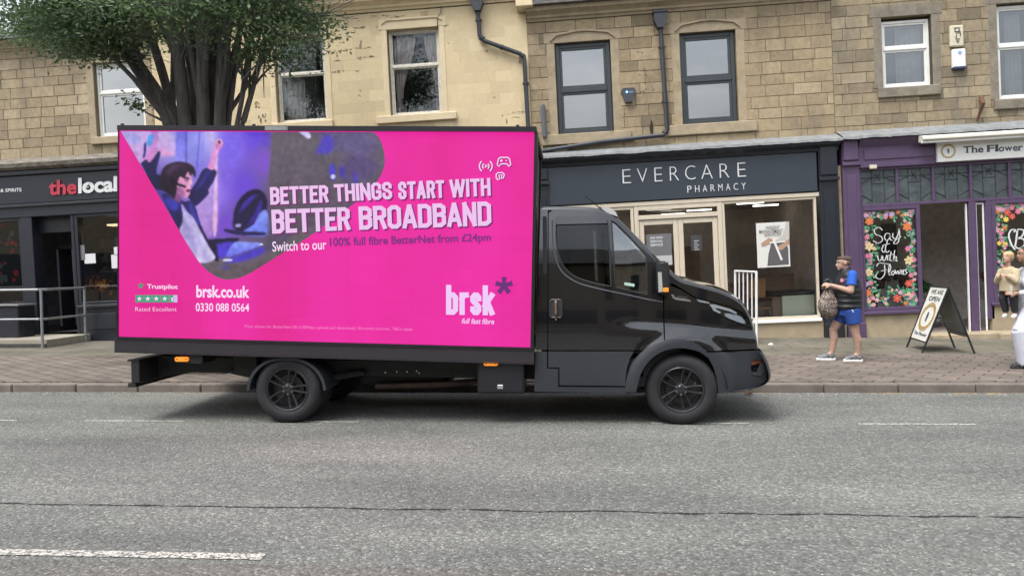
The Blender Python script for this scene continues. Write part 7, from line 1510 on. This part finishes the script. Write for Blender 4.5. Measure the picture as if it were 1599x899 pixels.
for (b_, t_, Y, r_) in stems:
    p0 = Vector((TX+(onY(b_[0], b_[1], TY).x-TX)*.28, TY+(Y-TY)*.2, 2.2)); p1 = onY(b_[0], b_[1], TY+(Y-TY)*.5); p2 = onY(t_[0], t_[1], Y); d = (p2-p1).normalized()
    wob = Vector((rr.gauss(0, .03), rr.gauss(0, .03), 0)); mb.tube([p0, p0.lerp(p1, .55)+Vector(((p1.x-p0.x)*.1, 0, 0)), p1, p1.lerp(p2, .5)+wob, p2], [r_*1.1, r_*.86, r_*.68, r_*.54, r_*.42], 10)
    for fk in range(3):
        q_ = p1.lerp(p2, rr.uniform(.05, .5)); e_ = q_+(d+Vector((rr.gauss(0, .22), rr.gauss(0, .22), 0))).normalized()*rr.uniform(1.0, 1.7); mb.tube([q_, q_.lerp(e_, .5)+Vector((rr.gauss(0, .03), rr.gauss(0, .03), 0)), e_], [r_*.42, r_*.33, r_*.2], 7); tips.append((e_, d)); limb(e_, d, 1.2, r_*.2, r_*.06, 1)
    limb(p2, d+Vector((rr.gauss(0, .15), rr.gauss(0, .2), .15)), rr.uniform(2.0, 2.8), r_*.62, r_*.2, 2)
    for j in range(2):
        a = rr.uniform(0, 6.28); q = p1.lerp(p2, rr.uniform(.75, 1)); limb(q, Vector((math.cos(a), math.sin(a), .5)), rr.uniform(1.5, 2.2), r_*.35, r_*.12, 1)
# low spreading limbs that carry the visible skirt of leaves
low = [((225, 90), (150, 70), 10.3, 10.0), ((222, 70), (80, 45), 10.6, 10.2), ((228, 40), (20, 40), 11.2, 11.0), ((235, 20), (-60, 30), 11.0, 12.0), ((225, 60), (110, 82), 11.4, 12.3), ((240, 10), (60, -10), 10.4, 9.2), ((392, 40), (450, 60), 10.6, 10.2), ((400, 50), (470, 20), 10.7, 10.6), ((420, 30), (490, 40), 10.9, 11.4), ((385, -10), (450, -20), 11.2, 10.0), ((255, 0), (130, 20), 10.0, 9.3), ((212, 85), (165, 88), 10.4, 10.4), ((385, 60), (415, 95), 10.6, 10.2), ((255, -20), (-20, -30), 11, 10.0), ((300, -20), (300, 10), 9.8, 9.4), ((340, -20), (380, 5), 10.2, 9.6), ((225, 50), (170, 60), 11.8, 12.6), ((228, 30), (30, 20), 10.2, 9.9), ((262, 0), (200, 40), 9.9, 9.6)]
for (a, b_, Ya_, Yb_) in low:
    p = aim(a[0], a[1], Ya_); q = aim(b_[0], b_[1], Yb_); m_ = p.lerp(q, .5)+Vector((0, 0, .08)); mb.tube([p, m_, q], [.045, .03, .014], 6)
    for j in range(7):
        t = rr.uniform(.35, 1); s_ = p.lerp(q, t); an = rr.uniform(0, 6.28); limb(s_, (q-p).normalized()*.8+Vector((math.cos(an), math.sin(an), rr.uniform(-.2, .25))), rr.uniform(.5, .95), .014, .004, 0, .2, -.02); tips.append((s_, (q-p).normalized()))
# the small spray by the white window and bare twigs at the right
a, b_ = onY(262, 192, 10.5), onY(232, 178, 10.4); c = onY(205, 160, 10.3); mb.tube([a, b_, c], [.03, .012, .005], 6); spray = [c, onY(198, 150, 10.3), onY(212, 168, 10.3), onY(222, 170, 10.3), onY(206, 162, 10.2), onY(216, 160, 10.3)]
a, b_, c = onY(380, 190, 10.8), onY(396, 135, 10.8), onY(412, 80, 10.8); mb.tube([a, b_, c], [.045, .035, .02], 6); mb.tube([b_, onY(412, 115, 10.7), onY(428, 100, 10.7)], [.022, .015, .01], 6)
mb.build('branches', M_bark, tree, smooth=True)
M_leafm = mat('tree leaves', (.062, .098, .036), .5, var=.0, spec=.4)
def leafmat():
    n = M_leafm.node_tree; b = n.nodes['Principled BSDF']; l = n.links.new; at = n.nodes.new('ShaderNodeAttribute'); at.attribute_name = 'shade'
    r = n.nodes.new('ShaderNodeValToRGB'); r.color_ramp.elements[0].color = (.070, .115, .060, 1); r.color_ramp.elements[1].color = (.17, .25, .11, 1); l(at.outputs['Fac'], r.inputs[0]); l(r.outputs[0], b.inputs['Base Color'])
    b.inputs['Transmission Weight'].default_value = 0; tr = n.nodes.new('ShaderNodeBsdfTranslucent'); l(r.outputs[0], tr.inputs[0]); mxs = n.nodes.new('ShaderNodeMixShader'); mxs.inputs[0].default_value = .3; o = n.nodes['Material Output']; l(b.outputs[0], mxs.inputs[1]); l(tr.outputs[0], mxs.inputs[2]); l(mxs.outputs[0], o.inputs[0])
leafmat()
lv, lf, ls = [], [], []
def add_leaf(c, s_, tone):
    th = rr.uniform(0, 6.28); el = rr.gauss(-.25, .45); d = Vector((math.cos(th)*math.cos(el), math.sin(th)*math.cos(el), math.sin(el))); up = Vector((rr.gauss(0, .45), rr.gauss(0, .45), 1)).normalized(); sd_ = d.cross(up).normalized(); k = len(lv)
    lv.extend([tuple(c), tuple(c+d*s_*.45+sd_*s_*.27), tuple(c+d*s_), tuple(c+d*s_*.45-sd_*s_*.27), ]); lf.append((k, k+1, k+2, k+3)); ls.append(tone)
for (p, d) in tips:
    ax_, ay_ = proj(p)
    if p.z < 8.0 and -40 < ax_ < 520 and ay_ > (88 if ax_ < 130 else 84 if ax_ < 205 else 62+rr.uniform(-12, 20) if ax_ < 385 else 98) and ay_ > -20: continue
    if p.z < 8.0 and p.x > onY(492, 50, p.y).x: continue
    clump = rr.gauss(.45, .2)
    n = 74 if p.z < 7.2 else 34
    for i in range(n):
        q = p+Vector((rr.gauss(0, .24), rr.gauss(0, .24), rr.gauss(0, .10)))
        add_leaf(q, rr.uniform(.05, .085), min(1, max(0, clump+rr.gauss(0, .18))))
for s_ in spray:
    for i in range(16): add_leaf(s_+Vector((rr.gauss(0, .07), rr.gauss(0, .07), rr.gauss(0, .035))), rr.uniform(.06, .10), rr.uniform(.3, .8))
me = bpy.data.meshes.new('crown'); me.from_pydata(lv, [], lf); at = me.attributes.new('shade', 'FLOAT', 'FACE'); at.data.foreach_set('value', ls); me.materials.append(M_leafm)
me.transform(Matrix.Translation(-Vector(ORI[tree.name]))); co = bpy.data.objects.new('crown', me); C.objects.link(co); co.parent = tree
print('leaves', len(lf), 'tips', len(tips))
# tree pit with grass
mb = MB(); mb.box(TX-.6, TX+.6, TY-.55, TY+.55, .10, .135); struct(mb.build('tree_pit', mat('bare soil', (.06, .05, .035), .95, var=.4, vscale=15, bump=.5)), 'square soil bed round the tree foot')
mb = MB()
for i in range(2600):
    x_ = TX+rr.uniform(-.58, .58); y_ = TY+rr.uniform(-.53, .53); h = rr.uniform(.03, .11); a = rr.uniform(0, 6.28); dx, dy = math.cos(a)*.006, math.sin(a)*.006; lx_, ly_ = rr.gauss(0, .03), rr.gauss(0, .03)
    mb.add([(x_-dx, y_-dy, .13), (x_+dx, y_+dy, .13), (x_+lx_, y_+ly_, .13+h)], [(0, 1, 2)])
o = mb.build('grass', mat('grass blades', (.09, .13, .03), .7, var=.3)); o['kind'] = 'stuff'; o['label'] = 'short green grass in the tree bed seen beneath the truck'
# ============================================================ people
def frust(bm, p1, r1, p2, r2, n=14, sy=1.0):
    p1, p2 = Vector(p1), Vector(p2); t = (p2-p1).normalized(); a = Vector((0, 1, 0)) if abs(t.y) < .9 else Vector((1, 0, 0)); x = t.cross(a).normalized(); y = t.cross(x)
    r1x, r1y = r1 if isinstance(r1, tuple) else (r1, r1); r2x, r2y = r2 if isinstance(r2, tuple) else (r2, r2)
    A = [bm.verts.new(p1+x*math.cos(6.2832*k/n)*r1x+y*math.sin(6.2832*k/n)*r1y) for k in range(n)]; B = [bm.verts.new(p2+x*math.cos(6.2832*k/n)*r2x+y*math.sin(6.2832*k/n)*r2y) for k in range(n)]
    for k in range(n): bm.faces.new((A[k], A[(k+1) % n], B[(k+1) % n], B[k]))
    bm.faces.new(A[::-1]); bm.faces.new(B)
def ell(bm, c, r, rot=None):
    rr_ = r if isinstance(r, tuple) else (r, r, r); m = Matrix.Translation(c)@(rot.to_matrix().to_4x4() if rot else Matrix())@Matrix.Diagonal((*rr_, 1)); bmesh.ops.create_uvsphere(bm, u_segments=16, v_segments=10, radius=1, matrix=m)
def cap(bm, p1, r1, p2, r2): frust(bm, p1, r1, p2, r2); ell(bm, p1, r1 if not isinstance(r1, tuple) else min(r1)); ell(bm, p2, r2 if not isinstance(r2, tuple) else min(r2))
def blob(name, m, fn, parent, voxel=.011, smooth=4, xf=None):
    bm = bmesh.new(); fn(bm); bmesh.ops.recalc_face_normals(bm, faces=bm.faces); me = bpy.data.meshes.new(name); bm.to_mesh(me); bm.free(); ob = bpy.data.objects.new(name, me); C.objects.link(ob)
    md = ob.modifiers.new('r', 'REMESH'); md.mode = 'VOXEL'; md.voxel_size = voxel; md.use_smooth_shade = True
    if smooth: ms = ob.modifiers.new('s', 'SMOOTH'); ms.factor = .5; ms.iterations = smooth
    m2 = eval_mesh(ob); bpy.data.objects.remove(ob); bpy.data.meshes.remove(me)
    if m2.materials: m2.materials.clear()
    m2.materials.append(m); m2.name = name
    m2.polygons.foreach_set('use_smooth', [True]*len(m2.polygons))
    o = bpy.data.objects.new(name, m2); C.objects.link(o); o.parent = parent; ORI[o.name] = (0, 0, 0); return o
def head(bm, c, s=1.0, tilt=0.0, yaw=0.0):
    """head looking along +x, c = centre, s = 1 for a 0.225 m head"""
    rot = Euler((0, -tilt, yaw)); f = lambda x, y, z: tuple(Vector(c)+rot.to_matrix()@(Vector((x, y, z))*s))
    ell(bm, f(-.012, 0, .025), (.094*s, .074*s, .088*s)); ell(bm, f(.022, 0, -.035), (.066*s, .058*s, .072*s)); ell(bm, f(.062, 0, -.088), (.026*s, .026*s, .022*s)); ell(bm, f(.04, .03, -.045), (.03*s, .022*s, .03*s)); ell(bm, f(.04, -.03, -.045), (.03*s, .022*s, .03*s))
    cap(bm, f(.082, 0, .008), .008*s, f(.104, 0, -.026), .0125*s); ell(bm, f(.096, .01, -.032), .009*s); ell(bm, f(.096, -.01, -.032), .009*s); ell(bm, f(.078, 0, .03), (.02*s, .05*s, .012*s)); ell(bm, f(.084, 0, -.056), (.012*s, .024*s, .007*s)); ell(bm, f(.082, 0, -.066), (.012*s, .021*s, .008*s))
    for sg in (-1, 1): ell(bm, f(-.012, .076*sg, -.005), (.018*s, .008*s, .03*s)); 
    return f
def eyes(parent, f, s, m=None):
    for sg in (-1, 1):
        mb = MB(); mb.sphere(f(.0725, .031*sg, .008), .0095*s, 10, 6); mb.build('eye', mat('eye white', (.6, .58, .55), .3), parent, smooth=True)
        mb = MB(); mb.sphere(f(.0785, .032*sg, .008), .0052*s, 8, 5); mb.build('iris', mat('dark iris', (.03, .02, .015), .2), parent, smooth=True)
        mb = MB(); mb.tube([f(.083, .015*sg, .03), f(.086, .032*sg, .036), f(.074, .05*sg, .03)], .0045*s, 5); mb.build('eyebrow', mat('brow hair', (.05, .03, .02), .9), parent)
    mb = MB(); mb.sphere(f(.089, 0, -.0605), (.009*s, .02*s, .0085*s), 10, 6); mb.build('lips', mat('lips', (.32, .13, .11), .5), parent, smooth=True)
def hand(bm, w, d, pn, size=1.0, curl=.6):
    """w wrist, d direction of the fingers, pn palm normal; thumb leaves the side"""
    d = Vector(d).normalized(); pn = Vector(pn).normalized(); sd_ = d.cross(pn).normalized(); w = Vector(w); s = size
    ell(bm, w+d*.015*s, .024*s)
    for k in range(4): off = sd_*(k-1.5)*.019*s; cap(bm, w+d*.012*s+off*.6, .015*s, w+d*.085*s+off, .0125*s)
    for k, ln in enumerate((.058, .07, .075, .066)):
        off = sd_*(1.5-k)*-.0205*s; p = w+d*.088*s+off; a = 0; q = p; 
        for j, fr_ in enumerate((.45, .32, .23)):
            a += curl*(.8 if j else .6); dd = (d*math.cos(a)+pn*math.sin(a)).normalized(); e = q+dd*ln*fr_*s*1.05; cap(bm, q, (.0098-.0012*j)*s, e, (.0088-.0012*j)*s); q = e
    t0 = w+d*.03*s+sd_*.026*s; t1 = t0+(d*.6+sd_*.75+pn*.25).normalized()*.038*s; t2 = t1+(d*.8+sd_*.15+pn*.5).normalized()*.032*s; cap(bm, t0, .014*s, t1, .011*s); cap(bm, t1, .011*s, t2, .009*s)
def trainer(name, m, p, d, parent, sole=None, stripes=None, s=1.0):
    """shoe with heel at p (ground), pointing along d"""
    d = Vector(d).normalized(); z = Vector((0, 0, 1)); n_ = d.cross(z); z = n_.cross(d); p = Vector(p)
    def fn(bm):
        ell(bm, p+d*.05*s+z*.06*s, (.058*s, .048*s, .055*s)); ell(bm, p+d*.11*s+z*.065*s, .050*s); ell(bm, p+d*.17*s+z*.05*s, .046*s); cap(bm, p+d*.06*s+z*.05*s, .040*s, p+d*.16*s+z*.045*s, .036*s); ell(bm, p+d*.22*s+z*.038*s, .040*s); cap(bm, p+d*.05*s+z*.06*s, .042*s, p+d*.045*s+z*.105*s, .040*s); cap(bm, p+d*.07*s+z*.085*s, .035*s, p+d*.14*s+z*.06*s, .032*s)
    o = blob(name, m, fn, parent, .008, 3)
    def fs_(bm):
        for t in range(8): c_ = p+d*(.02+t*.031)*s+z*.016*s; r_ = (.040 if t in (0, 7) else .044)*s; frust(bm, c_-z*.016*s, r_, c_+z*.022*s, r_*.95)
    blob('sole', sole or M_white, fs_, o, .008, 2)
    mb = MB()
    for k in range(4): c_ = p+d*(.105+k*.022)*s+z*(.098-k*.011)*s; mb.tube([c_-n_*.025*s-z*.008*s, c_, c_+n_*.025*s-z*.008*s], .005*s, 5)
    mb.build('laces', M_white, o)
    if stripes:
        mb = MB()
        for sg in (-1, 1):
            for k in range(3): c_ = p+d*(.085+k*.028)*s+n_*.0415*sg*s; mb.tube([c_+z*.028*s, c_+d*.018*s+z*.075*s-n_*.008*sg*s], .005*s, 5)
        mb.build('side_stripes', stripes, o)
    return o
SK = mat('fair skin', (.46, .27, .20), .55, var=.06, spec=.4); SKT = mat('tattooed skin', (.40, .25, .185), .6, var=.0, dirt=.95, dscale=13, dirtcol=(.10, .075, .075)); SKD = mat('warm brown skin', (.30, .16, .105), .5, var=.05)
# ---- man with the patterned bag
mf = onZ(1318, 563, .12)
man = thing('person', 'person in black gilet and blue shorts walking left with a patterned sack', 'person', (mf.x, mf.y, .12), 'people on the pavement', rz=math.pi)
HM = .985
def man_body(bm):
    f = head(bm, (.015, 0, 1.50), 1.0, -.03); cap(bm, (-.03, 0, 1.33), .062, (-.008, 0, 1.43), .056)
    frust(bm, (-.05, 0, 1.12), (.125, .19), (-.05, 0, 1.34), (.09, .17)); ell(bm, (-.05, 0, 1.33), (.10, .19, .06)); cap(bm, (-.05, 0, .90), .13, (-.05, 0, 1.15), .14); ell(bm, (-.02, 0, 1.0), (.15, .165, .13)); ell(bm, (-.075, 0, .82), (.14, .17, .12))
    for sg, el, wr in ((1, (-.01, .25, 1.08), (.215, .09, 1.165)), (-1, (-.02, -.25, 1.06), (.20, -.06, 1.13))):
        cap(bm, (-.055, .185*sg, 1.32), .062, el, .046); cap(bm, el, .047, wr, .030)
        hand(bm, wr, (.9, -.35*sg, .15), (0, -sg*.7, -.7), 1.0, .75)
    for sg, kn, an in ((-1, (.13, -.09, .47), (.155, -.08, .11)), (1, (-.135, .10, .43), (-.175, .10, .115))):
        cap(bm, (-.06, .09*sg, .80), .095, kn, .060); cap(bm, kn, .058, tuple(Vector(kn).lerp(Vector(an), .35)+Vector((-.018, 0, 0))), .062); cap(bm, tuple(Vector(kn).lerp(Vector(an), .35)+Vector((-.018, 0, 0))), .060, an, .036)
        cap(bm, an, .038, (an[0]+.10, an[1], .06), .03)
o = blob('body', SKT, man_body, man, .0095, 3)
f_ = lambda x, y, z: tuple(Vector((.015, 0, 1.50))+Euler((0, .03, 0)).to_matrix()@Vector((x, y, z)))
eyes(man, f_, 1)
def hair_m(bm): ell(bm, (-.012, 0, 1.565), (.098, .080, .050)); ell(bm, (-.05, 0, 1.55), (.062, .076, .06)); ell(bm, (.035, 0, 1.572), (.068, .066, .036))
hm_ = blob('hair', mat('dark brown hair', (.075, .05, .04), .8, var=.3, vscale=60, bump=.6, bscale=90), hair_m, man, .008, 1)
def stub(bm): ell(bm, (-.03, 0, 1.51), (.078, .0785, .05))
blob('cropped_sides', mat('cropped hair', (.15, .09, .07), .9), stub, man, .008, 1)
def tee(bm):
    ell(bm, (-.05, 0, 1.325), (.085, .19, .062)); frust(bm, (-.05, 0, 1.05), (.130, .19), (-.05, 0, 1.33), (.085, .17)); frust(bm, (-.035, 0, 1.36), .075, (-.02, 0, 1.40), .066)
    for sg, el in ((1, (-.012, .25, 1.09)), (-1, (-.02, -.25, 1.07))): a = Vector((-.055, .19*sg, 1.325)); e = a.lerp(Vector(el), .70); ell(bm, a, .070); frust(bm, a, .070, e, .072)
blob('tee_shirt', mat('royal blue cotton', (.012, .085, .42), .8, var=.1, vscale=8), tee, man, .009, 2)
def gilet(bm):
    frust(bm, (-.065, 0, .80), (.20, .20), (-.055, 0, 1.05), (.205, .215)); frust(bm, (-.055, 0, 1.05), (.205, .215), (-.05, 0, 1.22), (.165, .215)); frust(bm, (-.05, 0, 1.22), (.165, .215), (-.045, 0, 1.385), (.10, .13)); frust(bm, (-.035, 0, 1.35), (.085, .085), (-.02, 0, 1.43), (.078, .075))
    for z in (.84, .92, 1.0, 1.08, 1.16, 1.24): ell(bm, (-.055, 0, z), (.205 if z < 1.1 else .16, .228, .036))
    ell(bm, (-.05, .10, 1.30), (.11, .09, .09)); ell(bm, (-.05, -.10, 1.30), (.11, .09, .09))
gl_ = blob('gilet', mat('black quilted gilet', (.014, .014, .017), .55, var=.2, vscale=10), gilet, man, .010, 2)
mb = MB(); mb.lathe([(.001, -.003), (.028, -.003), (.030, .003)], (0, 0, 0), 'y', 16); mb.v = [(x_*.9+.085, .155+y_*-1, z_+1.24) for x_, y_, z_ in mb.v]; mb.build('chest_badge', mat('pink and white badge', (.65, .25, .38), .5), gl_)
mb = MB(); mb.tube([(-.01, .197, 1.03), (-.055, .202, .98)], .004, 5); mb.build('pocket_zip', mat('grey zip', (.25, .25, .26), .4), gl_)
def shorts(bm):
    frust(bm, (-.075, 0, .70), (.18, .175), (-.07, 0, .92), (.195, .185))
    frust(bm, (.035, -.095, .585), .105, (-.05, -.09, .80), .125); frust(bm, (-.115, .098, .575), .112, (-.07, .09, .80), .130)
st_ = blob('shorts', mat('blue sports shorts', (.015, .055, .26), .6, var=.15, vscale=7, bump=.3, bscale=14), shorts, man, .010, 3)
mb = MB(); mb.tube([(-.04, .212, .80), (-.06, .214, .76)], .006, 5); mb.build('shorts_logo', M_white, st_)
trainer('trainer', mat('grey patterned trainer', (.26, .26, .27), .6, col2=(.03, .03, .035), vscale=34), (.115, -.08, .0), (1, 0, .0), man, s=1.0)
trainer('trainer', MATS['grey patterned trainer'], (-.225, .10, .0), (1, 0, .0), man, s=1.0)
# his patterned sack
def w2(x, y, z): return (mf.x-x, mf.y-y, .12+z)
bag = thing('sack', 'leopard patterned drawstring sack held in front of the walking person', 'bag', (mf.x-.24, mf.y, .98)); ORI[bag.name] = (0, 0, 0)
def leo():
    m = mat('leopard fabric', (.35, .29, .25), .8); n = m.node_tree; b = n.nodes['Principled BSDF']; l = n.links.new; tcn = n.nodes.new('ShaderNodeTexCoord'); v = n.nodes.new('ShaderNodeTexVoronoi'); v.inputs['Scale'].default_value = 46; l(tcn.outputs['Object'], v.inputs['Vector'])
    r = n.nodes.new('ShaderNodeValToRGB'); e = r.color_ramp.elements; e[0].position = .32; e[0].color = (.05, .038, .032, 1); e[1].position = .46; e[1].color = (.10, .075, .06, 1); e[0].color = (.33, .28, .25, 1); q = e.new(.2); q.color = (.42, .36, .33, 1); l(v.outputs['Distance'], r.inputs[0]); l(r.outputs[0], b.inputs['Base Color']); return m
def bag_m(bm):
    B = lambda x, z: (-(x-.27), 0, z-.78)
    frust(bm, (0, 0, .30), .035, (0, 0, .24), .045); frust(bm, (0, 0, .24), .045, (0, 0, .10), .12); ell(bm, (0, 0, -.02), (.150, .13, .17)); ell(bm, (.01, 0, -.08), (.14, .125, .13)); ell(bm, (.06, -.02, .0), (.08, .10, .14)); ell(bm, (-.07, -.03, -.03), (.075, .09, .13))
    for k_ in range(9): a = k_*.7; frust(bm, (.03*math.cos(a), .03*math.sin(a), .27), .012, (.13*math.cos(a), .115*math.sin(a), .03), .022)
bo = blob('bag_body', leo(), bag_m, bag, .010, 3)
mb = MB()
for sg in (-1, 1): mb.tube([(-.03*sg, .02*sg, .29), (-.05*sg, .03*sg, .36), (0, .03*sg, .40), (.05*sg, 0, .37), (.02*sg, 0, .30)], .009, 6)
mb.build('bag_strap', mat('dark strap', (.05, .055, .055), .6), bag)
# ---- woman in white with the child on her arm
wf = onZ(1601, 574, .12); wf = Vector((wf.x, wf.y, .12))
wom = thing('person', 'person in white top and trousers carrying a child at the right edge', 'person', (wf.x, wf.y, .12), 'people on the pavement', rz=math.pi)
def wl(px, py): p = onY(px, py, wf.y); return (wf.x-p.x, p.z-.12)
hx_, hz_ = wl(1600, 397)
def wom_body(bm):
    head(bm, (hx_, 0, hz_), .98, -.02); cap(bm, (hx_-.05, 0, hz_-.18), .05, (hx_-.02, 0, hz_-.08), .048)
    sh = hz_-.22; cx = hx_-.08
    frust(bm, (cx, 0, sh-.28), (.10, .165), (cx, 0, sh), (.075, .15)); cap(bm, (cx, 0, sh-.55), .12, (cx, 0, sh-.25), .12); ell(bm, (cx-.02, 0, sh-.62), (.15, .17, .13))
    for sg, el, wr in ((1, (cx+.02, .24, sh-.30), (cx+.27, .16, sh-.32)), (-1, (cx+.05, -.24, sh-.25), (cx+.26, -.10, sh-.18))):
        cap(bm, (cx, .17*sg, sh-.02), .05, el, .042); cap(bm, el, .040, wr, .027); hand(bm, wr, (.95, -.2*sg, .1), (0, -sg*.8, -.5), .95, .55)
    for sg, kn, an in ((1, (.10, .09, .50), (.03, .08, .10)), (-1, (-.12, -.09, .48), (-.33, -.09, .14))):
        cap(bm, (cx-.01, .09*sg, .85), .09, kn, .06); cap(bm, kn, .055, an, .036); cap(bm, an, .036, (an[0]+.1, an[1], an[2]-.05), .028)
blob('body', SKD, wom_body, wom, .0105, 3)
eyes(wom, lambda x, y, z: (hx_+x*.98, y*.98, hz_+z*.98), .98)
def whair(bm): ell(bm, (hx_-.03, 0, hz_+.045), (.098, .082, .078)); ell(bm, (hx_-.11, 0, hz_+.0), (.05, .05, .06))
blob('hair', mat('black hair', (.012, .01, .01), .6, bump=.4, bscale=80), whair, wom, .009, 2)
M_wht = mat('white jersey', (.50, .51, .57), .8, var=.05, vscale=5, bump=.3, bscale=9)
def wtop(bm):
    sh = hz_-.22; cx = hx_-.08
    frust(bm, (cx, 0, sh-.62), (.155, .16), (cx, 0, sh-.36), (.155, .14)); frust(bm, (cx, 0, sh-.36), (.155, .14), (cx, 0, sh-.14), (.125, .18)); frust(bm, (cx, 0, sh-.14), (.125, .18), (cx, 0, sh+.015), (.075, .165)); ell(bm, (cx+.09, .07, sh-.18), .075); ell(bm, (cx+.09, -.07, sh-.18), .075); ell(bm, (cx, 0, sh), (.08, .19, .05))
    for sg, el, wr in ((1, (cx+.02, .24, sh-.30), (cx+.25, .165, sh-.318)), (-1, (cx+.05, -.24, sh-.25), (cx+.24, -.11, sh-.185))): ell(bm, (cx, .175*sg, sh-.02), .062); frust(bm, (cx, .175*sg, sh-.02), .06, el, .054); ell(bm, el, .055); frust(bm, el, .054, wr, .038)
blob('top', M_wht, wtop, wom, .0105, 3)
def wtr(bm):
    cx = hx_-.08; frust(bm, (cx-.01, 0, .78), (.185, .185), (cx, 0, hz_-.80), (.16, .145)); ell(bm, (cx-.03, 0, .88), (.165, .18, .12))
    frust(bm, (cx+.02, .095, .86), .125, (.11, .10, .50), .125); frust(bm, (.11, .10, .54), .125, (.015, .09, .07), .135); ell(bm, (cx-.05, 0, .84), (.17, .19, .15)); frust(bm, (cx-.02, -.09, .86), .14, (-.12, -.09, .48), .125); ell(bm, (-.12, -.09, .49), .12); frust(bm, (-.12, -.09, .50), .11, (-.35, -.09, .12), .12)
blob('trousers', mat('white trousers', (.50, .51, .58), .8, var=.05, vscale=4, bump=.5, bscale=6), wtr, wom, .011, 3)
trainer('trainer', mat('black trainer', (.018, .018, .02), .6), (-.03, .08, .0), (1, .0, 0), wom, sole=mat('black sole', (.02, .02, .02), .7), stripes=M_white, s=1.0); trainer('trainer', MATS['black trainer'], (-.42, -.09, .03), (1, 0, -.2), wom, sole=MATS['black sole'], stripes=M_white, s=.98)
# child
chx, chz = wl(1570, 402)
cf = Vector((wf.x-chx, wf.y-.05, .12+chz)); kid = thing('child', 'small blond child in a beige coat carried on the white dressed person', 'child', (cf.x, cf.y, cf.z-.45), rz=math.pi+.55)
CH = Vector((0, 0, .45))
def kid_b(bm):
    head(bm, CH, .78, .18, .0); cap(bm, (-.02, 0, .30), .034, (0, 0, .38), .034); cap(bm, (-.04, 0, .05), .085, (-.03, 0, .26), .075)
    for sg in (-1, 1):
        el = (.02, .115*sg, .12); wr = (.09, .045*sg, .20); cap(bm, (-.03, .095*sg, .25), .035, el, .03); cap(bm, el, .03, wr, .02); hand(bm, wr, (1, -.2*sg, 0), (0, -sg, -.3), .5, .5)
        kn = (-.02, .07*sg, -.12); an = (-.08, .06*sg, -.33); cap(bm, (-.05, .06*sg, .0), .055, kn, .042); cap(bm, kn, .04, an, .028)
blob('body', SK, kid_b, kid, .008, 3)
rk = Euler((0, -.18, 0)).to_matrix(); eyes(kid, lambda x, y, z: tuple(CH+rk@(Vector((x, y, z))*.78)), .78)
def kh(bm): ell(bm, (-.022, 0, .482), (.080, .067, .056)); ell(bm, (-.045, 0, .455), (.052, .062, .065))
blob('hair', mat('fair blond hair', (.48, .33, .17), .8, var=.15, bump=.5, bscale=60), kh, kid, .008, 1)
def kc(bm):
    frust(bm, (-.04, 0, -.02), (.115, .125), (-.035, 0, .16), (.11, .12)); frust(bm, (-.035, 0, .16), (.11, .12), (-.02, 0, .30), (.07, .085)); ell(bm, (-.03, 0, .24), (.085, .12, .07)); ell(bm, (-.03, 0, .30), (.06, .075, .03))
    for sg in (-1, 1): ell(bm, (-.03, .10*sg, .25), .05); frust(bm, (-.03, .10*sg, .25), .05, (.02, .125*sg, .12), .045); ell(bm, (.02, .125*sg, .12), .045); frust(bm, (.02, .125*sg, .12), .045, (.085, .055*sg, .195), .035)
blob('coat', mat('beige fleece', (.42, .35, .23), .95, bump=.6, bscale=55), kc, kid, .009, 2)
def kt(bm):
    for sg in (-1, 1): kn = (-.02, .07*sg, -.12); frust(bm, (-.05, .05*sg, .02), .068, kn, .055); ell(bm, kn, .055); frust(bm, kn, .054, (-.075, .06*sg, -.31), .042)
blob('trousers', mat('charcoal leggings', (.02, .022, .024), .8), kt, kid, .009, 2)
for sg in (-1, 1):
    def ks(bm): cap(bm, (-.085, .06*sg, -.35), .028, (-.03, .06*sg, -.375), .026)
    blob('sock', M_white, ks, kid, .007, 2)
# phone in the woman's near hand
ph = MB(); sh = hz_-.22; cx = hx_-.08; c = Vector((wf.x-(cx+.35), wf.y-.15, .12+sh-.28)); ph.box(c.x-.004, c.x+.006, c.y-.035, c.y+.035, c.z-.07, c.z+.07, ch=.003); o = ph.build('phone', mat('white phone', (.6, .58, .52), .3), None, origin=c); tag(o, 'pale phone held in the near hand of the person in white', 'phone')
